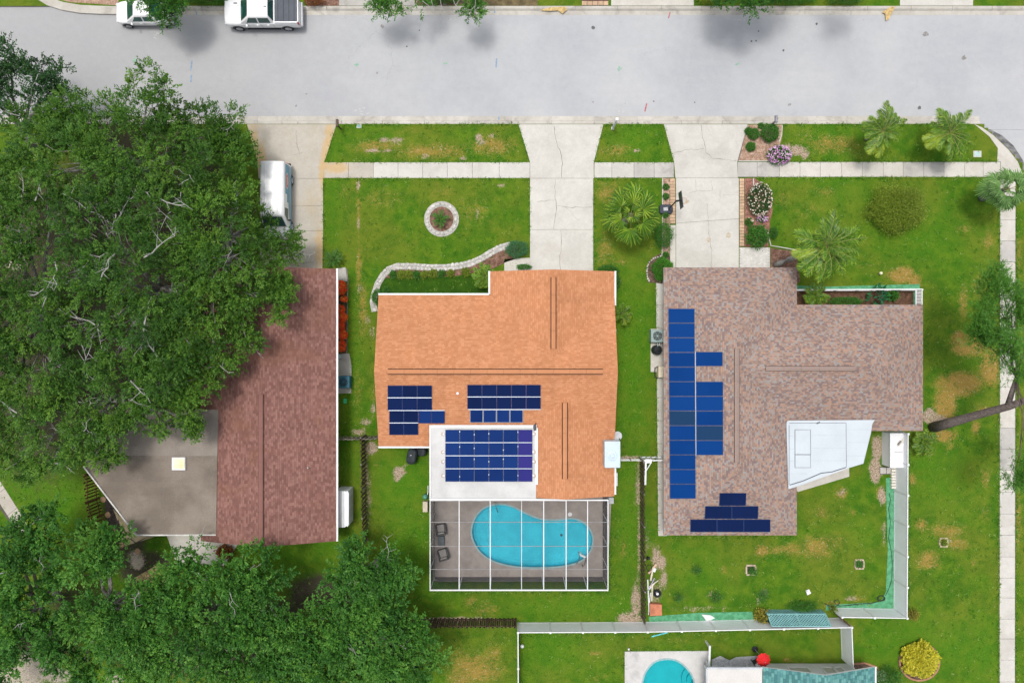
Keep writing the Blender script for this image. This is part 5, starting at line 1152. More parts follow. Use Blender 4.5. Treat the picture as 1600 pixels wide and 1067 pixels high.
# kerb side things
def mailbox(label, px, py, post, box, rz=0.0, h=1.05):
    p = W(px, py); e = empty('mailbox', p, label, 'mailbox', None)
    MB().box(p.x, p.y, 0, .1, .1, h).build('post', post, e)
    m = MB(); prof = [(-.10, 0), (.10, 0), (.10, .12), (.07, .19), (0, .22), (-.07, .19), (-.10, .12)]; k = len(m.v)
    for yy in (-.26, .26): m.v += [(p.x + x, p.y + .12 + yy, h + z) for x, z in prof]
    n = len(prof); m.f += [[k + i, k + (i + 1) % n, k + n + (i + 1) % n, k + n + i] for i in range(n)] + [[k + n - 1 - i for i in range(n)], [k + n + i for i in range(n)]]; m.mi += [0] * (n + 2)
    b = m.build('box', box, e); MB().box(p.x + .12, p.y + .15, h + .08, .015, .05, .16).build('flag', M('red_flag', (.5, .05, .04), .5), b)
    return e
mailbox('dark brown mailbox at the end of the stained driveway', 532.5, 202, WOODD, M('bronze_box', (.12, .09, .07), .5, .15, 3))
mailbox('grey mailbox standing behind the clipped shrub at the kerb', 1203, 197, WOODG, M('grey_mailbox', (.22, .22, .25), .5, .15, 3), h=1.2)
e = empty('lamp_post', (*W2(957, 201.5), 0), 'white square post at the kerb left of the small lawn', 'post'); p = W(957, 201.5)
MB().box(p.x, p.y, 0, .14, .14, 2.3).build('post', ALU, e); MB().box(p.x, p.y, 2.3, .22, .22, .06).build('cap', ALU, e, bevel=.02); MB().box(p.x, p.y, 0, .2, .2, .16).build('foot', ALU, e)
for i, (px, py, s, lab) in enumerate(((561, 197.5, .38, 'small teal meter lid beside the dark brown mailbox'), (1527, 241, .62, 'pale teal utility lid in the right verge'))):
    e = empty('utility_lid', (*W2(px, py), 0), lab, 'utility lid', 'utility lids in the verges'); p = W(px, py)
    MB().box(p.x, p.y, -.04, s, s * .8, .06).build('collar', CONCB, e); MB().box(p.x, p.y, .021, s * .7, s * .55, .012).build('lid', M('teal_lid', (.18, .36, .34), .6) if i == 0 else M('pale_teal_lid', (.40, .55, .52), .6), e)
def ball(label, px, py, r, mat, name='garden_light', cat='garden light', group=None):
    e = empty(name, (*W2(px, py), 0), label, cat, group); p = W(px, py, .3); MB().lathe([(.03, 0), (.03, .2)], p.x, p.y, 8, cz=0).build('stem', ALU, e); MB().lathe([(r * .5, -r * .86), (r * .87, -r * .5), (r, 0), (r * .87, r * .5), (r * .5, r * .86), (.02, r)], p.x, p.y, 18, cz=.2 + r * .8).build('globe', mat, e, smooth=True)
ball('pale yellow globe in the lawn before the porch rail', 1376.5, 427, .13, M('pale_yellow_globe', (.72, .70, .48), .5)); ball('white globe near the corner of the long white fence', 816, 1009, .15, ALU)
ball('small white globe above the pool deck at the bottom', 982.5, 1014, .09, ALU)
# basketball hoop
e = empty('basketball_hoop', (*W2(1041, 327), 0), 'portable basketball hoop with black base on the right driveway edge', 'basketball hoop'); p = W(1041, 327, .2)
MB().prism([(p.x - .52, p.y - .28), (p.x - .44, p.y - .36), (p.x + .4, p.y - .36), (p.x + .52, p.y - .2), (p.x + .52, p.y + .2), (p.x + .4, p.y + .36), (p.x - .44, p.y + .36), (p.x - .52, p.y + .28)], .0, .24).build('base', M('blue_black_plastic', (.018, .026, .045), .45, .2, 3), e, bevel=.05)
MB().box(p.x - .05, p.y, .24, .35, .26, .03, .1).build('base_lid', M('grey_dish', (.42, .43, .44)), e, bevel=.01)
q = Vector((12.28, W(0, 313, 3).y, 2.8)); MB().tube([(p.x + .15, p.y, .24), (p.x + .22, p.y + .1, 1.8), (q.x - .1, q.y, 2.75)], .05, 8).build('pole', BLACK, e); MB().bar((q.x - .15, q.y, 2.7), (q.x + .12, q.y, 2.95), .1, .06).build('arm', BLACK, e); MB().bar((q.x - .15, q.y, 2.5), (q.x + .12, q.y, 2.75), .1, .06).build('arm', BLACK, e)
MB().box(q.x + .17, q.y, 2.62, .05, 1.22, .86, .12).build('backboard', M('smoked_backboard', (.05, .055, .065), .3), e); bb = bpy.data.objects['backboard']; MB().box(q.x + .20, q.y, 2.78, .012, .6, .42, .12).build('target_square', ALU, bb)
MB().tube([(q.x + .46 + .225 * math.cos(a), q.y + .225 * math.sin(a), 2.78) for a in np.linspace(0, 2 * math.pi, 25)], .013, 6, cap=False).build('rim', M('orange_rim', (.50, .20, .07), .5), e); MB().bar((q.x + .19, q.y, 2.77), (q.x + .26, q.y, 2.775), .1, .03).build('rim_bracket', M('orange_rim', (.5, .2, .07)), e)
for k in range(10):
    a0_ = 2 * math.pi * k / 10
    MB().tube([(q.x + .46 + .22 * math.cos(a0_), q.y + .22 * math.sin(a0_), 2.77), (q.x + .46 + .16 * math.cos(a0_ + .3), q.y + .16 * math.sin(a0_ + .3), 2.55), (q.x + .46 + .13 * math.cos(a0_), q.y + .13 * math.sin(a0_), 2.36)], .006, 4).build('net_cord', M('net_cord', (.5, .5, .48), .8), e)
# square stone planters in the lawns
for px, py, s, lab in ((1173, 890, .72, 'square stone surround with a weedy plant in the right back yard'), (1342.5, 881, .66, 'square pinkish stone surround near the right white fence'), (1474, 847, .6, 'weathered square stone surround in the lawn outside the white fence')):
    e = empty('planter', (*W2(px, py), 0), lab, 'planter', 'square stone surrounds'); p = W(px, py)
    for dx, dy, a_, b_ in ((0, s / 2, s, .13), (0, -s / 2, s, .13), (s / 2, 0, .13, s - .14), (-s / 2, 0, .13, s - .14)): MB().box(p.x + dx, p.y + dy, -.03, a_, b_, .12).build('border_stone', M('sandy_border', (.52, .42, .31), .9, .2, 4, .3, piece=.25), e, bevel=.015)
    MB().box(p.x, p.y, -.03, s - .16, s - .16, .06).build('soil', M('dark_bark', (.075, .06, .055)), e)
# lattice trellis box by the gate
e = empty('lattice_trellis', (*W2(1248, 955), 0), 'teal lattice trellis standing against the bottom white fence', 'trellis')
LAT = M('teal_lattice', (.20, .42, .42), .7, .12, 2); LATB = M('dark_teal_backing', (.015, .045, .055), .8)
tA, tB = W(1199, 951), W(1297, 951); y0_, y1_, hz = W(0, 952).y, W(0, 979, 1.9).y, 1.75
tB.x = W(1298, 0, hz).x; tA.x = W(1206, 0, hz).x
hz, hf = 1.75, .85; SL = lambda y: hf + (y0_ - y) / (y0_ - y1_) * (hz - hf)
MB().prism([(tA.x + .03, y1_), (tB.x - .03, y1_), (tB.x - .03, y0_ - .04), (tA.x + .03, y0_ - .04)], .02, lambda x, y: SL(y) - .05).build('backing', LATB, e)
for x in (tA.x, (tA.x + tB.x) / 2, tB.x): MB().bar((x, y0_, 0), (x, y0_, hf), .09, .09).build('frame_post', LAT, e); MB().bar((x, y0_, hf), (x, y1_, hz), .10, .05).build('frame_rail', LAT, e)
for yy in (y0_, y1_): MB().bar((tA.x, yy, SL(yy) + .002), (tB.x, yy, SL(yy) + .002), .07, .06).build('frame_rail', LAT, e)
for s in (-1, 1):
    mm, mt_ = MB(), MB(); D_ = y0_ - y1_; LS = math.hypot(D_, hz - hf)
    def clip(x, hgt):
        a, b = x, x + s * hgt; t0, t1 = 0.0, 1.0
        for lim, sg in ((tA.x, 1), (tB.x, -1)):
            fa, fb = sg * (a - lim), sg * (b - lim)
            if fa < 0 and fb < 0: return None
            if fa < 0: t0 = max(t0, fa / (fa - fb))
            if fb < 0: t1 = min(t1, fa / (fa - fb))
        return (a + (b - a) * t0, t0, a + (b - a) * t1, t1) if t1 - t0 > .02 else None
    for k in range(-9, 30):
        x0_ = tA.x + k * .22
        c_ = clip(x0_, hf)
        if c_: mm.bar((c_[0], y0_ + .02 * s, hf * c_[1]), (c_[2], y0_ + .02 * s, hf * c_[3]), .05, .014, up=(0, 1, 0))
        c_ = clip(x0_, LS)
        if c_: ya, yb_ = y0_ - D_ * c_[1], y0_ - D_ * c_[3]; mt_.bar((c_[0], ya, SL(ya) + .008 * s), (c_[2], yb_, SL(yb_) + .008 * s), .055, .014)
    tag(mm.build('front_lattice', LAT, e), kind='stuff'); tag(mt_.build('top_lattice', LAT, e), kind='stuff')
# clutter along the dark wooden fence
solo('crate', MB().prism(PL([(1015.5, 943), (1034, 944), (1034.5, 961), (1015.5, 962)], .4), 0, .42), M('terracotta_board', (.48, .18, .10), .8, .2, 3), 'terracotta red box at the foot of the dark wooden fence', 'box', bevel=.02)
e = empty('plant_pot', (*W2(1027, 927), 0), 'black round pot with a white tin inside, in the clutter by the fence', 'pot'); p = W(1027, 927, .4)
MB().lathe([(.2, 0), (.29, .4), (.31, .42), (.27, .42), (.22, .1)], p.x, p.y, 22, cz=0).build('pot', BLACK, e, smooth=True); MB().lathe([(.1, 0), (.1, .25), (.08, .26)], p.x + .03, p.y - .05, 14, cz=.1).build('tin', ALU, e)
PL_ = [M('pale_plank', (.60, .54, .44), .8, .15, 3), ALU, M('pinkish_plank', (.52, .36, .26), .8, .15, 3), M('lilac_pipe', (.42, .40, .58), .5)]
for i, (a, b, w, k, lab) in enumerate((((1012, 905), (1014, 955), .1, 1, 'longest white pipe standing along the dark wooden fence'), ((1013, 960), (1016, 925), .06, 1, 'thin white pipe beside the terracotta box'), ((1014, 920), (1024, 908), .09, 1, 'white board slanting left of the black pot'), ((1018, 938), (1019, 912), .12, 0, 'pale plank beside the black pot'), ((1012, 922), (1022, 902), .06, 3, 'lilac pipe in the clutter by the fence'), ((1013, 895), (1025, 880), .16, 2, 'pinkish plank under the wire hoop'), ((1016, 906), (1020, 885), .13, 0, 'pale plank pointing at the wire hoop'), ((1014, 915), (1028, 905), .07, 0, 'short pale stick near the white board'), ((1021, 892), (1023, 886), .2, 1, 'short white block above the pale planks'))):
    solo('plank', MB().bar(W(*a, .1) + Vector((0, 0, .02 * i)), W(*b, .1) + Vector((0, 0, .05 + .02 * i)), w, .04), PL_[k], lab, 'plank', 'planks and pipes by the fence')
solo('wire_hoop', MB().tube([(*(W(1013, 885) + Vector((.2 * math.cos(a), .24 * math.sin(a), 0))).xy, .35) for a in np.linspace(0, 2 * math.pi, 22)], .022, 6, cap=False), BLACK, 'dark wire hoop in the clutter by the fence', 'hoop')
solo('watering_can', MB().lathe([(.12, 0), (.14, .2), (.1, .32), (.03, .36)], *W2(1013, 872, .2), 14, cz=0), BLACK, 'black can above the wire hoop', 'can', smooth=True)
solo('plastic_sheet', MB().prism(PL([(1096, 959), (1110, 960), (1117, 965), (1106, 970.5), (1103, 969)]), .014, lambda x, y: .05 + .06 * math.sin(x * 9)), ALU, 'white fan-shaped plastic sheet on the green cloth', 'sheet')
solo('paper', MB().prism(PL([(1258.5, 922), (1264, 920), (1267, 926), (1261, 929)]), .01, lambda x, y: .05 + .04 * math.sin(x * 14)), ALU, 'crumpled white paper in the right back yard', 'paper')
solo('pool_pole', MB().bar(W(1018, 994, .1), W(1043, 987.5, .1), .09, .05), M('turquoise_pole', (.12, .55, .58), .5), 'turquoise pole lying by the long white fence', 'pole')
HOSE = M('black_hose', (.03, .04, .035), .6)
def hose(label, pts, r=.018): return solo('garden_hose', MB().tube([(*W2(a, b), .03 + .01 * (i % 3)) for i, (a, b) in enumerate(pts)], r, 6), HOSE, label, 'hose')
hose('black garden hose coiled at the corner of the green cloth', [(1375 + 5 * math.cos(a) + .2 * a, 934 + 4 * math.sin(a)) for a in np.linspace(0, 15, 50)] + [(1372, 939), (1360, 942), (1340, 943), (1325, 945), (1312, 946), (1305, 943), (1303, 938), (1309, 936), (1312, 941), (1306, 947), (1296, 946), (1288, 942)], .03)
hose('thin dark hose lying along the right green cloth', [(1389, 770), (1391, 780), (1388, 795), (1391, 815), (1388, 840), (1392, 860), (1394, 880), (1393, 905), (1388, 920), (1383, 930)], .02)
# cage furniture, ladder, handrail
WICK = M('dark_wicker', (.075, .072, .07), .8, .2, 6, .5); CUSH = M('grey_cushion', (.25, .235, .22), .9, .1, 4, .2)
def lounge(label, px, py, rz):
    p = W(px, py, .4); e = empty('lounge_chair', (p.x, p.y, .06), label, 'chair', 'wicker chairs in the pool cage', rz)
    def b(nm, x, y, z, sx, sy, sz, mt, bv=.04): return MB().box(x, y, z, sx, sy, sz).build(nm, mt, e, bevel=bv, local=True)
    b('seat_base', 0, 0, .05, .74, .74, .28, WICK); b('seat_cushion', .04, 0, .33, .62, .56, .13, CUSH, .05); b('backrest', -.36, 0, .3, .14, .78, .5, WICK); b('back_cushion', -.25, 0, .42, .14, .54, .34, CUSH, .05)
    for s in (-1, 1): b('armrest', .0, s * .36, .3, .72, .12, .26, WICK)
    for x in (-.3, .3):
        for y in (-.3, .3): MB().box(x, y, 0, .06, .06, .06).build('leg', BLACK, e, local=True)
    return e
lounge('wicker lounge chair with grey cushions, the upper one in the cage', 689, 826, -math.pi / 2 + .15 + math.pi); lounge('wicker lounge chair with grey cushions, the lower one, turned askew', 692.5, 865, math.pi / 2 + .3 + math.pi + math.pi)
e = empty('ottoman', (*W2(689, 845, .3), .06), 'dark low wicker table between the two lounge chairs', 'table'); p = W(689, 845, .4); MB().box(p.x, p.y, .1, .5, .72, .3).build('body', M('slate_top', (.10, .12, .125), .7), e, bevel=.03)
for x in (-.2, .2):
    for y in (-.3, .3): MB().box(p.x + x, p.y + y, .06, .05, .05, .06).build('leg', BLACK, e)
e = empty('pool_ladder', (*W2(909, 874), .06), 'metal pool ladder at the lower right of the kidney pool', 'ladder'); d = Vector((.42, .9, 0)).normalized(); n_ = Vector((-d.y, d.x, 0)); c = W(908, 875, .4)
for s in (-1, 1): q = c - n_ * s * .27; MB().tube([q - d * .35 + Vector((0, 0, -.33)), q - d * .35 + Vector((0, 0, .2)), q - d * .2 + Vector((0, 0, .42)), q + Vector((0, 0, .44)), q + d * .25 + Vector((0, 0, .2)), q + d * .3 + Vector((0, 0, -.9))], .028, 8).build('rail', M('dull_steel', (.20, .22, .23), .35, .1, 2, metal=.7), e)
for z in (-.02, -.35, -.7): MB().bar(c - n_ * .27 + d * .3 + Vector((0, 0, z - .18)), c + n_ * .27 + d * .3 + Vector((0, 0, z - .18)), .14, .03).build('step', ALU, e)
solo('handrail', MB().tube([W(773, 785, .5) - Vector((0, 0, .45)), W(773, 786, .8), W(775, 791, .9), W(777.5, 800, .5), W(777.5, 801, .1) - Vector((0, 0, .5))], .028, 8), M('dull_steel', (.2, .22, .23)), 'bent steel handrail at the upper left of the kidney pool', 'handrail')
# by the pool at the bottom
e = empty('divider_rail', (*W2(1109, 1025), 0), 'white rail on posts at the corner of the white pool deck', 'railing')
MB().bar(W(1109, 1008, 1.2), W(1108, 1041, 1.2), .14, .1).build('rail', ALU, e)
for y in (1010, 1040): MB().box(*W2(1108.6, y, 1), 0, .12, .12, 1.15).build('post', ALU, e)
e = empty('patio_umbrella', (*W2(1194, 1032, 2), 0), 'small red patio umbrella beside the pebble bed', 'umbrella'); p = W(1194, 1032, 2.0); n = 10
m = MB()
for k in range(n):
    a, b = 2 * math.pi * k / n, 2 * math.pi * (k + 1) / n; m.poly([(p.x, p.y, 2.2), (p.x + .55 * math.cos(a), p.y + .55 * math.sin(a), 1.85), (p.x + .47 * math.cos((a + b) / 2), p.y + .47 * math.sin((a + b) / 2), 1.83), (p.x + .55 * math.cos(b), p.y + .55 * math.sin(b), 1.85)])
m.build('canopy', M('red_canvas', (.62, .018, .02), .8, .15, 4), e); MB().tube([(p.x, p.y, 0), (p.x, p.y, 2.25)], .025, 8).build('pole', SILVER, e); MB().lathe([(.25, 0), (.2, .08)], p.x, p.y, 14).build('base', BLACK, e)
e = empty('garden_chair', (*W2(1181, 1032), 0), 'black garden chair with a white seat by the red umbrella', 'chair', rz=.5)
def b(nm, x, y, z, sx, sy, sz, mt, bv=.02): return MB().box(x, y, z, sx, sy, sz).build(nm, mt, e, bevel=bv, local=True)
b('seat', 0, -.02, .4, .5, .6, .07, ALU, .03); b('backrest', 0, .35, .4, .6, .1, .5, BLACK, .03)
for s in (-1, 1):
    b('armrest', s * .3, .05, .6, .07, .6, .05, BLACK)
    for y in (-.28, .3): b('leg', s * .3, y, 0, .05, .05, .6, BLACK, 0)
# ------------------------------------------------------------------ vehicles (built nose along +x, then turned)
def car_paint(name, col):
    t = NT(name); p = t.pos()
    c = t.mix(t.sm(t.noise(p, 3, 3), .35, .7), sc(col, .95), col)
    return t.done(t.principled(c, .3, 0, None, .45, Coat_Weight=.6, Coat_Roughness=.06))
WCAR = car_paint('white_car_paint', (.74, .745, .75)); BCAR = car_paint('blue_wrap', (.02, .26, .42)); RCAR = car_paint('red_wrap', (.60, .05, .05))
TGLASS = M('green_tinted_glass', (.012, .060, .050), .06, .3, 2, fine=0, spec=.7)
TYRE = M('tyre_rubber', (.018, .018, .019), .85, .2, 5); RIM = M('alloy_rim', (.50, .51, .53), .35, .05, 2, metal=.6); LAMP = M('lamp_lens', (.55, .58, .60), .12, .1, 4, spec=.7); TLAMP = M('tail_lens', (.35, .02, .02), .15, .1, 4)
TRIM = M('black_trim', (.022, .024, .026), .55, .2, 3); TONN = M('slate_tonneau', (.085, .095, .115), .7, .08, 2)
def loft(secs, name, mat, parent, sub=1):
    """secs: (x, [(y, z), ...]) half outlines from the sill up to the middle"""
    m = MB(); n = len(secs[0][1]); N = 2 * n - 1
    for x, h in secs:
        full = [(y, z) for y, z in h] + [(-y, z) for y, z in reversed(h[:-1])]
        m.v += [(x, y, z) for y, z in full]
    for i in range(len(secs) - 1):
        for j in range(N - 1): m.f.append([i * N + j, (i + 1) * N + j, (i + 1) * N + j + 1, i * N + j + 1]); m.mi.append(0)
        m.f.append([i * N + N - 1, (i + 1) * N + N - 1, (i + 1) * N, i * N]); m.mi.append(0)
    m.f += [[j for j in range(N)], [(len(secs) - 1) * N + N - 1 - j for j in range(N)]]; m.mi += [0, 0]
    o = m.build(name, mat, parent, smooth=True, local=True)
    bm = bmesh.new(); bm.from_mesh(o.data); bmesh.ops.recalc_face_normals(bm, faces=bm.faces); bm.to_mesh(o.data); bm.free()
    if sub: s = o.modifiers.new('subdivision', 'SUBSURF'); s.levels = s.render_levels = sub
    return o
def lower(e, L, w, zb, zs, mat):
    """lower body: zs lists (x fraction, top height, width factor)"""
    secs = []
    for f, zt, k in zs:
        W_ = w / 2 * k; secs.append((L / 2 - L * f, [(W_ * .86, zb), (W_ * .98, zb + .10), (W_, zb + .30), (W_ * 1.0, zt - .22), (W_ * .975, zt - .08), (W_ * .90, zt), (W_ * .5, zt + .025), (0, zt + .035)]))
    return loft(secs, 'body', mat, e)
def cabin(e, xs, zbelt, zroof, wb, wr, mat, doors=2, rear_glass=True, side=True):
    """greenhouse; xs = cowl, roof front, roof rear, tail, as distances from the middle"""
    x0, x1, x2, x3 = xs; zc = lambda x: zroof + .035 * (1 - ((x - (x1 + x2) / 2) / ((x1 - x2) / 2 + .01)) ** 2)
    secs = [(x0, [(wb, zbelt - .12), (wb, zbelt - .02), (wb * .96, zbelt), (wb * .5, zbelt + .02), (0, zbelt + .03)])]
    for x in (x1, (x1 * 2 + x2) / 3, (x1 + 2 * x2) / 3, x2): secs.append((x, [(wb, zbelt - .12), (wb * .995, zbelt), (wr, zroof - .07), (wr - .10, zroof - .005), (0, zc(x))]))
    secs.append((x3, [(wb, zbelt - .12), (wb, zbelt - .02), (wb * .96, zbelt), (wb * .5, zbelt + .02), (0, zbelt + .03)]))
    c = loft(secs, 'cabin', mat, e, 0); b = c.modifiers.new('bevel', 'BEVEL'); b.width = .035; b.segments = 2; b.limit_method = 'ANGLE'; b.angle_limit = R(25)
    def slope(xa, xb, sgn, name):
        n = Vector((sgn * (zroof - zbelt), 0, abs(xa - xb))).normalized() * .022; m = MB(); pts = []
        for f, k in ((.08, .90), (.93, .88)):
            x, z = xa + (xb - xa) * f, zbelt + (zroof - zbelt) * f; hw = (wb * .96 + (wr - .06 - wb * .96) * f) * k; pts.append((x, z + .035 * f, hw))
        rows = [[Vector((x, hw * s, z + .03 * (1 - s * s))) + n for s in (-1, -.6, -.2, .2, .6, 1)] for x, z, hw in pts]
        for j in range(5): m.poly([rows[0][j], rows[0][j + 1], rows[1][j + 1], rows[1][j]][::-int(sgn) or 1])
        return m.build(name, TGLASS, c, local=True)
    ws = slope(x0, x1, 1, 'windscreen')
    MB().bar(ws.data.vertices[0].co.lerp(ws.data.vertices[1].co, .2) + Vector((.02, .25, .03)), Vector((x0 - .25, .1, zbelt + .22)), .02, .015).build('wiper', TRIM, c, local=True)
    if rear_glass: slope(x3, x2, -1, 'rear_window')
    if side:
        for s in (-1, 1):
            a, b_ = x1 + (x0 - x1) * .45, x2 - (x2 - x3) * .35
            for k in range(doors):
                p, q = a + (b_ - a) * k / doors - .05, a + (b_ - a) * (k + 1) / doors + .05
                t0 = p - (.0 if k else .38 * (x0 - x1)); t1 = q + (.22 * (x2 - x3) if k == doors - 1 else 0)
                zl, zh = zbelt + .05, zroof - .12; f = lambda z: s * (wb * .995 + (wr - wb * .995) * (z - zbelt) / (zroof - .07 - zbelt) + .014)
                m = MB(); Q = [(p, f(zl), zl), (q, f(zl), zl), (t1, f(zh), zh), (t0, f(zh), zh)]; m.poly(Q if s < 0 else Q[::-1]); m.build('side_window', TGLASS, c, local=True)
    return c
def wheels(e, xf, xr, w, r, tw=.22):
    m1 = MB().lathe([(r * .62, -tw / 2), (r * .9, -tw / 2), (r, -tw / 2 + .04), (r, tw / 2 - .04), (r * .9, tw / 2), (r * .62, tw / 2)], 0, 0, 28, axis='y').mesh('tyre', TYRE, True)
    mr = MB().lathe([(r * .63, -.07), (r * .63, .06), (r * .5, .05)], 0, 0, 24, axis='y').mesh('rim', TRIM)
    ms = []
    for k in range(5):
        a = 2 * math.pi * k / 5; ms.append((math.cos(a), math.sin(a)))
    for x in (xf, xr):
        for s in (-1, 1):
            we = bpy.data.objects.new('wheel', m1); COL.objects.link(we); we.parent = e; we.location = (x, s * (w / 2 - tw / 2 + .015), r); ORG[we.name] = Vector()
            ri = bpy.data.objects.new('rim', mr); COL.objects.link(ri); ri.parent = we; ri.location = (0, s * (tw / 2 - .06), 0)
            for c_, s_ in ms: MB().bar((c_ * .04, s * (tw / 2 + .004), s_ * .04), (c_ * r * .6, s * (tw / 2 - .004), s_ * r * .6), .03, .09, up=(0, 1, 0)).build('spoke', RIM, we, local=True)
            MB().lathe([(r * .62, -.02), (r * .64, .0), (r * .58, .008)], 0, s * tw / 2, 24, axis='y').build('rim_edge', RIM, we, local=True)
            a = np.linspace(0, math.pi, 15); m = MB()
            for i in range(14): m.poly([(x + (r + .02) * math.cos(a[i]), s * (w / 2 + .006), r + (r + .02) * math.sin(a[i])), (x + (r + .09) * math.cos(a[i]), s * (w / 2 + .010), r + (r + .09) * math.sin(a[i])), (x + (r + .09) * math.cos(a[i + 1]), s * (w / 2 + .010), r + (r + .09) * math.sin(a[i + 1])), (x + (r + .02) * math.cos(a[i + 1]), s * (w / 2 + .006), r + (r + .02) * math.sin(a[i + 1]))])
            m.build('wheel_arch', TRIM, e, local=True)
            m = MB(); m.lathe([(r + .02, 0), (r + .02, .02)], x, s * (w / 2 - .012) - .01, 28, axis='y', cz=r); m.build('wheel_well', TRIM, e, local=True)
def mirrors(e, x, w, z, mat):
    for s in (-1, 1): MB().box(x, s * (w / 2 + .12), z, .14, .2, .14).build('mirror', mat, e, bevel=.04, local=True); MB().bar((x, s * (w / 2 - .05), z + .05), (x, s * (w / 2 + .05), z + .06), .05, .04).build('mirror_arm', TRIM, e, local=True)
def lbox(e, name, x, y, z, sx, sy, sz, mat, bv=.02, rz=0): return MB().box(x, y, z, sx, sy, sz, rz).build(name, mat, e, bevel=bv, local=True)
def place(e, x, y, z, rz, roll=0.0):
    e.location = (x, y, z); e.rotation_euler = (roll, 0, rz)

# pickup, nose to the left
e = empty('pickup_truck', (0, 0, 0), 'white crew-cab pickup with a ribbed dark bed cover at the far kerb', 'pickup truck'); ORG[e.name] = Vector()
L, w = 5.85, 2.0
lower(e, L, w, .38, [(0, .92, .55), (.010, 1.00, .76), (.03, 1.06, .90), (.065, 1.11, .965), (.14, 1.16, 1.0), (.25, 1.19, 1.0), (.45, 1.22, 1.0), (.64, 1.24, 1.0), (.66, 1.28, 1.0), (.80, 1.30, 1.0), (.965, 1.30, .99), (.985, 1.26, .97), (1.0, 1.18, .95)], WCAR)
cabin(e, (1.55, .78, -.72, -.98), 1.22, 1.88, .92, .74, WCAR, 2)
lbox(e, 'antenna_fin', -.55, -.05, 1.91, .2, .04, .06, TRIM, .01)
t_ = MB().box(-1.95, 0, 1.325, 1.72, 1.66, .05).build('bed_cover', TONN, e, bevel=.015, local=True)
for x in (-1.36, -1.78, -2.2, -2.6): MB().box(x, 0, 1.376, .03, 1.6, .012).build('rib', TRIM, t_, local=True)
for s in (-1, 1): MB().box(-1.95, s * .88, 1.32, 1.76, .09, .035).build('bed_rail', WCAR, t_, bevel=.01, local=True)
lbox(e, 'tailgate_trim', -2.83, 0, 1.27, .12, 1.7, .06, WCAR); lbox(e, 'rear_bumper', -2.95, 0, .48, .22, 1.86, .24, RIM, .05); lbox(e, 'front_bumper', 2.80, 0, .45, .2, 1.3, .26, TRIM, .08); lbox(e, 'grille', 2.88, 0, .72, .08, 1.1, .24, TRIM, .02)
for s in (-1, 1):
    lbox(e, 'headlight', 2.74, s * .78, .84, .26, .26, .16, LAMP, .05); lbox(e, 'tail_light', -2.86, s * .92, .95, .1, .12, .34, TLAMP, .03); lbox(e, 'running_board', 0, s * .98, .38, 2.6, .14, .05, TRIM, .02)
    for x in (.30, -.52): MB().box(x, s * 1.0, 1.05, .18, .03, .035).build('door_handle', RIM, e, local=True)
    for x in (1.02, .02, -.92): MB().box(x, s * .998, .55, .012, .008, .62).build('door_gap', TRIM, e, local=True)
for y in (-.42, .42): MB().bar((2.5, y, 1.135), (1.6, y * 1.1, 1.235), .035, .02).build('hood_crease', WCAR, e, local=True)
lbox(e, 'hood_scoop', 1.95, -.62, 1.17, .28, .07, .04, TRIM, .01); mirrors(e, 1.05, w, 1.18, WCAR); wheels(e, 1.95, -1.85, w, .40, .26)
place(e, W(414.5, 0).x + .05, W(0, 48.0).y + 1.0, -.112, math.pi, -R(1.2))
# sedan, nose to the left, half under a branch
e = empty('sedan', (0, 0, 0), 'white compact sedan at the far kerb, half under a leafy branch', 'car'); ORG[e.name] = Vector()
L, w = 4.35, 1.78
lower(e, L, w, .24, [(0, .56, .50), (.012, .64, .70), (.035, .72, .83), (.07, .78, .92), (.14, .84, .98), (.25, .92, 1.0), (.5, .96, 1.0), (.75, .98, 1.0), (.88, 1.0, .98), (.96, .95, .92), (.985, .85, .86), (1.0, .7, .8)], WCAR)
cabin(e, (1.15, .40, -.75, -1.55), .93, 1.45, .82, .60, WCAR, 2)
lbox(e, 'grille', 2.13, 0, .45, .06, .8, .14, TRIM); lbox(e, 'number_plate', -2.17, 0, .62, .03, .5, .12, ALU, .01)
for s in (-1, 1):
    lbox(e, 'headlight', 1.97, s * .62, .60, .3, .26, .12, LAMP, .05); lbox(e, 'tail_light', -2.05, s * .66, .72, .16, .26, .14, TLAMP, .04)
    for x in (.1, -.75): MB().box(x, s * .89, .80, .16, .03, .03).build('door_handle', RIM, e, local=True)
    for x in (.85, -.08, -.98): MB().box(x, s * .888, .4, .012, .008, .5).build('door_gap', TRIM, e, local=True)
mirrors(e, .72, w, .94, WCAR); wheels(e, 1.35, -1.32, w, .32, .20)
place(e, W(230.5, 0).x, W(0, 43.2).y + .89, -.112, math.pi, -R(1.2))
# van on the stained driveway, nose to the house
e = empty('cargo_van', (0, 0, 0), 'white cargo van with blue sides and a red oval badge on the stained driveway', 'van'); ORG[e.name] = Vector()
L, w = 5.75, 2.0
lower(e, L, w, .35, [(0, .75, .82), (.02, .92, .92), (.05, 1.02, .97), (.12, 1.10, 1.0), (.2, 1.16, 1.0), (.4, 1.2, 1.0), (.7, 1.2, 1.0), (.97, 1.2, 1.0), (.99, 1.18, .985), (1.0, 1.12, .96)], WCAR)
secs = [(2.0, [(.95, 1.05), (.95, 1.12), (.92, 1.15), (.5, 1.17), (0, 1.18)])]
for x in (1.25, .3, -.8, -1.9, -2.72): secs.append((x, [(.99, 1.05), (.985, 1.2), (.90, 1.95), (.76, 2.06), (0, 2.12)]))
secs.append((-2.84, [(.97, 1.05), (.965, 1.2), (.88, 1.93), (.74, 2.02), (0, 2.07)]))
cb_ = loft(secs, 'cargo_body', WCAR, e, 0); bv_ = cb_.modifiers.new('bevel', 'BEVEL'); bv_.width = .05; bv_.segments = 2; bv_.limit_method = 'ANGLE'; bv_.angle_limit = R(20)
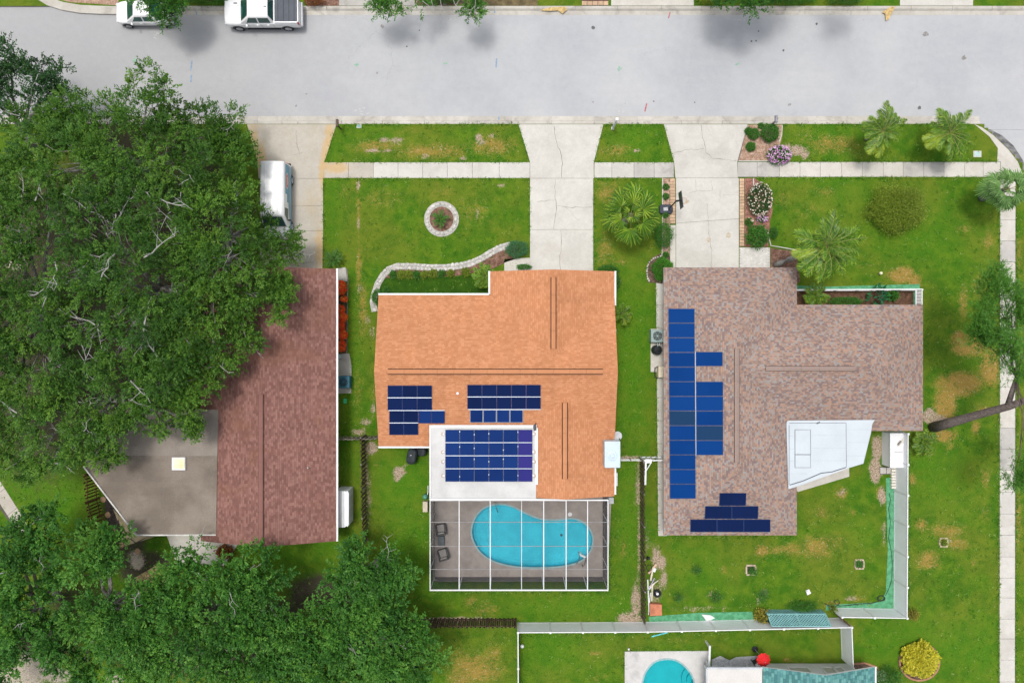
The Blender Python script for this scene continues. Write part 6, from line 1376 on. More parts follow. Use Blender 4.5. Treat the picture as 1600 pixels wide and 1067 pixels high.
n = Vector((.9, 0, .75)).normalized() * .03; m = MB(); rows = [[Vector((x, hw * s, z + .03 * (1 - s * s))) + n for s in (-1, -.5, 0, .5, 1)] for x, z, hw in ((1.92, 1.24, .84), (1.33, 1.96, .74))]
for j in range(4): m.poly([rows[0][j], rows[0][j + 1], rows[1][j + 1], rows[1][j]])
m.build('windscreen', TGLASS, cb_, local=True)
yside = lambda z: .985 + (.90 - .985) * (z - 1.2) / .75
for s in (-1, 1):
    def sp(pts, name, mat, off=.012):
        m = MB(); Q = [(x, s * (yside(max(z, 1.2)) + off), z) for x, z in pts]; m.poly(Q if s < 0 else Q[::-1]); return m.build(name, mat, cb_, local=True)
    sp([(1.55, 1.28), (.62, 1.28), (.62, 1.85), (1.18, 1.85)], 'side_window', TGLASS, .016)
    # blue wrap on the side, with the badge
    m = MB(); pts = [(-2.70, .62), (2.3, .62), (2.25, .85), (.4, 1.05), (.2, 1.2), (-.4, 1.72), (-2.70, 1.78)]
    lowp = [(x, z) for x, z in pts]
    for (xa, xb, z0, z1) in ((-2.70, -.45, 1.2, 1.74), (-.45, .15, 1.2, 1.45)):
        sp([(xa, z0), (xb, z0), (xb, z1), (xa, z1)], 'blue_panel', BCAR, .010)
    m.poly([(x, s * 1.012, z) for x, z in ((-2.68, .62), (2.35, .62), (2.3, .86), (1.6, .93), (.3, 1.16), (-2.68, 1.16))][::(-1 if s > 0 else 1)]); m.build('blue_panel', BCAR, e, local=True)
    ov = lambda rx, rz, off, mt, nm: sp([(-1.45 + rx * math.cos(a), 1.47 + rz * math.sin(a)) for a in np.linspace(0, 2 * math.pi, 25)[:-1]], nm, mt, off)
    ov(.62, .24, .020, ALU, 'badge_ring'); ov(.52, .185, .026, RCAR, 'badge'); sp([(-1.75, 1.43), (-1.15, 1.43), (-1.15, 1.53), (-1.75, 1.53)], 'badge_bar', ALU, .032)
    lbox(e, 'headlight', 2.66, s * .74, .72, .2, .3, .2, LAMP, .04); lbox(e, 'tail_light', -2.83, s * .9, .9, .06, .12, .5, TLAMP, .02)
    for x in (1.62, .55, -2.2): MB().box(x, s * 1.004, .5, .012, .008, .62).build('door_gap', TRIM, e, local=True)
for y in (-.45, 0, .45): MB().box(-.8, y, 2.075, 3.6, .03, .045).build('roof_rib', WCAR, cb_, local=True)
lbox(e, 'rear_bumper', -2.93, 0, .42, .18, 1.9, .2, TRIM, .04); lbox(e, 'front_bumper', 2.84, 0, .4, .16, 1.84, .26, TRIM, .05); lbox(e, 'grille', 2.82, 0, .68, .08, 1.0, .22, TRIM); mirrors(e, 1.5, w, 1.25, TRIM); wheels(e, 1.85, -1.75, w, .36, .24)
place(e, -18.05, 10.72, .036, -math.pi / 2)
# ------------------------------------------------------------------ plants
def leaf_mat(name, stops, trans=0.34, rough=0.55):
    if name in MATS: return MATS[name]
    t = NT(name)
    g = (1.26, 1.74, 1.3) if 'blossom' not in name and 'croton' not in name else (1.15, 1.15, 1.1)
    c = t.ramp(t.attr('tint').outputs['Fac'], [(p, tuple(min(.8, x * k) for x, k in zip(v, g))) for p, v in stops])
    c = t.mix(1.0, c, t.ramp(t.noise(t.pos(), 0.5, 3), [(0.3, 0.80), (0.7, 1.12)]), 'MULTIPLY')
    pr = t.principled(c, rough, 0, None, 0.3)
    tr = t.n('BsdfTranslucent'); t.put(tr.inputs[0], c)
    mx = t.n('MixShader'); mx.inputs[0].default_value = trans; t.l(pr, mx.inputs[1]); t.l(tr.outputs[0], mx.inputs[2])
    m = t.done(mx.outputs[0]); MATS[name] = m
    return m
OAKL = leaf_mat('oak_leaves', [(0, (.026, .058, .012)), (.55, (.060, .110, .016)), (1, (.125, .175, .028))])
OAKD = leaf_mat('blue_oak_leaves', [(0, (.018, .042, .018)), (.6, (.036, .074, .026)), (1, (.07, .11, .035))])
CLML = leaf_mat('bright_tree_leaves', [(0, (.024, .066, .014)), (.55, (.055, .125, .022)), (1, (.115, .19, .035))])
SHRB = leaf_mat('shrub_leaves', [(0, (.022, .065, .010)), (.6, (.045, .115, .015)), (1, (.08, .16, .025))])
OLIV = leaf_mat('olive_bush_leaves', [(0, (.070, .085, .008)), (.6, (.15, .155, .016)), (1, (.29, .25, .04))])
YELL = leaf_mat('yellow_croton_leaves', [(0, (.10, .16, .01)), (.35, (.42, .40, .025)), (1, (.66, .58, .07))])
ORNG = leaf_mat('orange_blossom', [(0, (.70, .035, .010)), (.6, (.70, .07, .015)), (1, (.70, .20, .03))], .12, .8)
PINK = leaf_mat('pink_blossom', [(0, (.32, .09, .33)), (.5, (.50, .22, .50)), (1, (.72, .56, .68))], .15)
PALEB = leaf_mat('pale_blossom', [(0, (.45, .30, .26)), (.5, (.62, .50, .44)), (1, (.75, .70, .66))], .15)
RUSTL = leaf_mat('russet_leaves', [(0, (.09, .015, .01)), (.6, (.22, .05, .02)), (1, (.36, .16, .04))])
PALML = leaf_mat('palm_leaves', [(0, (.020, .048, .007)), (.5, (.080, .130, .013)), (1, (.27, .26, .035))], .25, .4)
PALMY = leaf_mat('yellowing_palm_leaves', [(0, (.10, .13, .015)), (.6, (.22, .23, .03)), (1, (.40, .30, .04))], .25, .4)
PALMG = leaf_mat('grey_palm_leaves', [(0, (.07, .11, .04)), (.6, (.12, .17, .06)), (1, (.22, .25, .12))], .25, .4)
PINEL = leaf_mat('pine_needles', [(0, (.035, .080, .012)), (.6, (.060, .125, .016)), (1, (.10, .17, .03))], .2)
BARK = M('pale_bark', (.30, .275, .25), .9, .25, 4, .5, col2=(.40, .38, .355), fine=.2)
BARKD = M('brown_bark_trunk', (.13, .10, .085), .9, .3, 5, .6, fine=.25)
TWIG = M('bleached_twig', (.36, .35, .335), .9, .15, 5)
TRUNKG = M('grey_palm_trunk', (.33, .31, .29), .9, .2, 5, .5, fine=.2)

def quads(name, V, tint, mat, parent, local=False):
    """V: (N, 4, 3) corner points -> one mesh of N leaf faces"""
    n = len(V); off = np.array(org(parent)) if not local else 0
    me = bpy.data.meshes.new(name)
    me.vertices.add(n * 4); me.vertices.foreach_set('co', (V.reshape(-1, 3) - off).astype(np.float32).ravel())
    me.loops.add(n * 4); me.loops.foreach_set('vertex_index', np.arange(n * 4, dtype=np.int32))
    me.polygons.add(n); me.polygons.foreach_set('loop_start', np.arange(0, n * 4, 4, dtype=np.int32))
    a = me.attributes.new('tint', 'FLOAT', 'FACE'); a.data.foreach_set('value', np.asarray(tint, np.float32))
    me.materials.append(mat); me.update(calc_edges=True)
    o = bpy.data.objects.new(name, me); COL.objects.link(o)
    if parent: o.parent = parent
    ORG[o.name] = org(parent).copy()
    return o
def norm(a): return a / np.maximum(np.linalg.norm(a, axis=-1, keepdims=True), 1e-6)
def leaves(base, d, length, width, roll=0.9):
    """rhombic leaves; returns (N, 4, 3)"""
    n = len(base); d = norm(d); up = np.tile([0, 0, 1.0], (n, 1)) + RNG.normal(0, roll * .5, (n, 3))
    s = norm(np.cross(d, up)); L, Wd = length[:, None], width[:, None]
    nr = np.cross(s, d)
    return np.stack([base, base + d * L * .5 + s * Wd * .5 + nr * Wd * .12, base + d * L, base + d * L * .5 - s * Wd * .5 + nr * Wd * .12], 1)
def sprays(C, rad, axis_xy, per, k, ll, lw, spread=1.0, up=.35, outw=.5, slen=(.45, .8)):
    """leaf sprays round clump centres C (N,3) with radii rad; per sprays each, k leaves a spray"""
    N = len(C); c = np.repeat(C, per, 0); r = np.repeat(rad, per)[:, None]
    o = norm(RNG.normal(0, 1, (N * per, 3))); o[:, 2] = np.abs(o[:, 2]) * .9 - .15
    rad_dir = c.copy(); rad_dir[:, :2] -= axis_xy; rad_dir[:, 2] = 0; rad_dir = norm(rad_dir)
    d = norm(o * spread + rad_dir * outw + np.array([0, 0, up]) + RNG.normal(0, .25, (N * per, 3)))
    st = c + o * r * RNG.uniform(.15, .75, (N * per, 1)); sl = RNG.uniform(*slen, N * per)
    t = np.tile(np.linspace(.1, 1, k), N * per); S, D, SL = np.repeat(st, k, 0), np.repeat(d, k, 0), np.repeat(sl, k)
    droop = np.zeros_like(S); droop[:, 2] = -.25 * SL * t * t
    b = S + D * (SL * t)[:, None] + droop + RNG.normal(0, .03, S.shape)
    side = norm(np.cross(D, np.array([0, 0, 1.0]))) * np.where(np.arange(len(b)) % 2, 1, -1)[:, None]
    ld = D + side * RNG.uniform(.3, 1.0, (len(b), 1)) + RNG.normal(0, .3, b.shape)
    V = leaves(b, ld, RNG.uniform(*ll, len(b)), RNG.uniform(*lw, len(b)))
    ct = np.repeat(RNG.normal(0, .17, N), per * k); sp_t = np.repeat(RNG.normal(0, .13, N * per), k)
    tint = np.clip(.46 + ct + sp_t + RNG.normal(0, .16, len(b)), 0, 1)
    return V, tint
def limb(mb, a, b, r0, r1, sag=.3, n=6, wob=.18):
    a, b = Vector(a), Vector(b); pts = []
    L = (b - a).length
    for i in range(n + 1):
        t = i / n; p = a.lerp(b, t) + Vector((0, 0, sag * math.sin(math.pi * t) * L * .25))
        if 0 < i < n: p += Vector((random.gauss(0, wob), random.gauss(0, wob), random.gauss(0, wob * .5))) * min(1, L * .12)
        pts.append(p)
    mb.tube(pts, [r0 + (r1 - r0) * (i / n) ** .8 for i in range(n + 1)], 6)
    return pts
def tree(name, label, base_px, lobes, mat, bark, cat='tree', group='trees', dens=1.0, ll=(.12, .22), lw=(.060, .105), per=24, k=13, r_trunk=.32, clump=(.55, .85), twigs=10, rzf=.55, zbase=0.0, fork=.38, twig_mat=None, outw=.5, zs=1.0, fork_pt=None, tws=1.0):
    """lobes: (px, py, radius px, top height). The crown is made of leaf sprays, each lobe reached by a limb"""
    bp = W(*base_px, zbase); e = empty(name, bp, label, cat, group)
    ztop = max(l[3] for l in lobes) * zs; fz = ztop * fork
    cent = []; rads = []; wood = MB(); axis = np.array([bp.x, bp.y])
    LC = []
    for px, py, rp, zt in lobes:
        zt *= zs; z0 = zt - rp / SC * .45; c = W(px, py, z0); r = rp / SC * (HC - z0) / HC; LC.append((c, r, zt - z0))
    mean = sum((c for c, _, _ in LC), Vector()) / len(LC)
    ft = Vector((bp.x * .75 + mean.x * .25, bp.y * .75 + mean.y * .25, fz))
    if fork_pt: ft = fork_pt
    else: wood.tube([bp - Vector((0, 0, .2)), bp + Vector((0, 0, .3)), bp.lerp(ft, .5) + Vector((.08, -.06, 0)), ft], [r_trunk * 1.35, r_trunk * 1.05, r_trunk * .9, r_trunk * .85], 9)
    allc, tw = [], MB()
    for c, r, rz in LC:
        pts = limb(wood, ft, c - Vector((0, 0, rz * .5)), r_trunk * .5, r_trunk * .16, .35)
        n = max(4, int(r * r * 3.3 * dens)); 
        for i in range(n):
            q = math.sqrt(random.random()); a = random.uniform(0, 2 * math.pi); d = q * r * .92
            hz = rz * math.sqrt(max(0, 1 - (q * .95) ** 2)) * random.uniform(.55, 1.05) - random.choice((0, 0, .5, 1.2)) * rz
            p = c + Vector((math.cos(a) * d, math.sin(a) * d, hz)); allc.append(p); rads.append(random.uniform(*clump))
            if i % 2 == 0: limb(wood, pts[random.choice((3, 4, 5))], p, r_trunk * .12, .016, .2, 4, .2)
    tsh = random.uniform(-.10, .12); V, ti = sprays(np.array([tuple(p) for p in allc]), np.array(rads), axis, per, k, ll, lw, outw=outw)
    t_ = wood.build('trunk', bark, e, smooth=True)
    cr = quads('crown', V, np.clip(ti + tsh, 0, 1), mat, e)
    for i in range(twigs):                                        # pale bare twigs showing through the crown
        p = random.choice(allc) + Vector((0, 0, random.uniform(.15, .6))); m = MB(); a = random.uniform(0, 6.28); d = Vector((math.cos(a), math.sin(a), random.uniform(-.1, .3)))
        pts = [p + d * (s * .33 * tws) + Vector((random.gauss(0, .09), random.gauss(0, .09), random.gauss(0, .05))) for s in range(random.randint(4, 7))]
        m.tube(pts, [.030 * tws * (1 - .75 * i_ / (len(pts) - 1)) for i_ in range(len(pts))], 5)
        for s in range(1, len(pts) - 1):
            f = Vector((random.gauss(0, 1), random.gauss(0, 1), random.uniform(-.2, .4))).normalized() * random.uniform(.3, .7) * tws; m.tube([pts[s], pts[s] + f * .5 + Vector((0, 0, .04)), pts[s] + f], [.015 * tws, .011 * tws, .005], 4)
        m.build('bare_branch', twig_mat or TWIG, t_)
    return e
# the oaks over the brown house
OAK = dict(mat=OAKL, bark=BARK, group='oaks over the brown house', dens=1.0, zs=.82)
tree('oak_tree', 'blue-green tree at the upper left corner reaching over the road', (60, 240), [(10, 92, 40, 8.5), (58, 122, 42, 8), (92, 136, 24, 7.2), (5, 150, 45, 8.5), (-30, 120, 50, 8.5), (70, 160, 30, 7.4)], OAKD, BARK, group='oaks over the brown house', twigs=3, dens=.8, zs=.85)
tree('oak_tree', 'oak with the uppermost spray of leaves over the road edge', (250, 290), [(237, 148, 42, 9), (232, 185, 48, 9.4), (150, 196, 46, 9), (102, 188, 40, 8.6), (60, 214, 48, 9), (305, 212, 46, 7), (350, 208, 40, 5.6), (120, 250, 58, 10), (200, 250, 58, 10.4), (280, 258, 56, 10), (354, 250, 40, 6), (40, 275, 50, 9.4), (380, 232, 20, 4.8)], twigs=14, **OAK)
tree('oak_tree', 'oak whose branches hang over the white van and the drive', (372, 370), [(366, 300, 32, 5.6), (402, 345, 27, 4.8), (434, 388, 25, 4.6), (396, 400, 44, 6.6), (340, 340, 56, 10), (428, 442, 38, 6.9), (402, 478, 46, 8.0), (352, 420, 56, 10.2), (366, 525, 40, 8), (325, 480, 52, 10), (456, 376, 11, 4.2), (447, 460, 22, 7), (295, 385, 55, 10.4)], twigs=10, **OAK)
tree('oak_tree', 'broad oak in the middle of the left grove, grey limbs showing', (290, 450), [(235, 330, 56, 11), (205, 415, 60, 11.4), (270, 455, 56, 11), (150, 350, 56, 10.6), (125, 435, 56, 11), (222, 510, 56, 11), (292, 540, 52, 10.2), (180, 570, 50, 10), (110, 520, 52, 10.4), (250, 580, 46, 9.6)], twigs=22, tws=1.5, **OAK)
tree('oak_tree', 'oak at the left edge beside the grove', (110, 480), [(40, 345, 56, 10), (28, 425, 52, 10), (55, 495, 54, 10), (10, 570, 56, 9.6), (75, 590, 52, 9.6), (25, 640, 46, 9), (-30, 450, 60, 10), (90, 300, 40, 9), (-10, 300, 50, 9), (-15, 520, 50, 9), (-20, 640, 50, 9)], twigs=14, tws=1.4, **OAK)
tree('oak_tree', 'oak hanging over the grey flat roof', (215, 600), [(250, 612, 48, 9), (302, 592, 44, 8.8), (338, 560, 36, 8.6), (205, 655, 46, 8.6), (275, 650, 34, 7.6), (150, 672, 48, 8.6), (165, 712, 34, 7.6), (35, 712, 42, 8), (290, 672, 20, 6.8), (95, 655, 48, 9), (110, 700, 34, 8), (60, 735, 24, 7)], twigs=10, **OAK)
# the brighter trees along the bottom left
LOW = dict(mat=CLML, bark=BARK, group='bright green trees along the bottom left', ll=(.14, .24), lw=(.085, .14), per=22, k=13, outw=.2, clump=(.5, .85), dens=1.35)
tree('broadleaf_tree', 'bright green tree at the lower left corner', (90, 930), [(65, 822, 34, 6), (28, 858, 40, 6.4), (80, 860, 28, 6), (15, 905, 38, 6.4), (30, 960, 46, 6.6), (95, 905, 22, 5), (70, 995, 40, 6), (5, 1010, 36, 6), (100, 1018, 24, 5), (-20, 1050, 40, 6)], twigs=4, **LOW)
tree('broadleaf_tree', 'bright green tree below the block-paved corner', (190, 930), [(140, 866, 40, 6), (168, 842, 26, 5.4), (178, 880, 26, 5.4), (132, 955, 34, 6), (168, 985, 46, 6.6), (225, 935, 30, 5.6), (252, 965, 42, 6.4), (215, 1020, 44, 6.4), (125, 1045, 28, 5), (270, 1030, 40, 6.2), (255, 905, 22, 5)], twigs=5, **LOW)
tree('broadleaf_tree', 'bright green tree below the pale patio slab', (350, 940), [(290, 885, 26, 5.6), (308, 912, 24, 5.4), (290, 950, 34, 6), (362, 905, 38, 6), (395, 885, 34, 6), (330, 985, 46, 6.6), (385, 950, 34, 6), (400, 1000, 44, 6.4), (340, 1045, 44, 6.4), (430, 915, 26, 5.6), (420, 1050, 40, 6)], twigs=5, **LOW)
tree('broadleaf_tree', 'bright green tree at the bottom beside the dark litter', (480, 980), [(440, 975, 26, 5.6), (468, 1005, 40, 6.2), (505, 1030, 44, 6.4), (505, 968, 26, 5.2), (545, 985, 34, 6), (470, 1055, 40, 6), (545, 1050, 40, 6)], twigs=4, **LOW)
tree('broadleaf_tree', 'bright green tree at the end of the dark back fence', (600, 985), [(590, 968, 34, 6), (600, 1010, 46, 6.6), (640, 1000, 34, 5.8), (662, 985, 20, 5), (655, 1035, 34, 5.8), (605, 1055, 40, 6)], twigs=4, **LOW)
tree('broadleaf_tree', 'round yellow-flecked tree between the back yards', (590, 880), [(575, 884, 34, 5.8), (540, 895, 26, 5.4), (612, 888, 30, 5.4), (600, 928, 36, 5.8), (556, 935, 34, 5.6), (628, 915, 22, 4.8), (552, 866, 18, 5), (590, 950, 26, 5.4)], twigs=5, **LOW)
# trees across the road
ACR = dict(mat=CLML, bark=BARKD, group='trees across the road', outw=.2, fork=.3)
tree('street_tree', 'thin tree across the road, sprays of leaves dangling over the kerb', (650, -40), [(598, -2, 18, 3.6), (592, 10, 11, 3.4), (618, 10, 9, 3.4), (668, -8, 16, 3.6), (735, 4, 13, 3.6), (738, 20, 9, 3.4), (640, -75, 30, 6), (720, -75, 30, 6)], twigs=0, dens=.55, per=14, r_trunk=.12, **ACR)
tree('street_tree', 'leafy branch hanging over the white sedan', (270, -50), [(232, -2, 16, 3.8), (256, 2, 18, 3.8), (262, 18, 11, 3.4), (272, 4, 12, 3.6), (250, -60, 34, 5), (300, -60, 20, 5)], twigs=2, r_trunk=.2, **ACR)
tree('street_tree', 'dense green tree across the road on the right', (1200, -55), [(1150, -2, 22, 5), (1182, -6, 24, 5), (1204, -16, 22, 5), (1230, -40, 24, 6), (1330, -30, 22, 5.6), (1150, -45, 40, 6), (1200, -50, 40, 6.4)], twigs=0, r_trunk=.26, **ACR)
# bare bleached twigs over the far kerb
e = empty('dead_branch', (*W2(690, 8, 4), 0), 'bare bleached twigs hanging over the far kerb', 'dead branch')
for (x, y, a0_) in ((655, 0, -1.9), (672, 3, -1.3), (690, 2, -1.6), (708, 0, -1.4), (745, 2, -1.7), (725, 0, -2.2), (660, 12, -.6)):
    m = MB()
    def grow(p, a, l, r, d):
        q = p + Vector((math.cos(a), math.sin(a), random.uniform(-.12, .05))) * l; mid = p.lerp(q, .5) + Vector((random.gauss(0, .05), random.gauss(0, .05), 0)); m.tube([p, mid, q], [r, r * .8, r * .55], 4)
        if d:
            for _ in range(random.choice((2, 3))): grow(q, a + random.gauss(0, .6), l * random.uniform(.55, .85), r * .55, d - 1)
    grow(W(x, y - 10, 4.5), a0_, .8, .028, 3); m.build('twig', TWIG, e)
# pine on the right
tree('pine_tree', 'leaning pine on the right, trunk crossing the side pavement', (1457, 668), [(1532, 488, 26, 8.4), (1548, 460, 24, 8.6), (1568, 440, 22, 8.4), (1578, 475, 28, 9), (1552, 515, 26, 8.6), (1525, 520, 18, 8), (1585, 530, 26, 8.6), (1560, 548, 16, 7.6), (1600, 580, 22, 8), (1590, 735, 18, 7), (1605, 700, 20, 7), (1610, 480, 30, 9)], PINEL, BARKD, group=None, ll=(.20, .32), lw=(.030, .050), per=36, k=13, r_trunk=.12, clump=(.45, .7), twigs=0, dens=1.0, fork_pt=W(1588, 590, 7.0))
m = MB(); tp = bpy.data.objects['pine_tree']; B0 = W(1457, 668)
m.tube([B0, B0.lerp(W(1520, 650, 3.5), .5), W(1520, 650, 3.3), W(1578, 634, 6.0), W(1600, 626, 6.9)], [.42, .36, .30, .26, .22], 9); m.tube([W(1574, 636, 5.8), W(1582, 610, 6.5), W(1590, 585, 7)], [.2, .16, .12], 8); m.build('leaning_trunk', M('pine_bark', (.20, .16, .145), .9, .3, 6, .6, fine=.25), tp, smooth=True)

# ------------------------------------------------------------------ palms
def feather(L, n, leaf, arch, w=.045, seed=0, droop=.35):
    """one feather frond along +x from the origin: (leaf quads, rachis points)"""
    r = np.random.default_rng(seed); t = np.linspace(.12, 1, n); ang = arch * t * t
    pts = lambda t: np.stack([L * t * np.cos(arch * t * .55), np.zeros_like(t), L * (.42 * t - arch * .55 * t * t)], -1)
    b = np.repeat(pts(t), 2, 0); s = np.tile([1, -1], n); tt = np.repeat(t, 2)
    ll = leaf * np.sin(np.clip(tt * .95 + .12, 0, 1) * math.pi) ** .6 * r.uniform(.8, 1.1, 2 * n)
    d = np.stack([.55 + .4 * tt, s * (1.0 - .35 * tt), -.25 - droop * r.uniform(.3, 1.2, 2 * n)], -1) + r.normal(0, .10, (2 * n, 3)); d = norm(d)
    side = norm(np.cross(d, np.array([0, 0, 1.0]))); wv = side * w * .5
    mid = b + d * (ll * .55)[:, None]; d2 = norm(d + np.array([0, 0, -.6 * droop])); tip = mid + d2 * (ll * .5)[:, None]
    V = np.concatenate([np.stack([b - wv * .6, b + wv * .6, mid + wv, mid - wv], 1), np.stack([mid - wv, mid + wv, tip + wv * .15, tip - wv * .15], 1)])
    tint = np.clip(np.concatenate([.38 + r.normal(0, .22, 2 * n), .62 + r.normal(0, .25, 2 * n)]), 0, 1)
    return V, tint, [tuple(p) for p in pts(np.linspace(0, 1, 8))]
def fan(L, n, rad, seed=0):
    """one fan frond along +x: stalk L, blade radius rad"""
    r = np.random.default_rng(seed); a = np.linspace(-2.1, 2.1, n); c = np.array([L, 0, .12 * L]); V = []; ti = []
    da = (a[1] - a[0]) * .5
    for i, x in enumerate(a):
        R_ = rad * (1 - .16 * abs(x) / 2.1) * r.uniform(.88, 1.05); dr = lambda q, k, z: c + np.array([math.cos(q) * k, math.sin(q) * k, z])
        f = .05 * rad * (1 if i % 2 else -1); zt = -.22 * rad - .10 * rad * r.random()
        m1, m2 = dr(x - da, R_ * .6, .02 + f), dr(x + da, R_ * .6, .02 - f)
        V += [[c, m1, dr(x, R_ * .62, .05), m2], [m1, dr(x - da * .25, R_, zt), dr(x + da * .25, R_, zt), m2]]; q = min(1, max(0, (.72 if i % 2 else .3) + r.normal(0, .15))); ti += [q, q]
    return np.array(V), np.array(ti), [(0, 0, 0), (L * .5, 0, .12 * L), (L, 0, .12 * L)]
FR = {}
def frond_mesh(key, gen, mat, stalk_mat, r):
    if key in FR: return FR[key]
    V, ti, pts = gen; n = len(V); sm = MB().tube(pts, [r * (1 - .75 * i / (len(pts) - 1)) for i in range(len(pts))], 5)
    me = bpy.data.meshes.new('frond'); vs = [tuple(p) for p in V.reshape(-1, 3)] + sm.v; fs = [list(range(4 * i, 4 * i + 4)) for i in range(n)] + [[q + 4 * n for q in f] for f in sm.f]
    me.from_pydata(vs, [], fs); me.materials.append(mat); me.materials.append(stalk_mat)
    me.polygons.foreach_set('material_index', [0] * n + [1] * len(sm.f)); a = me.attributes.new('tint', 'FLOAT', 'FACE'); a.data.foreach_set('value', np.concatenate([ti, np.full(len(sm.f), .5)]).astype(np.float32)); me.update()
    FR[key] = me; return me
STALK = M('palm_stalk', (.20, .22, .06), .6, .15, 4)
def palm(name, label, px, py, zc, spec, fronds, base_px=None, r_trunk=.14, cat='palm', group=None, mat=None, zbase=0.0, trunk_mat=None, sub='trunk'):
    """px, py: where the crown shows; zc its height; fronds: (azimuth deg, lift deg, scale, variant)"""
    top = W(px, py, zc); bp = W(*base_px, zbase) if base_px else Vector((top.x, top.y, zbase)); e = empty(name, bp, label, cat, group)
    n = 7; pts = [bp.lerp(top, i / n) + Vector((0, 0, -.08 if i == 0 else 0)) for i in range(n + 1)]
    if zc - zbase > .3: MB().tube(pts, [r_trunk * (1.35 - .45 * i / n) * (1.06 if i % 2 else 1) for i in range(n + 1)], 10).build(sub, trunk_mat or TRUNKG, e, smooth=True)
    else: MB().lathe([(r_trunk, -.05), (r_trunk * 1.2, .05), (r_trunk * .8, .16), (.02, .2)], top.x, top.y, 10, cz=zc - .1).build('stem', trunk_mat or TRUNKG, e)
    for az, lift, s, v in fronds:
        me = spec(v)
        o = link('frond', me, e, top + Vector((0, 0, random.uniform(-.06, .06))), (random.uniform(-.25, .25), -R(lift), R(az)), (s, s * random.uniform(.92, 1.06), s))
    return e
def around(n, lift=(0, 25), s=(.85, 1.05), nv=3, a0=0.0, jit=12, inner=0):
    out = [(a0 + 360 * i / n + random.uniform(-jit, jit), random.uniform(*lift), random.uniform(*s), random.randrange(nv)) for i in range(n)]
    out += [(a0 + 360 * i / max(1, inner) + random.uniform(-20, 20), random.uniform(35, 65), random.uniform(.6, .85), random.randrange(nv)) for i in range(inner)]
    return out
QUEEN = lambda v: frond_mesh(('queen', v), feather(2.6, 50, .74, (.75, .95, 1.1, .85)[v], .046, 31 + v, .6), PALMY if v == 3 else PALML, STALK, .035)
CYCAD = lambda v: frond_mesh(('cycad', v), feather(1.0, 26, .24, (.7, .9, .8)[v % 3], .026, 51 + v, .3), SHRB, STALK, .016)
ARECA = lambda v: frond_mesh(('areca', v), feather(1.2, 24, .40, (.8, 1.0, .9, .9)[v], .042, 71 + v, .6), PALMY if v == 3 else PALML, STALK, .018)
FAN = lambda v: frond_mesh(('fan', v), fan((1.15, .95, 1.3)[v], 26, (1.0, .92, 1.06)[v], 91 + v), PALML, STALK, .026)
FANG = lambda v: frond_mesh(('fang', v), fan((.95, .85, 1.1)[v], 22, (.85, .8, .9)[v], 191 + v), PALMG, STALK, .024)
palm('fan_palm', 'fan palm with broad split leaves beside the pale middle driveway', 985, 337, 3.0, FAN, around(9, (-14, 2), (.95, 1.12), 3, 0, 8) + around(6, (12, 30), (.85, 1.0), 3, 22, 9) + around(3, (45, 65), (.6, .75), 3, 40), r_trunk=.2)
palm('feather_palm', 'left of the two feather palms in the verge at the kerb', 1379, 205, 2.6, QUEEN, [(92, 22, .95, 0), (80, 30, .8, 1), (25, 12, .8, 0), (40, 25, .7, 2), (165, 18, .85, 1), (150, 25, .8, 0), (178, 12, .8, 2), (240, 2, .92, 3), (262, 0, .9, 3), (232, 8, .9, 2), (285, 10, .6, 1), (320, 10, .6, 0), (345, 18, .62, 2), (120, 40, .6, 1), (300, 45, .55, 0), (10, 50, .5, 1), (105, 18, .75, 2), (55, 18, .7, 1), (200, 14, .75, 0), (250, 22, .7, 2)], (1352, 218), .085, group='feather palms in the verge')
palm('feather_palm', 'right of the two feather palms in the verge at the kerb', 1484, 208, 2.6, QUEEN, [(55, 28, .85, 0), (68, 20, .7, 1), (125, 16, .95, 1), (140, 24, .9, 0), (158, 14, .8, 2), (195, 4, .98, 3), (212, 2, .95, 3), (290, 6, .95, 0), (275, 4, 1.0, 2), (305, 10, .85, 1), (325, 14, .8, 0), (345, 18, .7, 2), (95, 35, .6, 1), (240, 35, .6, 0), (20, 40, .5, 2), (110, 22, .8, 2), (178, 18, .75, 1), (230, 12, .8, 0), (262, 14, .8, 1)], (1447, 229), .085, group='feather palms in the verge')
palm('feather_palm', 'big feather palm leaning out at the corner of the right house', 1290, 384, 5.2, QUEEN, [(84, 20, 1.12, 0), (158, 10, 1.15, 1), (170, 16, 1.05, 0), (195, 6, 1.15, 3), (206, 4, 1.0, 3), (222, 6, 1.2, 2), (236, 2, 1.15, 0), (262, 4, 1.2, 1), (280, 6, 1.1, 2), (300, 6, 1.05, 0), (330, 8, 1.1, 1), (350, 12, 1.15, 2), (10, 16, 1.15, 0), (28, 18, 1.1, 1), (40, 25, .9, 2), (110, 30, .8, 1), (140, 35, .8, 0), (60, 40, .75, 2), (250, 40, .7, 1), (310, 45, .7, 0), (182, 50, .6, 2), (20, 60, .5, 1), (70, 22, .95, 2), (100, 14, .9, 1), (182, 12, 1.0, 2), (250, 12, .95, 0), (315, 16, .95, 2), (345, 28, .8, 1)], (1211, 414), .17)
palm('fan_palm', 'grey-green fan palm at the right edge by the side pavement', 1574, 296, 3.6, FANG, around(9, (-16, 0), (.9, 1.1), 3, 10, 9) + around(6, (12, 30), (.8, .95), 3, 0, 9) + around(3, (45, 65), (.6, .75), 3), (1533, 310), .2, trunk_mat=M('dark_palm_trunk', (.16, .155, .155), .9, .2, 5, .5))
palm('cycad', 'small dark cycad in the round stone-ringed bed', 688, 343, .45, CYCAD, around(11, (5, 35), (.75, .95), 3, 0, 12, 5), r_trunk=.14, cat='cycad')
palm('cycad', 'cycad at the corner of the stained driveway', 521, 405, .5, CYCAD, around(12, (5, 30), (.85, 1.05), 3, 0, 12, 5), r_trunk=.14, cat='cycad')
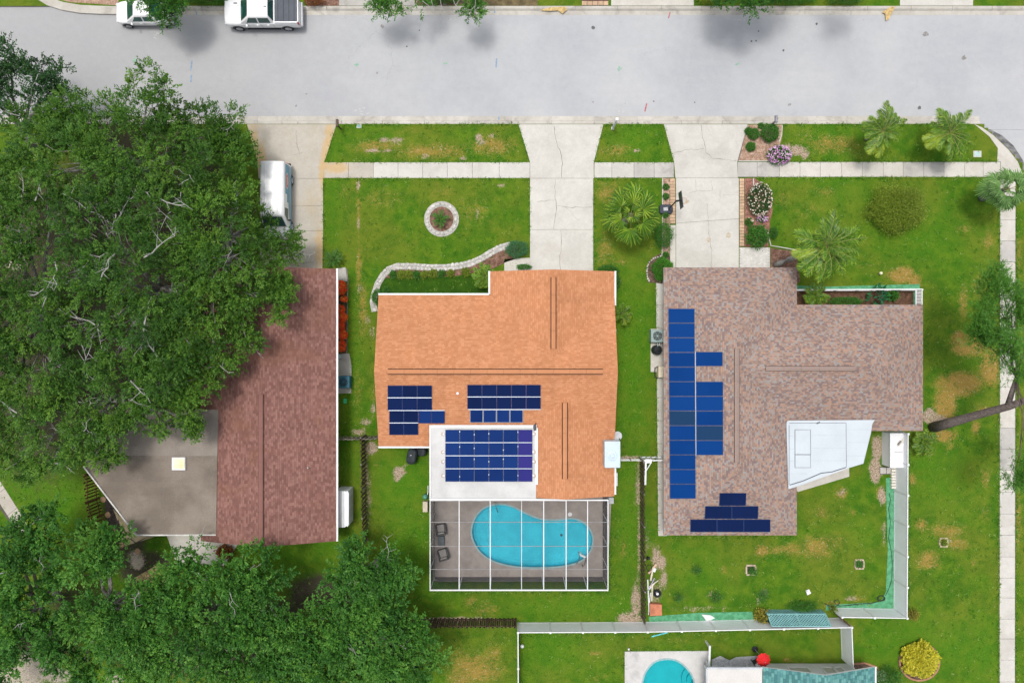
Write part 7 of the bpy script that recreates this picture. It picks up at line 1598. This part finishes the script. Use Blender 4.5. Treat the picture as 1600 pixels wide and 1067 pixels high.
palm('areca_palm', 'leafy palm clump at the inner corner of the orange house', 757, 432, 1.0, ARECA, around(13, (5, 35), (.85, 1.1), 3, 0, 12, 7), r_trunk=.12)
palm('areca_palm', 'palm clump with orange-yellow fronds beside the orange house', 971, 490, 1.2, ARECA, around(8, (5, 30), (.75, .95), 3, 0, 12, 4) + [(-25, 5, .8, 3), (-5, 8, .75, 3), (-45, 5, .85, 3), (-70, 4, .9, 3), (-15, 25, .6, 3)], r_trunk=.12)
palm('areca_palm', 'low palm at the foot of the leaning pine', 1444, 691, .8, ARECA, around(13, (-2, 25), (.9, 1.15), 3, 0, 12, 6), r_trunk=.12)
palm('areca_palm', 'dark leafy palm in the shaded porch bed below the big palm', 1274, 462, 1.0, ARECA, around(10, (5, 30), (.9, 1.1), 3, 0, 12, 5), r_trunk=.12)

# ------------------------------------------------------------------ shrubs and flowers
def bush(name, label, px, py, rpx, h, mat, cat='shrub', group=None, ry=None, n=None, ll=(.06, .12), lw=(.035, .06), dens=1.0, flowers=None, fn=0, fs=(.05, .09), flat=.75, zbase=0.0, ragged=.12, fl_region=None):
    c = W(px, py, h * .5); r = rpx / SC * (HC - h * .5) / HC; q = (ry or rpx) / rpx; bp = Vector((c.x, c.y, zbase)); e = empty(name, bp, label, cat, group)
    m = MB()
    for i in range(7): a = i * .9; m.tube([bp + Vector((.03 * math.cos(a), .03 * math.sin(a), -.05)), bp + Vector((r * .3 * math.cos(a), r * .3 * q * math.sin(a), h * .4)), bp + Vector((r * .7 * math.cos(a), r * .7 * q * math.sin(a), h * .72))], [.025, .018, .008], 5)
    m.build('stem', BARKD, e)
    n = n or int(3600 * r * r * q * dens * (.11 / ll[1]) ** 1.2) + 160
    d = norm(RNG.normal(0, 1, (n, 3))); d[:, 2] = np.abs(d[:, 2]); k = RNG.uniform(.62, 1.0, n) ** .6 * (1 + RNG.normal(0, ragged, n))
    lump = 1 + .10 * np.sin(5 * np.arctan2(d[:, 1], d[:, 0]) + px) * (1 - d[:, 2])
    b = np.stack([d[:, 0] * r * k * lump, d[:, 1] * r * q * k * lump, h * (.22 + flat * d[:, 2] * k)], 1) + np.array(bp)
    V = leaves(b, d * .45 + RNG.normal(0, .6, (n, 3)) * np.array([1, 1, .5]), RNG.uniform(*ll, n), RNG.uniform(*lw, n))
    quads('foliage', V, np.clip(.5 + RNG.normal(0, .2, n), 0, 1), mat, e)
    if flowers:
        d = norm(RNG.normal(0, 1, (fn, 3))); d[:, 2] = np.abs(d[:, 2]) + .1; d = norm(d)
        b = np.stack([d[:, 0] * r, d[:, 1] * r * q, h * (.30 + flat * d[:, 2])], 1) * 1.07 + np.array(bp)
        b = np.repeat(b, 5, 0) + RNG.normal(0, .012, (fn * 5, 3)); a = np.tile(np.arange(5) * 1.2566, fn)
        V = leaves(b, np.stack([np.cos(a), np.sin(a), np.full(fn * 5, .25)], 1), RNG.uniform(*fs, fn * 5), RNG.uniform(fs[0] * .8, fs[1] * .8, fn * 5), .1)
        quads('blossom', V, np.clip(np.repeat(RNG.uniform(0, 1, fn), 5) + RNG.normal(0, .06, fn * 5), 0, 1), flowers, e)
    return e
bush('shrub', 'loose olive-green bush alone in the right front lawn', 1405, 325, 42, 2.0, OLIV, ry=36, ll=(.08, .15), lw=(.035, .06), dens=1.6, ragged=.13)
bush('shrub', 'grey-green rounded shrub at the right end of the stone-edged bed', 808, 389.5, 17, .8, leaf_mat('blue_shrub_leaves', [(0, (.02, .065, .035)), (.6, (.05, .12, .06)), (1, (.11, .19, .10))]), ry=13)
bush('shrub', 'small clipped shrub at the top edge of the orange roof', 818.5, 417, 11, .7, SHRB, ry=4)
bush('shrub', 'dark shrub tucked at the left front corner of the orange house', 590, 464, 9, .8, SHRB, ry=12); bush('shrub', 'dark low plant beside the shrub at the left corner of the orange house', 603, 455, 6, .5, SHRB)
bush('shrub', 'low green shrub at the right front corner of the orange house', 950, 423, 16, .8, SHRB, ry=9); bush('shrub', 'low green shrub along the right wall of the orange house', 963, 440, 6, .7, SHRB, ry=12)
bush('shrub', 'round bright green clipped shrub in the bark bed', 1036, 420, 16, 1.2, leaf_mat('clipped_leaves', [(0, (.03, .09, .006)), (.6, (.05, .14, .01)), (1, (.09, .20, .02))]), ry=18, dens=1.5, ragged=.05)
bush('shrub', 'dark bush under the basketball hoop strip', 1037, 367, 14, 1.2, SHRB, ry=20, ragged=.2)
for i, (x, y) in enumerate(((1040.5, 292), (1040.5, 307), (1040, 336), (1040.5, 398))): bush('bedding_plant', ('small plant at the top of the hoop strip', 'small plant just above the hoop base', 'small plant just below the hoop base', 'small plant at the lower end of the hoop strip')[i], x, y, 4.5, .35, SHRB, 'plant', 'small plants in the hoop strip')
bush('shrub', 'round dark clipped shrub, upper of the small pair in the pink gravel', 1178, 209, 8.5, .7, SHRB, dens=1.6, ragged=.05, group='clipped shrubs in the pink gravel'); bush('shrub', 'round dark clipped shrub, lower of the small pair in the pink gravel', 1173.5, 229, 7, .6, SHRB, dens=1.6, ragged=.05, group='clipped shrubs in the pink gravel')
bush('shrub', 'small dark clipped shrub touching the upper one in the pink gravel', 1169.5, 204.5, 5, .5, SHRB, dens=1.6, group='clipped shrubs in the pink gravel'); bush('shrub', 'large dark clipped shrub before the grey mailbox', 1204, 207, 14, 1.0, SHRB, dens=1.5, ragged=.06, group='clipped shrubs in the pink gravel'); bush('bedding_plant', 'low weed at the kerb end of the pink gravel', 1189, 196.5, 4, .3, SHRB, 'plant')
bush('flowering_shrub', 'purple flowering bush at the pavement edge', 1218, 242, 18, .8, SHRB, ry=14, flowers=PINK, fn=170, fs=(.05, .085))
bush('flowering_shrub', 'dark bush full of pale blossoms right of the hoop driveway', 1188, 311, 18, 1.2, leaf_mat('dark_leaves', [(0, (.012, .035, .01)), (.6, (.025, .06, .015)), (1, (.05, .10, .02))]), ry=25, flowers=PALEB, fn=150, fs=(.04, .07))
bush('flowering_shrub', 'low violet flowers below the pale-blossomed bush', 1191, 342, 8, .4, SHRB, ry=5, flowers=PINK, fn=45, fs=(.05, .08)); bush('bedding_plant', 'small tufted plant with white flowers by the paver strip', 1171, 347, 6, .4, SHRB, 'plant', flowers=PALEB, fn=5)
bush('shrub', 'leafy green shrub above the whitewashed brick pad', 1184, 369, 16, 1.1, SHRB, ll=(.1, .18), lw=(.06, .1), ragged=.18); bush('shrub', 'small dark shrub right of the leafy one by the edging', 1209, 364, 6, .5, SHRB, ry=9)
for i, x in enumerate((614, 627, 639, 651, 663, 676, 690, 704, 728)):
    bush('bedding_plant', ('leftmost yellow-green plant in the row before the orange house',) [0] if i == 0 else 'rightmost yellow-green plant in the row before the orange house' if i == 8 else ('second', 'third', 'fourth', 'fifth', 'sixth', 'seventh', 'eighth')[i - 1] + ' yellow-green plant from the left before the orange house', x, 429 - (i > 4) * 1.5 - (i > 7) * 2, 5 + (i in (1, 5, 8)), .35, OLIV if i % 3 else SHRB, 'plant', 'row of bedding plants before the orange house', ll=(.1, .17), lw=(.04, .06), ragged=.25)
FLW = ((531, 450, 7.5, 10, 260, 'topmost and largest red flower clump along the brown house'), (536, 468, 4, 4, 30, 'small red flower tuft just below the largest clump'), (531, 483, 5.5, 6, 110, 'third red-orange flower clump down the brown house wall'), (534, 496, 6, 7, 130, 'fourth red-orange flower clump down the brown house wall'), (531, 509, 5.5, 7, 110, 'fifth red-orange flower clump down the brown house wall'), (534, 523, 6, 7, 140, 'sixth red-orange flower clump down the brown house wall'), (532, 541, 6, 8, 120, 'lowest red-orange flower clump, beside the grey pad'))
for x, y, r_, ry, fn_, lab in FLW: bush('flowering_shrub', lab, x + 1.5, y, r_, 1.0, SHRB, 'flowers', 'red-orange flowers along the brown house', ry=ry, flowers=ORNG, fn=fn_, fs=(.08, .13), dens=.6, ragged=.3)
bush('shrub', 'yellow croton in the round bark bed', 1440, 1032, 27, 1.3, YELL, ll=(.15, .24), lw=(.11, .16), dens=2.4, ragged=.05, ry=26, flat=.55)
bush('shrub', 'yellow-green croton at the left end of the teal trellis', 1191, 962, 10, 1.0, leaf_mat('mixed_croton', [(0, (.05, .08, .01)), (.5, (.22, .20, .03)), (1, (.50, .42, .06))]), ll=(.12, .2), lw=(.06, .1), ragged=.2)
bush('shrub', 'dark leafy shrub above the teal trellis', 1255, 947, 22, .8, SHRB, ry=8, ragged=.25); bush('shrub', 'russet-leaved shrub at the edge of the pale patio slab', 350, 862, 11, .9, RUSTL, ll=(.12, .2), lw=(.07, .11), ry=10)
bush('shrub', 'dark shrub in the bark bed beside the teal roof', 1388, 1058, 20, .9, SHRB, ry=14, ragged=.25, ll=(.12, .2)); bush('shrub', 'silvery twiggy plant beside the teal roof', 1376, 1056, 8, .6, leaf_mat('silver_leaves', [(0, (.10, .12, .08)), (1, (.42, .40, .34))]), ragged=.3)
bush('shrub', 'low green hedge in the porch bed', 1322, 471, 26, .6, SHRB, ry=7); bush('broadleaf_plant', 'dark broad-leaved plant poking over the porch rail', 1371, 463, 13, 1.1, leaf_mat('glossy_dark_leaves', [(0, (.008, .04, .02)), (.6, (.015, .075, .035)), (1, (.035, .12, .05))], .15, .3), 'plant', ll=(.35, .6), lw=(.12, .2), n=60, ragged=.2); bush('broadleaf_plant', 'small green plant right of the broad-leaved one in the porch bed', 1395, 461, 8, .7, SHRB, 'plant', ll=(.15, .25), lw=(.06, .09))
bush('bedding_plant', 'weedy plant inside the square stone surround of the right back yard', 1176, 893, 6, .35, CLML, 'plant', ragged=.3); bush('bedding_plant', 'weed inside the pinkish stone surround', 1342, 881, 5, .3, CLML, 'plant', ragged=.3); bush('bedding_plant', 'weed inside the weathered stone surround outside the fence', 1475, 847, 5, .3, OLIV, 'plant', ragged=.3)
for i, (x, y, r_, l_) in enumerate(((1119, 932, 9, 'bright weed clump left of centre in the right back yard'), (1192, 930, 9, 'bright weed clump near the yellow-green croton'), (1089, 890, 7, 'pale weed clump in the middle of the right back yard'), (1060, 933, 7, 'faint weed clump above the green cloth'))): bush('weed_clump', l_, x, y, r_, .3, CLML, 'weeds', 'weed clumps in the right back yard', ragged=.35, dens=.5)
bush('shrub', 'ragged shrub in the corner by the wooden gate and trellis', 1302, 950, 5, .9, OLIV, ragged=.3); bush('shrub', 'small bush at the outer corner of the right white fence', 1427, 960, 8, .6, leaf_mat('mixed_croton', [(0, (.05, .08, .01)), (1, (.5, .42, .06))]), ragged=.3); bush('shrub', 'bright bush beside the diagonal footpath', 62, 800, 14, .8, CLML, ragged=.25)
for i, (x, y, rx_, ry_, mt, lab) in enumerate(((490, 2, 14, 6, RUSTL, 'brownish hedge clump across the road behind the pickup'), (330, -2, 40, 8, SHRB, 'dark hedge across the road between the two white cars'), (690, -2, 30, 6, SHRB, 'low hedge across the road under the bare twigs'), (1235, -3, 36, 9, SHRB, 'green hedge across the road at the tree shadow'), (1320, -2, 28, 7, SHRB, 'green hedge across the road left of the bright drive'), (1112, -2, 24, 7, OLIV, 'olive hedge across the road beside the pale drive'))): bush('hedge', lab, x, y, rx_, .9, mt, 'hedge', 'hedges across the road', ry=ry_, ragged=.2)

# ------------------------------------------------------------------ tufts and weeds in the lawns
RECT = [(386, 194, 526, 425), (505, 252, 830, 280), (810, 194, 943, 430), (1035, 194, 1170, 425), (926, 252, 1565, 280), (1561, 190, 1588, 1100), (310, 415, 530, 860), (585, 455, 966, 782), (762, 415, 966, 470), (668, 775, 955, 925), (1010, 415, 1250, 840), (1240, 440, 1445, 680), (1225, 655, 1370, 770), (1370, 670, 1425, 970), (974, 1014, 1400, 1100), (1195, 945, 1340, 1100), (1150, 385, 1250, 450), (1152, 194, 1224, 254), (1160, 278, 1208, 420), (1010, 950, 1200, 992), (130, 640, 345, 840), (255, 825, 375, 885), (525, 415, 550, 620), (1005, 860, 1042, 980), (1028, 278, 1057, 430), (1530, 190, 1640, 280), (805, 972, 1340, 992)]
N = 15000; P = np.stack([RNG.uniform(-10, 1610, N), RNG.uniform(196, 1075, N)], 1); ok = np.ones(N, bool)
for a, b, c, d in RECT: ok &= ~((P[:, 0] > a) & (P[:, 0] < c) & (P[:, 1] > b) & (P[:, 1] < d))
P = P[ok]
EDGE = [((510, 253), (826, 253)), ((506, 280), (827, 280)), ((929, 253), (1051, 253)), ((929, 280), (1027, 280)), ((1220, 252.5), (1558, 252)), ((1182, 278.5), (1560, 278)), ((1561, 285), (1560, 1065)), ((1589, 330), (1588, 1065)), ((506, 282), (506, 415)), ((526, 197), (508, 252)), ((827, 282), (827, 380)), ((812, 197), (827, 252)), ((942, 197), (929, 252)), ((928.5, 282), (928.5, 418)), ((1038, 197), (1052, 252)), ((528, 195.3), (810, 195.3)), ((944, 195.3), (1036, 195.3)), ((1224, 195.3), (1520, 195.3)), ((670, 925), (952, 925)), ((953.5, 785), (953.5, 920)), ((1024, 445), (1026, 510)), ((1025, 585), (1027, 830)), ((976, 1015), (1105, 1015)), ((975, 1018), (975, 1066)), ((1044, 839), (1245, 839)), ((812, 993), (1330, 985)), ((1421, 690), (1420, 965)), ((550, 555), (551, 612))]
EP = []
for (xa, ya), (xb, yb) in EDGE:                                # longer grass along the edges of paving and walls
    for _ in range(int(math.hypot(xb - xa, yb - ya) / 2.2)): f_ = random.random(); EP.append((xa + (xb - xa) * f_ + random.gauss(0, .9), ya + (yb - ya) * f_ + random.gauss(0, .9)))
P = np.concatenate([P, np.array(EP)]); X = (P[:, 0] - 800) / SC; Y = (533.5 - P[:, 1]) / SC; k = 7
b = np.repeat(np.stack([X, Y, np.zeros(len(X))], 1), k, 0) + np.concatenate([RNG.normal(0, .05, (len(X) * k, 2)), np.zeros((len(X) * k, 1))], 1); a = RNG.uniform(0, 6.28, len(b))
V = leaves(b, np.stack([np.cos(a), np.sin(a), RNG.uniform(.25, 1.1, len(b))], 1), RNG.uniform(.07, .18, len(b)), RNG.uniform(.02, .05, len(b)))
o = quads('grass_tufts', V, np.clip(np.repeat(RNG.uniform(0, 1, len(X)), k) + RNG.normal(0, .08, len(b)), 0, 1), leaf_mat('tuft_leaves', [(0, (.035, .10, .006)), (.5, (.085, .165, .012)), (.8, (.15, .19, .03)), (1, (.30, .27, .10))]), None)
tag(o, 'coarse grass tufts and weeds scattered through the lawns', 'grass', None, 'stuff')
